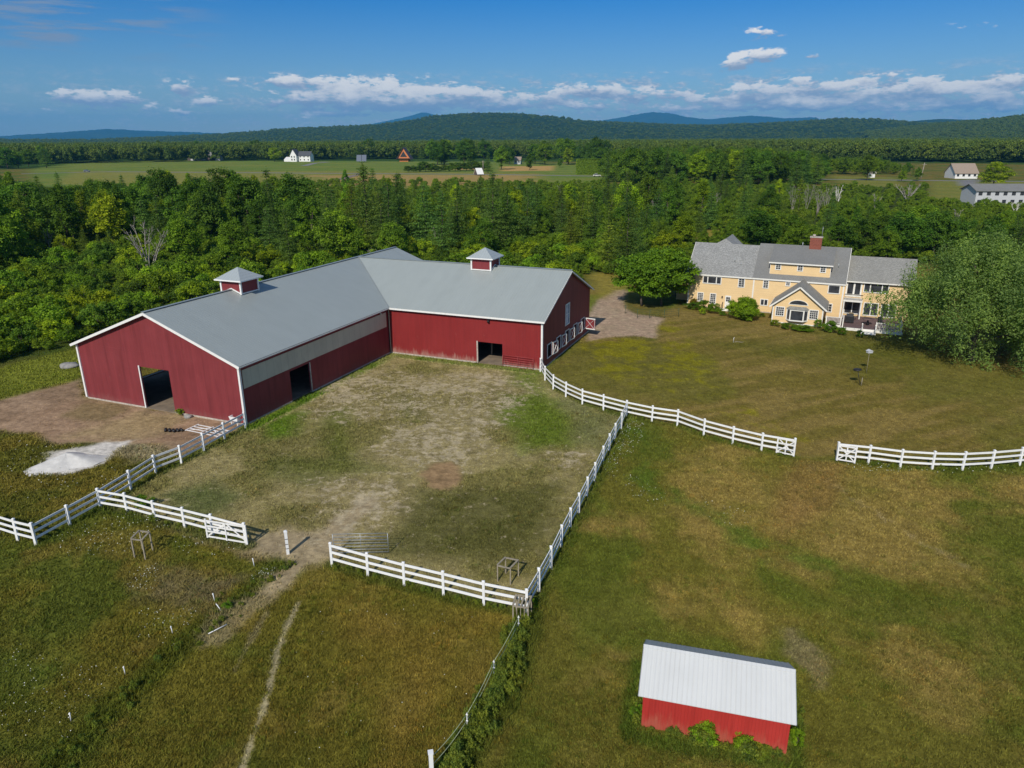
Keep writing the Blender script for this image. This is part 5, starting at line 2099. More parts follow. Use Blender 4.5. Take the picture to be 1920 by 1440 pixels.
# ------------------------------------------------------------------ wooden guards
def crate_frame(pxs, h, label, slats=False, lean=0.0):
    P = [unproj(*p)[:2] for p in pxs]
    o = P[0]
    e = empty('wooden_frame', (o[0], o[1], 0), 0, label, 'wooden frame', 'weathered wooden frames in the grass')
    Q = [(p[0] - o[0], p[1] - o[1]) for p in P]
    for x, y in Q:
        MB().bar((x, y, -.05), (x + lean, y + lean * .6, h), .07, .06).build('leg', M_wood, e)
    for i in range(4):
        a_, b_ = Q[i], Q[(i + 1) % 4]
        MB().bar((a_[0] + lean, a_[1] + lean * .6, h + .02 + i % 2 * .035), (b_[0] + lean, b_[1] + lean * .6, h + .02 + i % 2 * .035), .09, .035).build('top_board', M_wood, e)
    if slats:
        for t in (.25, .5, .75):
            a_, b_ = Q[0], Q[1]
            x, y = a_[0] + (b_[0] - a_[0]) * t, a_[1] + (b_[1] - a_[1]) * t
            MB().bar((x, y, -.05), (x + lean, y + lean * .6, h), .06, .03).build('slat', M_wood, e)
            MB().bar((x + lean, y, h - .03), (Q[3][0] + (Q[2][0] - Q[3][0]) * t + lean, Q[3][1] + (Q[2][1] - Q[3][1]) * t, h - .03), .08, .03).build('slat', M_wood, e)
    return e


crate_frame([(253, 1046), (273, 1049), (287, 1033), (268, 1030)], 1.15, 'open four legged wooden frame standing alone in the left pasture')
crate_frame([(933, 1090), (957, 1096), (972, 1080), (948, 1075)], .92, 'wooden frame just inside the front corner of the paddock')
crate_frame([(962, 1170), (990, 1174), (996, 1152), (968, 1149)], .98, 'slatted wooden frame just outside the front corner post', True)

# ------------------------------------------------------------------ small things
# stone pile
rng2 = np.random.default_rng(4)
nr_, na_ = 26, 60
ctr = unproj(128, 868)
V, F = [], []
for i in range(nr_):
    t = i / (nr_ - 1)
    for j in range(na_):
        a_ = 2 * PI * j / na_
        rx = 2.5 + .5 * math.sin(a_ * 2 + 1) + .25 * math.sin(a_ * 5)
        ry = 1.9 + .3 * math.cos(a_ * 3)
        x, y = math.cos(a_) * rx * t, math.sin(a_) * ry * t
        z = .80 * max(0, 1 - t * (1.15 + .25 * math.sin(a_ * 3))) ** 1.05 + .10 * (fbm(np.array([x * 2.]), np.array([y * 2.]), 3)[0] - .5) * (1 - t) * 2
        V.append((x, y, z - .015 * t))
for i in range(nr_ - 1):
    for j in range(na_):
        j2 = (j + 1) % na_
        F.append((i * na_ + j, (i + 1) * na_ + j, (i + 1) * na_ + j2, i * na_ + j2))
o = MB().add(V, F, True).build('stone_pile', M_sand)
o.location = ctr
o.rotation_euler = (0, 0, .35)
tag(o, 'pale heap of crushed stone spreading over the grass', 'stone pile')


def rock(px, py, s, label, mat=None, seed=1, flat=.5, name='boulder', cat='boulder'):
    rn = random.Random(seed)
    V, F = [], []
    n, m_ = 12, 7
    for i in range(m_ + 1):
        ph = PI * i / m_
        for j in range(n):
            a_ = 2 * PI * j / n
            k = 1 + rn.uniform(-.14, .14)
            V.append((math.sin(ph) * math.cos(a_) * s * k * 1.3, math.sin(ph) * math.sin(a_) * s * k, math.cos(ph) * s * flat * k))
    for i in range(m_):
        for j in range(n):
            j2 = (j + 1) % n
            F.append((i * n + j, (i + 1) * n + j, (i + 1) * n + j2, i * n + j2))
    o = MB().add(V, F, True).build(name, mat or M_rock)
    p_ = unproj(px, py)
    o.location = (p_[0], p_[1], s * flat * .5)
    tag(o, label, cat)
    return o


rock(131, 688, .75, 'flat grey boulder in the yellow grass left of the barn', seed=3, flat=.4)
rock(353, 783, .28, 'small pale boulder by the plant at the barn door', seed=5, flat=.7)
# row of dark pots lying in the yard
for i in range(5):
    p_ = unproj(311 + i * 7.5, 810 - abs(i - 2) * .6)
    m = MB()
    m.tube([(0, -.18, .12), (0, .16, .12)], [.10, .13], 10)
    o = m.build('dark_pot', M_black)
    o.location = p_
    o.rotation_euler = (0, 0, .3 + i * .16)
    tag(o, ['dark pot lying at the left end of the row in the yard', 'dark pot lying second from the left in the yard row', 'dark pot lying in the middle of the yard row',
            'dark pot lying second from the right in the yard row', 'dark pot at the right end of the row, nearest the flat gate'][i], 'pot', 'dark pots lying in the yard')
# white trough on the fence by the barn corner
p_ = unproj(443, 796)
e = empty('water_trough', p_, -.4, 'small white water trough at the near barn corner by the fence end', 'trough')
m = MB()
m.add([(-.36, -.2, .35), (.36, -.2, .35), (.36, .2, .35), (-.36, .2, .35), (-.44, -.26, .72), (.44, -.26, .72), (.44, .26, .72), (-.44, .26, .72), (-.38, -.2, .72), (.38, -.2, .72), (.38, .2, .72), (-.38, .2, .72),
       (-.32, -.15, .42), (.32, -.15, .42), (.32, .15, .42), (-.32, .15, .42)],
      [(0, 3, 2, 1), (0, 1, 5, 4), (1, 2, 6, 5), (2, 3, 7, 6), (3, 0, 4, 7), (4, 5, 9, 8), (5, 6, 10, 9), (6, 7, 11, 10), (7, 4, 8, 11), (8, 9, 13, 12), (9, 10, 14, 13), (10, 11, 15, 14), (11, 8, 12, 15), (12, 13, 14, 15)])
m.build('basin', M_vinyl, e)
for x, y in ((-.3, -.15), (.3, -.15), (.3, .15), (-.3, .15)):
    MB().box(x - .03, y - .03, -.05, x + .03, y + .03, .36).build('leg', M_white, e)
# bird table on the lawn and its disc
p_ = unproj(1613, 723)
e = empty('bird_feeder', p_, 0, 'dark bird feeder on a leaning pole in the middle of the lawn', 'bird feeder')
MB().tube([(0, 0, -.05), (-.42, .1, 1.5)], .03, 6).build('pole', M_black, e)
MB().tube([(-.42, .1, 1.48), (-.43, .1, 1.53), (-.43, .1, 1.58)], [.36, .36, .05], 12).build('tray', M_black, e)
MB().tube([(.1, .02, -.05), (.12, .05, .75)], .035, 6).build('stake', M_wood, e)
p_ = unproj(1624, 700)
e = empty('bird_house', p_, 0.2, 'white bird house on a thin pole on the lawn beyond the feeder', 'bird house')
MB().tube([(0, 0, -.05), (0, 0, 2.05)], .018, 6).build('pole', M_wood, e)
MB().prism([(-.24, 2.05), (.24, 2.05), (.24, 2.24), (-.24, 2.24)], 'y', -.16, .16).build('box', M_grey, e)
MB().prism([(-.3, 2.24), (.3, 2.24), (0, 2.38)], 'y', -.2, .2).build('roof', M_grey, e)
p_ = unproj(1375, 642)
e = empty('garden_tap', p_, 0, 'small white standpipe with hose on the lawn before the house', 'tap')
MB().tube([(0, 0, -.05), (0, 0, .5), (.08, 0, .56)], .035, 6).build('pipe', M_white, e)
MB().tube([(.1, 0, .05), (.5, .1, .05), (.9, -.1, .04), (1.2, .1, .04)], .018, 6).build('hose', M_found, e)

# wire fence by the driveway
WF = [(1172, 588), (1195, 596), (1218, 597), (1245, 597), (1272, 594)]
P = [Vector((*unproj(x, y)[:2], 0)) for x, y in WF]
e = empty('wire_fence', P[0], 0, 'thin green wire fence beside the drive under the yard trees', 'fence')
M_green = plain('green_wire', (.04, .09, .05), .6, .1)
for p_ in P:
    q = p_ - P[0]
    MB().tube([(q.x, q.y, -.05), (q.x, q.y, 1.15)], .03, 6).build('post', M_green, e)
for i in range(len(P) - 1):
    m = MB()
    a_, b_ = P[i] - P[0], P[i + 1] - P[0]
    for z in (.2, .5, .8, 1.1):
        m.tube([(a_.x, a_.y, z), (b_.x, b_.y, z)], .010, 4)
    for k in range(1, 8):
        c_ = a_.lerp(b_, k / 8)
        m.tube([(c_.x, c_.y, .2), (c_.x, c_.y, 1.1)], .006, 4)
    m.build('wire_mesh', M_green, e)

# ------------------------------------------------------------------ the run-in shed
sp = unproj(1202, 1362)
shed = empty('run_in_shed', sp, rad(-15.2), 'small bright red shed with white ribbed roof in the right pasture', 'shed')
m = MB()
L, W_ = 5.26, 3.0
zE, zR = 1.62, 2.55
m.box(0, 0, 0, L, .06, zE)
m.box(0, W_ - .06, .9, L, W_, zE)
m.prism([(.061, 0), (W_ - .061, 0), (W_ - .061, zE - .01), (W_ / 2, zR - .04), (.061, zE - .01)], 'x', .002, .06)
m.prism([(.061, 0), (W_ - .061, 0), (W_ - .061, zE - .01), (W_ / 2, zR - .04), (.061, zE - .01)], 'x', L - .06, L - .002)
m.build('wall', M_shedred, shed)
m = MB()
ov = .16
s3 = (zR - zE) / (W_ / 2)
Z3 = lambda y: zR + .05 - s3 * abs(y - W_ / 2)
m.slab([(-ov, -ov, Z3(-ov)), (L + ov, -ov, Z3(-ov)), (L + ov, W_ / 2, Z3(W_ / 2)), (-ov, W_ / 2, Z3(W_ / 2))], .03)
m.slab([(-ov, W_ / 2, Z3(W_ / 2)), (L + ov, W_ / 2, Z3(W_ / 2)), (L + ov, W_ + ov, Z3(W_ + ov)), (-ov, W_ + ov, Z3(W_ + ov))], .03)
x = -ov + .06
while x < L + ov:
    m.bar((x, -ov + .005, Z3(-ov) + .008), (x, W_ / 2 - .06, Z3(W_ / 2 - .06) + .008), .022, .02)
    m.bar((x, W_ / 2 + .06, Z3(W_ / 2 + .06) + .008), (x, W_ + ov - .005, Z3(W_ + ov) + .008), .022, .02)
    x += .19
rf = m.build('roof', M_shedroof, shed)
m = MB()
m.bar((-ov - .01, W_ / 2 - .055, Z3(W_ / 2 - .055) + .018), (L + ov + .01, W_ / 2 - .055, Z3(W_ / 2 - .055) + .018), .13, .012, up=(0, -s3, 1))
m.bar((-ov - .01, W_ / 2 + .055, Z3(W_ / 2 + .055) + .018), (L + ov + .01, W_ / 2 + .055, Z3(W_ / 2 + .055) + .018), .13, .012, up=(0, s3, 1))
m.build('ridge_cap', M_shedroof, rf)
m = MB()
for xx in (-ov - .012, L + ov + .012):
    m.bar((xx, -ov, Z3(-ov) - .03), (xx, W_ / 2, Z3(W_ / 2) - .03), .02, .08)
    m.bar((xx, W_ / 2, Z3(W_ / 2) - .03), (xx, W_ + ov, Z3(W_ + ov) - .03), .02, .08)
m.build('rake_board', M_metal, shed)


def weed(px, py, h, w, label, idx=0, col=(1.2, 1.25, .7)):
    cm, tm, h0, r0 = PROTO['bush'][idx]
    p_ = unproj(px, py)
    e = empty('weed_plant', p_, idx * 1.3, label, 'plant', 'weeds growing round the sheds')
    e.scale = (w / (2 * r0), w / (2 * r0), h / h0)
    c = bpy.data.objects.new('foliage', cm)
    link(c, e)
    c.color = (*col, 1)
    t = bpy.data.objects.new('stem', tm)
    link(t, e)
    return e


weed(1322, 1396, .95, 1.0, 'bright green weed clump before the middle of the shed wall', 0)
weed(1392, 1410, .75, .8, 'green weed clump before the right half of the shed wall', 1)
weed(1492, 1400, .8, .6, 'tall thin green weeds at the right end of the shed', 2)
weed(1196, 1345, .6, .6, 'dark green weeds along the left end of the shed', 3, (.8, .95, .7))
weed(1425, 1412, .35, .9, 'low greyish stems beside the right weed clump at the shed', 4, (1.3, 1.1, 1.3))
weed(338, 778, .55, .75, 'leafy plant growing beside the big barn door', 1, (1.1, 1.1, .8))
weed(268, 952, .8, 1.2, 'shrubby green weed growing through the fence near the folded gate', 2, (.85, 1.0, .8))
weed(1000, 1140, .5, .5, 'dark weeds against the front corner post', 0, (.8, .95, .7))
weed(428, 1140, .35, .5, 'dark green weeds behind the leaning stake', 3, (.7, .9, .8))
wr = np.random.default_rng(77)


def along(ln, n, wid, off=0.0):
    P = np.array(G(ln))
    seg = np.diff(P, axis=0)
    L_ = np.hypot(seg[:, 0], seg[:, 1])
    t = wr.random(n) * L_.sum()
    c = np.concatenate([[0], np.cumsum(L_)])
    k = np.clip(np.searchsorted(c, t) - 1, 0, len(seg) - 1)
    f = (t - c[k]) / L_[k]
    nrm = np.stack([-seg[k, 1], seg[k, 0]], 1) / L_[k][:, None]
    return P[k] + seg[k] * f[:, None] + nrm * (wr.normal(0, wid, n) + off)[:, None]


WS = [(along([(984, 1172), (968, 1235), (935, 1310), (890, 1385), (850, 1460), (800, 1560)], 250, .26, -.15), .72), (along(F_low, 40, .12), .42), (along(F_gate, 34, .18, .1), .5), (along(F_mid, 80, .12), .42),
      (along(F_left, 30, .16), .42), (along([(545, 1048), (500, 1085), (440, 1135), (380, 1180), (280, 1270), (170, 1370), (60, 1470)], 90, .4), .38),
      (along([(1205, 1372), (1290, 1388), (1380, 1408), (1470, 1425)], 40, .1), .42), (along([(1190, 1365), (1205, 1260)], 22, .1), .5), (along([(1478, 1415), (1500, 1330)], 20, .1), .5),
      (along([(1300, 1391), (1335, 1400)], 12, .1), .8), (along([(1380, 1409), (1420, 1419)], 12, .1), .7), (along(F_arc[6:], 36, .12), .4), (along(F_right, 36, .12), .4)]
pts_ = np.vstack([w_[0] for w_ in WS])
scl_ = np.concatenate([wr.uniform(.5, 1.35, len(w_[0])) * w_[1] for w_ in WS])
scatter('weeds', pts_, scl_, [p_[0] for p_ in PROTO['weed']], 'low leafy weeds along the fences and round the shed', 'weeds', seed=12, zs=scl_ * wr.uniform(.8, 1.5, len(scl_)))

# ------------------------------------------------------------------ the yellow house
HA = rad(-25.57)
hp = unproj(1288, 573)
house = empty('yellow_house', (hp[0], hp[1], 0), HA, 'long cream yellow two storey house with grey shingle roofs', 'house')


def hw(x, y):
    return (hp[0] + math.cos(HA) * x - math.sin(HA) * y, hp[1] + math.sin(HA) * x + math.cos(HA) * y)


EA, DM, RM = 4.42, 9.0, 7.85
m = MB()
m.box(0, 0, .12, 19.0, .12, EA)
m.box(0, .121, .12, .12, DM, EA)
m.box(0.121, DM - .12, .12, 19.0, DM, EA)
m.prism([(.0, EA + .001), (DM, EA + .001), (DM / 2, RM - .1)], 'x', 0.001, .12)
m.prism([(.0, EA + .001), (DM, EA + .001), (DM / 2, 8.05)], 'x', 18.88, 19.0)
m.box(18.88, .121, .12, 18.999, DM - .12, EA)
m.build('main_wall', M_cream, house)
# left side wing, set back
m = MB()
m.box(-2.2, 3.0, .1, -.002, 8.2, 3.0)
m.prism([(3.0, 3.001), (8.2, 3.001), (5.6, 4.9)], 'x', -2.2, -.003)
m.build('side_wing_wall', M_cream, house)
m = MB()
sg = 1.9 / 2.6
m.slab([(-2.5, 2.7, 3.0 - .2), (-.01, 2.7, 3.0 - .2), (-.01, 5.6, 5.0), (-2.5, 5.6, 5.0)], .1)
m.slab([(-2.5, 5.6, 5.0), (-.01, 5.6, 5.0), (-.01, 8.5, 2.8), (-2.5, 8.5, 2.8)], .1)
m.build('side_wing_roof', M_shing, house)
m = MB()
m.bar((-2.53, 2.65, 2.72), (-2.53, 5.6, 4.93), .04, .18).bar((-2.53, 5.6, 4.93), (-2.53, 8.55, 2.72), .04, .18)
m.box(-2.23, 3.3, .0, -2.202, 5.2, 2.2).box(-2.26, 5.7, .9, -2.202, 6.7, 2.0)
m.build('side_wing_trim', M_trimw, house)

# roofs: A left x -.3..8.2, B x 8.2..18.95
ev = .12
sA = (RM - EA) / (DM / 2)
zA = lambda y: RM + .08 - sA * abs(y - DM / 2)
m = MB()
m.slab([(-.3, -ev, zA(-ev)), (9.5, -ev, zA(-ev)), (9.5, DM / 2, zA(DM / 2)), (-.3, DM / 2, zA(DM / 2))], .14)
m.slab([(-.3, DM / 2, zA(DM / 2)), (9.5, DM / 2, zA(DM / 2)), (9.5, DM + ev, zA(DM + ev)), (-.3, DM + ev, zA(DM + ev))], .14)
# cross gable rising behind the ridge
for sgn in (-1, 1):
    if sgn < 0:
        m.slab([(1.9, 4.4, 7.1), (3.5, 5.1, 8.5), (3.5, 10.5, 8.5), (1.9, 10.5, 7.1)], .12)
    else:
        m.slab([(3.5, 5.1, 8.5), (5.1, 4.4, 7.1), (5.1, 10.5, 7.1), (3.5, 10.5, 8.5)], .12)
m.build('left_roof', M_shing, house)
MB().add([(1.85, 4.15, 7.55), (5.15, 4.15, 7.55), (3.5, 5.08, 8.52), (1.95, 5.4, 7.0), (5.05, 5.4, 7.0), (3.5, 5.6, 8.3)], [(0, 1, 2), (0, 3, 4, 1), (1, 4, 5, 2), (2, 5, 3, 0), (3, 5, 4)]).build('cross_gable_front', M_shing, house)
RB = 8.12
sB = (RB - EA) / (DM / 2)
zB = lambda y: RB + .10 - sB * abs(y - DM / 2)
m = MB()
m.slab([(8.1, -ev, zB(-ev)), (19.05, -ev, zB(-ev)), (19.05, DM / 2, zB(DM / 2)), (8.1, DM / 2, zB(DM / 2))], .14)
m.slab([(8.1, DM / 2, zB(DM / 2)), (19.05, DM / 2, zB(DM / 2)), (19.05, DM + ev, zB(DM + ev)), (8.1, DM + ev, zB(DM + ev))], .14)
m.build('middle_roof', M_shing2, house)
# shed dormer
m = MB()
dz0, dz1 = zB(.55) - .1, 6.55
m.prism([(.55, dz0), (.55, dz1), (4.3, 7.95), (4.3, zB(4.3) - .2)], 'x', 10.05, 17.1)
dm = m.build('dormer', M_cream, house)
m = MB()
m.slab([(9.85, .25, 6.52), (17.35, .25, 6.52), (17.35, 4.45, 8.17), (9.85, 4.45, 8.17)], .12)
m.build('dormer_roof', M_shing2, dm)
m = MB()
m.bar((9.84, .22, 6.43), (17.36, .22, 6.43), .04, .16)
m.bar((10.03, .53, dz0 + .15), (10.03, .53, 6.4), .12, .05).bar((17.12, .53, dz0 + .15), (17.12, .53, 6.4), .12, .05)
m.build('dormer_trim', M_trimw, dm)
# eaves trim and corner boards
m = MB()
m.bar((-.3, -ev - .03, zA(-ev) - .10), (8.08, -ev - .03, zA(-ev) - .10), .05, .17)
m.bar((8.1, -ev - .03, zB(-ev) - .10), (19.05, -ev - .03, zB(-ev) - .10), .05, .17)
m.bar((-.33, -ev, zA(-ev) - .08), (-.33, DM / 2, RM + .0), .05, .18).bar((-.33, DM / 2, RM), (-.33, DM + ev, zA(DM + ev) - .08), .05, .18)
m.bar((19.08, -ev, zB(-ev) - .08), (19.08, DM / 2, RB + .02), .05, .18)
m.build('eave_trim', M_trimw, house)
for x in (.06, 8.3, 18.86):
    MB().box(x - .08, -.035, .12, x + .08, -.003, EA - .02).build('corner_board', M_trimw, house)
MB().box(-.02, -.02, -.1, 19.02, .10, .119).build('foundation', M_found, house)
# chimney
m = MB().box(14.15, 3.75, 7.2, 15.55, 4.65, 9.35)
ch = m.build('chimney', M_brick, house)
MB().box(14.08, 3.68, 9.351, 15.62, 4.72, 9.45).build('chimney_cap', M_found, ch)
m = MB().tube([(14.55, 4.2, 9.45), (14.55, 4.2, 9.7)], .18, 8)
m.build('flue', M_found, ch)
m = MB().tube([(15.45, 4.4, 9.45), (15.45, 4.4, 10.7)], .03, 6)
m.build('antenna', M_metal, ch)
for x, y, h in ((5.4, 1.9, .55), (17.9, 1.9, .5), (13.3, 4.3, .6), (6.3, 1.5, .3)):
    z_ = (zA(y) if x < 8 else zB(y))
    MB().tube([(x, y, z_ - .1), (x, y, z_ + h)], .06, 6).build('roof_vent', M_metal, house)


def window(x0, x1, z0, z1, y=0.0, cols=1, grid=(0, 0), name='window', par=None, mat=None, fr=.10, out=-1):
    """window on a wall facing -y"""
    m = MB()
    ya, yb_ = y - .055, y - .003
    m.box(x0 - fr, ya, z0 - fr, x0, yb_, z1 + fr).box(x1, ya, z0 - fr, x1 + fr, yb_, z1 + fr)
    m.box(x0, ya, z1, x1, yb_, z1 + fr).box(x0, ya - .02, z0 - fr, x1, yb_, z0)
    for k in range(1, cols):
        c = x0 + (x1 - x0) * k / cols
        m.box(c - .05, ya, z0, c + .05, yb_, z1)
    w = m.build(name, M_trimw, par or house)
    MB().box(x0, y - .022, z0, x1, y - .004, z1).build('pane', mat or M_glass, w)
    gx, gz = grid
    if gx or gz:
        m = MB()
        for k in range(1, gx + 1):
            c = x0 + (x1 - x0) * k / (gx + 1)
            m.box(c - .018, y - .036, z0, c + .018, y - .023, z1)
        for k in range(1, gz + 1):
            c = z0 + (z1 - z0) * k / (gz + 1)
            m.box(x0, y - .0365, c - .018, x1, y - .0232, c + .018)
        m.build('muntin', M_trimw, w)
    return w


def triple(x0, x1, z0, z1, y=0.0):
    m = MB()
    fr = .10
    ya, yb_ = y - .055, y - .003
    m.box(x0 - fr, ya, z0 - fr, x0, yb_, z1 + fr).box(x1, ya, z0 - fr, x1 + fr, yb_, z1 + fr)
    m.box(x0, ya, z1, x1, yb_, z1 + fr).box(x0, ya - .02, z0 - fr, x1, yb_, z0)
    W = x1 - x0
    for t in (.25, .75):
        c = x0 + W * t
        m.box(c - .06, ya, z0, c + .06, yb_, z1)
    w = m.build('triple_window', M_trimw, house)
    MB().box(x0, y - .022, z0, x1, y - .004, z1).build('pane', M_glass, w)


triple(1.92, 4.15, 3.30, 4.12)
window(6.45, 7.1, 3.12, 4.14, grid=(1, 3))
window(9.52, 10.05, 3.24, 4.12, grid=(1, 3))
window(12.22, 12.62, 3.74, 4.12, grid=(1, 1))
window(17.2, 18.4, 3.22, 4.12, grid=(0, 0))
window(1.38, 2.0, .85, 1.88, grid=(2, 4))
window(3.02, 3.65, .62, 1.88, grid=(2, 4))
window(9.42, 10.2, 1.0, 1.68, cols=2)
window(17.15, 17.8, .88, 1.8, grid=(1, 2))
for a_ in (10.72, 13.33, 15.98):
    window(a_, a_ + .52, 5.62, 6.22, y=.55, grid=(1, 2), par=dm)
# back door with steps
m = MB().box(4.92, -.05, .12, 5.66, -.004, 1.82)
d_ = m.build('back_door', M_trimw, house)
MB().box(5.05, -.062, 1.05, 5.52, -.051, 1.62).build('pane', M_glass, d_)
MB().box(5.06, -.075, 1.32, 5.51, -.063, 1.35).box(5.27, -.0755, 1.05, 5.30, -.0632, 1.62).build('muntin', M_trimw, d_)
m = MB().box(4.7, -.75, -.05, 5.9, -.06, .12).box(4.7, -1.15, -.05, 5.9, -.751, .02)
m.build('step', M_trimw, house)
for sx in (4.68, 5.92):
    m = MB().box(sx - .03, -1.1, 0, sx + .03, -1.04, .75).box(sx - .03, -.12, .12, sx + .03, -.06, .95).bar((sx, -1.07, .75), (sx, -.09, .95), .05, .05)
    m.build('handrail', M_black, house)
MB().box(4.45, -.14, 1.45, 4.6, -.004, 1.7).build('wall_lamp', M_black, house)

# sunroom bump-out with gable
bx0, bx1, by = 11.4, 17.1, -4.95
m = MB()
m.box(bx0, by, .14, bx1, by + .12, 2.3)
m.box(bx0, by + .121, .14, bx0 + .12, -.01, 2.3).box(bx1 - .12, by + .121, .14, bx1, -.01, 2.3)
xm = (bx0 + bx1) / 2
m.prism([(bx0, 2.301), (bx1, 2.301), (xm, 4.5)], 'y', by + .001, by + .12)
sunroom = m.build('sunroom', M_cream, house)
sS = (4.62 - 2.35) / (xm - bx0)
zS = lambda x: 4.66 - sS * abs(x - xm)
m = MB()
m.slab([(bx0 - .35, by - .35, zS(bx0 - .35)), (xm, by - .35, zS(xm)), (xm, .1, zS(xm)), (bx0 - .35, -.0, zS(bx0 - .35))], .12)
m.slab([(xm, by - .35, zS(xm)), (bx1 + .35, by - .35, zS(bx1 + .35)), (bx1 + .35, 0, zS(bx1 + .35)), (xm, .1, zS(xm))], .12)
m.build('sunroom_roof', M_shing3, sunroom)
m = MB()
m.bar((bx0 - .37, by - .38, zS(bx0 - .37) - .09), (xm, by - .38, 4.57), .05, .17).bar((xm, by - .38, 4.57), (bx1 + .37, by - .38, zS(bx1 + .37) - .09), .05, .17)
m.bar((bx0 - .38, by - .35, zS(bx0 - .35) - .09), (bx0 - .38, -.05, zS(bx0 - .35) - .09), .05, .14)
m.box(bx0 - .02, by - .03, .14, bx0 + .12, by - .003, 2.2).box(bx1 - .12, by - .03, .14, bx1 + .02, by - .003, 2.2)
m.box(bx0 - .03, by - .04, -.1, bx1 + .03, by + .1, .139)
m.build('sunroom_trim', M_trimw, sunroom)
window(bx0 + .42, bx0 + 1.28, .95, 1.95, y=by, grid=(3, 3), par=sunroom)
window(bx1 - 1.45, bx1 - .6, .88, 1.88, y=by, grid=(3, 3), par=sunroom)
# arched transom
na = 14
m = MB()
pts_o = [(xm - .95 - .1 + 0, 2.42)]
arc = lambda rx, rz, z0: [(xm - math.cos(PI * k / na) * rx, z0 + math.sin(PI * k / na) * rz) for k in range(na + 1)]
m.prism(arc(1.12, .62, 2.38), 'y', by - .05, by - .003)
aw = m.build('arched_window', M_trimw, sunroom)
MB().prism(arc(1.0, .48, 2.45), 'y', by - .062, by - .051).build('pane', M_glass, aw)
# bay window with its own little roof
bz0, bz1 = .62, 1.78
yb0 = by - .55
m = MB()
X0, X1, X2, X3 = xm - 1.18, xm - .75, xm + .75, xm + 1.18
for (a_, b_) in (((X0, by - .01), (X1, yb0)), ((X1, yb0), (X2, yb0)), ((X2, yb0), (X3, by - .01))):
    m.bar((*a_, bz0 - .06), (*b_, bz0 - .06), .1, .14).bar((*a_, bz1 + .06), (*b_, bz1 + .06), .1, .14)
for x, y in ((X1, yb0), (X2, yb0)):
    m.box(x - .07, y - .07, bz0 - .12, x + .07, y + .07, bz1 + .12)
for x in (X0, X3):
    m.box(x - .06, by - .09, bz0 - .1, x + .06, by - .004, bz1 + .12)
m.slab([(X0, by - .01, bz0 - .13), (X1, yb0, bz0 - .13), (X2, yb0, bz0 - .13), (X3, by - .01, bz0 - .13)], .03)
bw = m.build('bay_window', M_trimw, sunroom)
m = MB()
for (a_, b_) in (((X0, by - .03), (X1, yb0 + .02)), ((X1, yb0 + .02), (X2, yb0 + .02)), ((X2, yb0 + .02), (X3, by - .03))):
    m.bar((*a_, (bz0 + bz1) / 2), (*b_, (bz0 + bz1) / 2), .02, bz1 - bz0)
m.build('pane', M_glass, bw)
m = MB()
v = [(X0 - .15, by - .004, bz1 + .13), (X1 - .1, yb0 - .12, bz1 + .13), (X2 + .1, yb0 - .12, bz1 + .13), (X3 + .15, by - .004, bz1 + .13), (X0 + .25, by - .004, bz1 + .42), (X3 - .25, by - .004, bz1 + .42)]
m.add(v, [(0, 1, 4), (1, 2, 5, 4), (2, 3, 5), (0, 3, 2, 1), (0, 4, 5, 3)])
m.build('bay_roof', M_shing3, bw)

# right section, set back
RY = 1.5
m = MB()
m.box(19.0, RY, .12, 26.3, RY + .12, 4.78)
m.box(26.18, RY + .121, .12, 26.3, 9.6, 4.78)
m.prism([(RY, 4.781), (9.6, 4.781), (5.55, 6.95)], 'x', 26.18, 26.3)
m.build('right_wall', M_cream, house)
sR = (7.05 - 4.78) / 4.05
zR_ = lambda y: 7.13 - sR * abs(y - 5.55)
m = MB()
m.slab([(19.06, RY - .35, zR_(RY - .35)), (26.6, RY - .35, zR_(RY - .35)), (26.6, 5.55, zR_(5.55)), (19.06, 5.55, zR_(5.55))], .14)
m.slab([(19.06, 5.55, zR_(5.55)), (26.6, 5.55, zR_(5.55)), (26.6, 9.95, zR_(9.95)), (19.06, 9.95, zR_(9.95))], .14)
m.build('right_roof', M_shing3, house)
m = MB()
m.bar((19.06, RY - .38, zR_(RY - .35) - .09), (26.6, RY - .38, zR_(RY - .35) - .09), .05, .15)
m.build('right_trim', M_trimw, house)
# white upper door with balcony
m = MB().box(19.1, RY - .05, 2.65, 20.9, RY - .003, 4.62)
d_ = m.build('balcony_door', M_trimw, house)
MB().box(19.28, RY - .062, 3.0, 19.92, RY - .051, 4.45).box(20.12, RY - .063, 3.0, 20.72, RY - .052, 4.4).build('pane', M_glass, d_)
triple(21.15, 23.75, 3.42, 4.42, RY)
m = MB()
m.box(19.02, -.3, 2.35, 21.15, RY - .06, 2.55)
bal = m.build('balcony', M_trimw, house)
for x in (19.12, 21.05):
    MB().box(x - .07, -.27, .3, x + .07, -.13, 2.35).build('post', M_trimw, bal)
m = MB()
m.box(19.05, -.28, 3.2, 21.12, -.22, 3.28)
k = 19.08
while k < 21.1:
    m.box(k, -.265, 2.56, k + .03, -.235, 3.2)
    k += .13
m.build('balcony_railing', M_black, bal)
m = MB().box(20.15, -2.2, .35, 20.45, -.32, .6)
# patio doors and the porch
window(21.45, 22.95, .55, 2.0, y=RY, cols=2, name='patio_door')
window(23.4, 24.9, .5, 2.0, y=RY, cols=2, name='patio_door')
window(19.3, 20.9, .6, 1.95, y=RY, cols=2, name='patio_door')
m = MB()
m.box(17.4, -4.2, .02, 19.2, -.14, .28).box(19.2, -5.3, .02, 25.6, RY - .06, .30)
dk = m.build('deck', M_deck, house)
m = MB()
m.box(17.35, -4.3, .0, 19.15, -4.21, .26).box(19.15, -5.42, -.05, 25.65, -5.31, .32)
m.build('deck_skirt', M_trimw, dk)
MB().box(21.5, -6.3, -.05, 22.8, -5.43, .12).box(21.5, -6.65, -.05, 22.8, -6.301, .03).build('deck_step', M_trimw, dk)


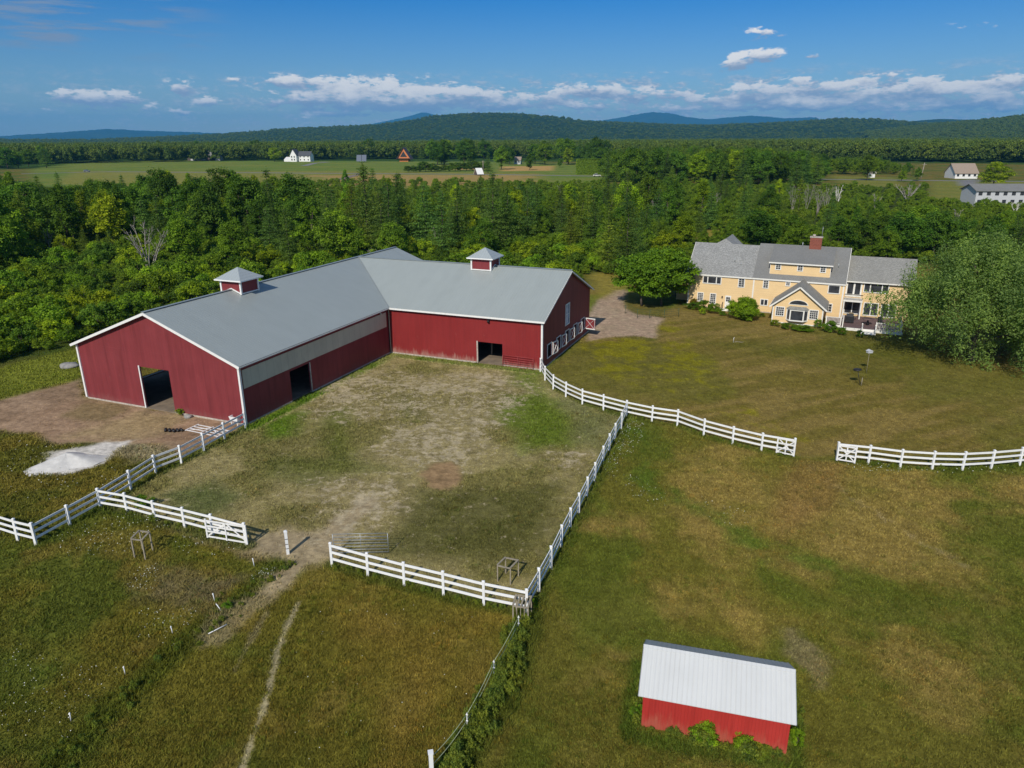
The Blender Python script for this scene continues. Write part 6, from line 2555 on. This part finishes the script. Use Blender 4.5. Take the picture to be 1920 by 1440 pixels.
def railing(a_, b_, z, par, h=.85):
    m = MB()
    a_, b_ = Vector((*a_, z)), Vector((*b_, z))
    L_ = (b_ - a_).length
    d__ = (b_ - a_) / L_
    m.bar(a_ + Vector((0, 0, h)), b_ + Vector((0, 0, h)), .09, .06)
    m.bar(a_ + Vector((0, 0, .1)), b_ + Vector((0, 0, .1)), .05, .05)
    t = .08
    while t < L_:
        p_ = a_ + d__ * t
        m.box(p_.x - .02, p_.y - .02, z + .1, p_.x + .02, p_.y + .02, z + h)
        t += .14
    for p_ in (a_, b_):
        m.box(p_.x - .06, p_.y - .06, z, p_.x + .06, p_.y + .06, z + h + .1)
    return m.build('railing', M_trimw, par)


railing((17.5, -4.15), (19.1, -4.15), .28, dk)
railing((19.35, -5.25), (19.35, -3.2), .30, dk)
railing((22.9, -5.25), (25.5, -5.25), .30, dk)
railing((25.5, -5.1), (25.5, .4), .30, dk)
railing((21.45, -5.25), (21.45, -6.5), .0, dk)
railing((22.85, -5.45), (22.85, -6.5), .0, dk)
# furniture on the deck


def patio_chair(x, y, rz, label, mat):
    wx, wy = hw(x, y)
    e = empty('patio_chair', (wx, wy, .30), HA + rz, label, 'chair', 'chairs on the deck')
    MB().box(-.27, -.25, .34, .27, .27, .44).build('seat', mat, e)
    MB().add([(-.27, .22, .44), (.27, .22, .44), (.27, .30, .44), (-.27, .30, .44), (-.27, .34, .95), (.27, .34, .95), (.27, .40, .95), (-.27, .40, .95)],
             [(0, 3, 2, 1), (4, 5, 6, 7), (0, 1, 5, 4), (1, 2, 6, 5), (2, 3, 7, 6), (3, 0, 4, 7)]).build('backrest', mat, e)
    for sx in (-.25, .25):
        for sy in (-.22, .24):
            MB().box(sx - .02, sy - .02, 0, sx + .02, sy + .02, .34).build('leg', M_black, e)


patio_chair(23.4, -2.6, .4, 'dark patio chair near the right railing of the deck', M_black)
patio_chair(20.3, -.9, 2.6, 'tan patio chair under the balcony', M_wick)
wx, wy = hw(22.0, -2.9)
e = empty('patio_table', (wx, wy, .30), HA, 'round brown patio table in the middle of the deck', 'table')
MB().tube([(0, 0, .68), (0, 0, .72)], [.62, .62], 20).build('tabletop', M_deck, e)
MB().tube([(0, 0, 0), (0, 0, .68)], [.22, .05], 10).build('pedestal', M_black, e)
wx, wy = hw(20.0, -2.7)
e = empty('grill', (wx, wy, .30), HA, 'black covered grill standing on the left part of the deck', 'grill')
MB().box(-.5, -.28, .1, .5, .28, .8).build('cabinet', M_black, e)
MB().prism([(-.26, .8), (.26, .8), (.2, 1.08), (-.2, 1.08)], 'x', -.4, .4).build('lid', M_black, e)

# foundation shrubs
SHR = [(1300, 580, 1.0, 2.2, (.55, .7, .5), 'low dark shrub at the left front corner of the house'), (1300, 578, 1.3, 1.2, (1.0, .5, .6), 'reddish shrub left of the small ground floor windows'),
       (1322, 586, 1.6, 2.2, (.7, .8, .6), 'dark spreading shrub below the left ground floor windows'), (1340, 588, 1.3, 1.8, (.75, .85, .6), 'dark shrub left of the back door steps'),
       (1317, 590, .8, .9, (1.8, 1.6, .9), 'small pale green shrub in front of the spreading shrub'), (1428, 594, .5, 1.0, (.7, .8, .7), 'small shrub in the corner left of the sunroom'),
       (1452, 612, .8, 1.2, (1.0, .9, .6), 'shrub at the left corner of the sunroom'), (1478, 617, .7, 2.0, (.8, .85, .55), 'low hedge shrub below the bay window, left one'),
       (1506, 621, .7, 2.2, (.75, .85, .5), 'low hedge shrub below the bay window, right one'), (1533, 616, 1.1, 1.0, (.9, .95, .6), 'upright shrub at the right corner of the sunroom'),
       (1556, 624, 1.4, 1.9, (.75, .9, .7), 'rounded dark shrub before the left deck railing'), (1578, 629, .95, 1.0, (.5, .65, .4), 'small cone shrub left of the deck steps'),
       (1612, 633, .85, .9, (.5, .65, .4), 'small cone shrub right below the deck'), (1355, 592, .6, .9, (.6, .75, .5), 'little dark shrub beside the steps')]
for i, (x, y, h, w, c, lab) in enumerate(SHR):
    e = weed(x, y, h, w, lab, i % 5, c)
    e.name = 'foundation_shrub'
    e['category'] = 'shrub'
    e['group'] = 'shrubs along the house wall'

# big rounded bush beside the door: clipped, dense
cm, ce = broad_crown('clipped_bush_crown', 301, 2.7, 1.75, -.2, 150, 150, .15, L_bush, rc=(.30, .48), taper=.1, flat=1.0)
p_ = unproj(1393, 599)
e = empty('clipped_bush', p_, 0, 'big clipped round bush right of the back door of the house', 'bush')
c = bpy.data.objects.new('crown', cm)
link(c, e)
c.color = (1.05, 1.15, .6, 1)
MB().tube([(0, 0, -.05), (0, 0, 1.4)], [.1, .04], 8).build('trunk', M_bark, e)
e.scale = (1.08, .95, 1.02)

# two yard trees left of the house
for i, (x, y, yt, wf, lab) in enumerate(((1203, 574, 472, 1.25, 'left one of the two round maples beside the drive'), (1240, 574, 466, 1.15, 'right one of the two round maples, nearest the house'),
                                         (1266, 556, 474, .85, 'green maple partly behind the right round maple at the house corner'))):
    b_ = unproj(x, y)
    H = float(height_at(x, y, yt))
    tree('yardtree', b_[0], b_[1], H, wf, i * 1.1, (.85, .95, .75), i % 2, rg, 'maple_tree', lab, 'tree', 'maples beside the house')

# the big willow at the right
rw = np.random.default_rng(55)
H, R = 13.2, 8.3
cents, rads, tin = [], [], []
for i in range(430):
    d = rw.normal(size=3)
    d /= np.linalg.norm(d)
    d[2] = abs(d[2]) if rw.random() < .62 else d[2]
    f = rw.uniform(.50, 1.0)
    z = 5.2 + d[2] * (7.2 if d[2] > 0 else 4.9) * f
    wz = R * (1.0 - .32 * max(0, (z - 5.2) / 7.8) ** 1.5) * (1 + .16 * math.sin(3 * math.atan2(d[1], d[0]) + 1.1) + .1 * math.sin(7 * math.atan2(d[1], d[0])))
    cents.append((d[0] * wz * f, d[1] * wz * f, z))
    rads.append(rw.uniform(.6, 1.25))
    tin.append(rw.normal(.52, .17))
V, T = clump_cloud(rw, cents, rads, 240, .24, tin, flat=1.5, up=.35, jit=.55, droop=1.9, aspect=(.25, .6))
cm = crown_mesh('willow_crown', V, T, L_will)
tm = trunk_mesh('willow_trunk', cents, H, .42, M_bark, 9, limbs=26, top=.55)
wb = unproj(1822, 676)
e = empty('willow_tree', wb, .8, 'huge spreading willow at the right end of the house', 'tree')
link(bpy.data.objects.new('crown', cm), e)
link(bpy.data.objects.new('trunk', tm), e)
wb2 = unproj(1935, 668)
e = empty('willow_tree', wb2, 2.4, 'second pale leafy willow cut by the right edge', 'tree')
link(bpy.data.objects.new('crown', cm), e)
link(bpy.data.objects.new('trunk', tm), e)
e.scale = (.75, .75, .8)


# ------------------------------------------------------------------ bare and dead trees
def bare_tree(px, yb, yt, spread, stems, seed, label, mat, thick=.09, twigs=5):
    rn = random.Random(seed)
    b_ = unproj(px, yb)
    H = float(height_at(px, yb, yt))
    e = empty('bare_tree', b_, 0, label, 'tree', 'bare trees standing in the woods')
    tr, br = MB(), MB()
    for s_ in range(stems):
        a_ = 2 * PI * s_ / stems + rn.uniform(-.4, .4)
        sp = spread * rn.uniform(.35, 1.0)
        top = Vector((math.cos(a_) * sp, math.sin(a_) * sp, H * rn.uniform(.78, 1.0)))
        pts = [Vector((math.cos(a_) * .12, math.sin(a_) * .12, -.1))]
        for k in range(1, 6):
            t = k / 5
            q = Vector((top.x * t ** 1.3, top.y * t ** 1.3, top.z * t)) + Vector((rn.uniform(-.15, .15), rn.uniform(-.15, .15), 0))
            pts.append(q)
        rs = [thick * (1 - .82 * k / 5) for k in range(6)]
        tr.tube(pts, rs, 6)
        for k in range(twigs * 2):
            t = rn.uniform(.35, .98)
            i = min(4, int(t * 5))
            p0 = pts[i].lerp(pts[i + 1], t * 5 - i)
            L_ = H * rn.uniform(.08, .22)
            dd = Vector((rn.uniform(-1, 1) + math.cos(a_) * .5, rn.uniform(-1, 1) + math.sin(a_) * .5, rn.uniform(.5, 1.6))).normalized()
            p1 = p0 + dd * L_ * .5
            p2 = p1 + (dd + Vector((rn.uniform(-.3, .3), rn.uniform(-.3, .3), .25))).normalized() * L_ * .5
            br.tube([p0, p1, p2], [thick * .32, thick * .2, thick * .08], 4)
            for u_ in range(2):
                dd2 = (dd + Vector((rn.uniform(-.8, .8), rn.uniform(-.8, .8), rn.uniform(-.1, .6)))).normalized()
                br.tube([p1, p1 + dd2 * L_ * .4], [thick * .16, thick * .06], 4)
    tr.build('trunk', mat, e)
    br.build('branch', mat, e)
    return e


bare_tree(283, 521, 418, 3.4, 7, 2, 'big bare many stemmed tree in the thicket left of the barn', M_bone, .12)
bare_tree(166, 440, 400, 1.6, 3, 3, 'small bare pale trunk left of the yellow-green tree', M_bone, .10)
bare_tree(322, 455, 420, 1.5, 3, 4, 'bare forked trunk behind the big bare tree', M_bone, .14)
bare_tree(1568, 388, 350, 1.4, 3, 5, 'white barked dead snag behind the house', M_birch, .28)
bare_tree(1700, 380, 343, 5.0, 6, 6, 'wide spreading bare grey tree in the far brush', M_bone, .22)
bare_tree(1900, 412, 378, 1.4, 3, 7, 'pale bare trunk below the long white building', M_birch, .16)
bare_tree(1052, 400, 350, 1.2, 2, 8, 'thin leafless tree in the middle of the pines', M_bone, .12)
for i, (x, yb, yt) in enumerate(((1485, 400, 350), (1510, 402, 345), (1532, 404, 352), (1548, 400, 348))):
    bare_tree(x, yb, yt, 2.2, 5, 20 + i, ['leftmost of the grey brown leafless trees behind the house', 'second grey brown leafless tree behind the house',
              'third grey brown leafless tree behind the house', 'grey brown leafless tree next to the white snag'][i], M_bone, .07, 8)


for i, (x, yb, yt) in enumerate(((95, 470, 425), (820, 470, 425), (1225, 420, 375), (1640, 400, 362), (1790, 430, 392), (700, 500, 462), (1345, 400, 362))):
    bare_tree(x, yb, yt, 1.3, 3, 40 + i, ['thin bare trunks near the left edge of the thicket', 'bare grey stems behind the barn ridge', 'bare grey stems above the round maples', 'leafless tree left of the spreading grey tree',
              'leafless tree above the big willow', 'bare stems close behind the barn roof peak', 'leafless tree in the woods above the house left end'][i], M_bone, .09, 6)


# ------------------------------------------------------------------ far buildings
def far_house(name, px0, px1, yb, h, depth, wallm, roofm, label, rise=2.0, cat='house', wins=0, gable_end=None, floors=1, ang=0.0, group=None, chim=False):
    a_, b_ = unproj(px0, yb)[:2], unproj(px1, yb)[:2]
    L_ = float(np.linalg.norm(b_ - a_))
    an = math.atan2(b_[1] - a_[1], b_[0] - a_[0]) + ang
    e = empty(name, (a_[0], a_[1], 0), an, label, cat, group)
    m = MB().box(0, 0, -.1, L_, depth, h)
    m.prism([(0, h), (depth, h), (depth / 2, h + rise - .15)], 'x', .02, L_ - .02)
    m.build('wall', wallm, e)
    m = MB()
    k = rise / (depth / 2)
    o2 = .5
    m.slab([(-o2, -o2, h - k * o2 + .1), (L_ + o2, -o2, h - k * o2 + .1), (L_ + o2, depth / 2, h + rise + .1), (-o2, depth / 2, h + rise + .1)], .2)
    m.slab([(-o2, depth / 2, h + rise + .1), (L_ + o2, depth / 2, h + rise + .1), (L_ + o2, depth + o2, h - k * o2 + .1), (-o2, depth + o2, h - k * o2 + .1)], .2)
    m.build('roof', roofm, e)
    for f_ in range(floors):
        for i in range(wins):
            x = L_ * (i + .5) / wins
            z = h * (f_ + .38) / floors
            MB().box(x - .6, -.06, z, x + .6, -.01, z + min(1.5, h / floors * .45)).build('window', M_glass, e)
    if chim:
        MB().box(L_ * .7, depth * .4, h + rise * .5, L_ * .7 + 1.2, depth * .4 + 1.2, h + rise + 1.8).build('chimney', M_white, e)
    return e, L_


# white farmhouse: front gable block and a wing
e, L_ = far_house('farmhouse', 560, 582, 303, 6.0, 9, M_white, M_shingd, 'distant white farmhouse with a tall front gable', 4.0, wins=3, floors=2)
a_ = unproj(543, 303.3)
s_ = L_ / 22.0
m = MB()
bx = e
w_ = 12 * s_
m.box(-w_ * 1.0, -4, -.1, -.3, 6, 6.6)
m.prism([(-w_, 6.6), (-.3, 6.6), (-w_ / 2 - .15, 12.0)], 'y', -3.98, 5.98)
m.build('gable_block', M_white, e)
m = MB()
m.slab([(-w_ - .5, -4.6, 6.2), (-w_ / 2 - .15, -4.6, 12.3), (-w_ / 2 - .15, 6.4, 12.3), (-w_ - .5, 6.4, 6.2)], .25)
m.slab([(-w_ / 2 - .15, -4.6, 12.3), (.2, -4.6, 6.2), (.2, 6.4, 6.2), (-w_ / 2 - .15, 6.4, 12.3)], .25)
m.build('gable_roof', M_shingd, e)
for x in (-w_ * .75, -w_ * .35):
    for z in (1.2, 4.0):
        MB().box(x - .6, -4.07, z, x + .6, -4.01, z + 1.6).build('window', M_glass, e)
m = MB()
m.prism([(-4, .1), (-4, 2.2), (2, 4.6), (2, .1)], 'x', -w_ - 7, -w_ - .02)
m.build('lean_to', M_white, e)
# dark house
e, L_ = far_house('dark_house', 352, 396, 301, 4.6, 13, M_brown, M_shing2, 'distant dark house with a pale dormer at the tree line', 5.8, wins=0, chim=True)
MB().box(L_ * .3, .6, 4.6, L_ * .75, 3.0, 6.6).build('dormer', M_white, e)
MB().prism([(-3, -.1), (-3, 2.6), (0, 3.4), (0, -.1)], 'x', L_ * .2, L_ * .8).build('porch', M_grey, e)
far_house('garage', 404, 414, 301, 3.0, 6, M_grey, M_shingd, 'small pale garage right of the distant dark house', 2.0)
# A-frame
p_ = unproj(757, 303)
e = empty('a_frame_house', p_, -.08, 'orange A-frame house with a steep dark roof beyond the field', 'house')
m = MB()
m.prism([(-6.5, 3.0), (6.5, 3.0), (0, 13.0)], 'y', 0, 12)
m.box(-4.5, .5, -.1, 4.5, 11, 3.0)
m.build('gable_wall', M_orange, e)
m = MB()
m.slab([(-7.4, -1.5, 2.2), (0, -1.5, 13.6), (0, 13, 13.6), (-7.4, 13, 2.2)], .4)
m.slab([(0, -1.5, 13.6), (7.4, -1.5, 2.2), (7.4, 13, 2.2), (0, 13, 13.6)], .4)
m.build('roof', M_brown, e)
MB().prism([(-3.6, 4.4), (3.6, 4.4), (0, 10.0)], 'y', -.08, -.01).build('window', M_glass, e)
MB().box(-5.5, -2.4, 3.0, 5.5, -.1, 3.25).build('balcony', M_brown, e)
# solar panels
M_solar = plain('solar_glass', (.045, .07, .12), .35, .1, 1)
p_ = unproj(678, 304.5)
for i in range(2):
    o = MB().add([(0, 0, 1), (4.6, 0, 1), (4.6, 3.2, 7), (0, 3.2, 7), (0, .3, .9), (4.6, .3, .9), (4.6, 3.5, 6.9), (0, 3.5, 6.9)],
                 [(0, 1, 2, 3), (7, 6, 5, 4), (0, 4, 5, 1), (1, 5, 6, 2), (2, 6, 7, 3), (3, 7, 4, 0)]).box(2.1, 1.6, -.1, 2.5, 2.1, 3.9).build('solar_panel', M_solar)
    o.location = (p_[0] - 5 + i * 5.0, p_[1], 0)
    tag(o, ['left solar panel standing in the far green field', 'right solar panel standing in the far green field'][i], 'solar panel', 'solar panels in the far field')
far_house('white_roofed_shed', 896, 906, 329, 1.2, 6, M_brown, M_white, 'small shed with a bright white sloping roof at the field end', 3.0, 'shed', ang=.5)
far_house('grey_house', 964, 976, 308, 3.6, 9, M_grey, M_tanroof, 'pale house half hidden left of the cone shaped tree', 2.6, wins=2)
far_house('grey_house', 1226, 1252, 318, 5.2, 10, M_grey, M_shing, 'grey house half hidden in the tree belt', 2.8, wins=4, floors=2)
far_house('grey_house', 1398, 1415, 316, 4.6, 9, M_grey, M_shing, 'grey roofed house glimpsed among the trees right of the belt house', 2.4, wins=2)
far_house('ranch_house', 1790, 1832, 335, 3.0, 12, M_white, M_tanroof, 'low ranch house with a tan roof and white walls', 4.6, wins=4)
e, L_ = far_house('long_white_building', 1826, 1935, 387, 5.0, 9, M_grey, M_shing2, 'long white two storey building at the right edge', 1.7, 'building', wins=7, floors=2)
far_house('white_shed', 1632, 1640, 333, 2.6, 3.5, M_white, M_found, 'tiny white shed under the tree on the far lawn', 1.2, 'shed')
far_house('white_barn', 150, 159, 270.6, 6, 12, M_white, M_white, 'tiny white building in the far left woods', 2.4, 'building')
far_house('white_barn', 323, 331, 264.6, 8, 16, M_white, M_white, 'tiny white building on the left hill slope', 3, 'building')
far_house('white_house', 66, 73, 300, 5, 8, M_white, M_shing, 'small white house front among the trees at far left', 2.0)

# clipped hedge
p0, p1 = unproj(1080, 327), unproj(1142, 326.5)
m = MB()
Lh = float(np.linalg.norm(p1 - p0))
Hh = float(height_at(1110, 327, 299))
rh = np.random.default_rng(3)
n = 7000
c_ = np.stack([rh.uniform(0, Lh, n), rh.uniform(-2.5, 2.5, n), rh.uniform(0, Hh, n)], 1)
sel = rh.random(n)
c_[sel < .45, 1] = -2.5
c_[(sel >= .45) & (sel < .85), 2] = Hh
nn = np.zeros((n, 3))
nn[sel < .45] = (0, -1, .3)
nn[(sel >= .45) & (sel < .85)] = (0, 0, 1)
nn += rh.normal(size=(n, 3)) * .4
V = quads_from(c_, nn, 1.3 * rh.uniform(.6, 1.2, n), rh)
hm = crown_mesh('clipped_hedge', V, np.repeat(np.clip(rh.normal(.45, .15, n), 0, 1), 4), L_bush)
o = bpy.data.objects.new('clipped_hedge', hm)
link(o)
o.location = p0
o.rotation_euler = (0, 0, math.atan2(p1[1] - p0[1], p1[0] - p0[0]))
tag(o, 'tall flat clipped hedge at the right end of the far field', 'hedge')

# roads
M_road = plain('pale_asphalt', (.22, .21, .19), .95, .1, .1)


def road(pts, w, name, label, mat=None, z=.05):
    P = [Vector(unproj(*p)) for p in pts]
    V, F = [], []
    for i, p_ in enumerate(P):
        d = (P[min(i + 1, len(P) - 1)] - P[max(i - 1, 0)]).normalized()
        n_ = Vector((-d.y, d.x, 0)) * w / 2
        V += [tuple(p_ - n_ + Vector((0, 0, z))), tuple(p_ + n_ + Vector((0, 0, z)))]
    for i in range(len(P) - 1):
        F.append((2 * i, 2 * i + 2, 2 * i + 3, 2 * i + 1))
    o = MB().add(V, F).build(name, mat or M_road)
    tag(o, label, None, None, 'structure')
    if o.data.polygons[0].normal.z < 0:
        o.data.flip_normals()
    return o


road([(40, 326), (200, 322), (420, 323.5), (600, 325), (900, 327), (1010, 328.5), (1150, 331), (1300, 333), (1600, 337), (1980, 341)], 7, 'road', 'pale country road crossing behind the woods')
road([(570, 311), (590, 306), (615, 304), (600, 303.5)], 6, 'driveway', 'pale drive leading up to the white farmhouse', z=.06)
road([(630, 338), (665, 329), (680, 325.5)], 5, 'dirt_track', 'brown dirt track through the tan field', M_floor, z=.07)


def car(px, py, ang, mat, label):
    p_ = unproj(px, py)
    e = empty('parked_car', (p_[0], p_[1], .06), ang, label, 'car')
    m = MB()
    m.add([(-2.2, -.85, .35), (2.2, -.85, .35), (2.2, .85, .35), (-2.2, .85, .35), (-2.2, -.85, .95), (2.2, -.85, .85), (2.2, .85, .85), (-2.2, .85, .95)],
          [(0, 3, 2, 1), (0, 1, 5, 4), (1, 2, 6, 5), (2, 3, 7, 6), (3, 0, 4, 7), (4, 5, 6, 7)])
    m.build('body', mat, e, bevel=.08)
    m = MB()
    m.add([(-1.7, -.78, .93), (1.1, -.78, .88), (1.1, .78, .88), (-1.7, .78, .93), (-1.3, -.65, 1.5), (.4, -.65, 1.5), (.4, .65, 1.5), (-1.3, .65, 1.5)],
          [(0, 1, 5, 4), (1, 2, 6, 5), (2, 3, 7, 6), (3, 0, 4, 7)])
    m.build('windows', M_glass, e)
    MB().box(-1.32, -.66, 1.5, .42, .66, 1.56).build('roof', mat, e)
    for x in (-1.35, 1.35):
        for y in (-.86, .66):
            MB().tube([(x, y, .33), (x, y + .2, .33)], .33, 12).build('wheel', M_tyre, e)


car(1119, 331, -.02, M_carw, 'white car driving on the road behind the clipped hedge')
car(163, 322.5, 0, M_carg, 'grey car on the road at the far left')


def utility_pole(px, yb, yt, label, lean=0.0):
    p_ = unproj(px, yb)
    H = float(height_at(px, yb, yt))
    e = empty('utility_pole', p_, 0, label, 'pole', 'utility poles beyond the woods')
    MB().tube([(0, 0, -.2), (lean, 0, H)], [.24, .17], 8).build('shaft', M_pole, e)
    MB().bar((lean - 1.1, 0, H - .9), (lean + 1.1, 0, H - .9), .12, .14).build('crossarm', M_pole, e)


utility_pole(1536, 338, 305, 'wooden utility pole leaning a little, right of the tree belt', .5)
utility_pole(1726, 337, 305, 'pale utility pole with a box left of the tan roofed ranch', .7)
utility_pole(1345, 322, 297, 'pale pole standing among the belt pines')
utility_pole(1472, 325, 298, 'short pole between the belt pines and the leaning pole')
utility_pole(1145, 318, 293, 'pole at the edge of the dark pines right of the hedge')
utility_pole(906, 325, 301, 'pole beside the white sloping roof')
utility_pole(14, 315, 290, 'utility pole at the far left edge')

# ------------------------------------------------------------------ haze
def build_haze():
    x = 26000
    m = MB().box(-x, -600, -12, x, 25000, 780)
    me = bpy.data.meshes.new('haze')
    me.from_pydata(m.v, [], m.f)
    mt = bpy.data.materials.new('hazy_air')
    mt.use_nodes = True
    N = mt.node_tree.nodes
    N.clear()
    out = N.new('ShaderNodeOutputMaterial')
    pv = N.new('ShaderNodeVolumePrincipled')
    pv.inputs['Color'].default_value = (.11, .52, 1.0, 1)
    pv.inputs['Density'].default_value = HAZE_DENSITY
    pv.inputs['Anisotropy'].default_value = 0.0
    mt.node_tree.links.new(pv.outputs[0], out.inputs['Volume'])
    me.materials.append(mt)
    o = bpy.data.objects.new('haze', me)
    link(o)
    tag(o, 'thin blue summer haze over the whole landscape', 'haze', None, 'stuff')


HAZE_DENSITY = 5.5e-5
build_haze()
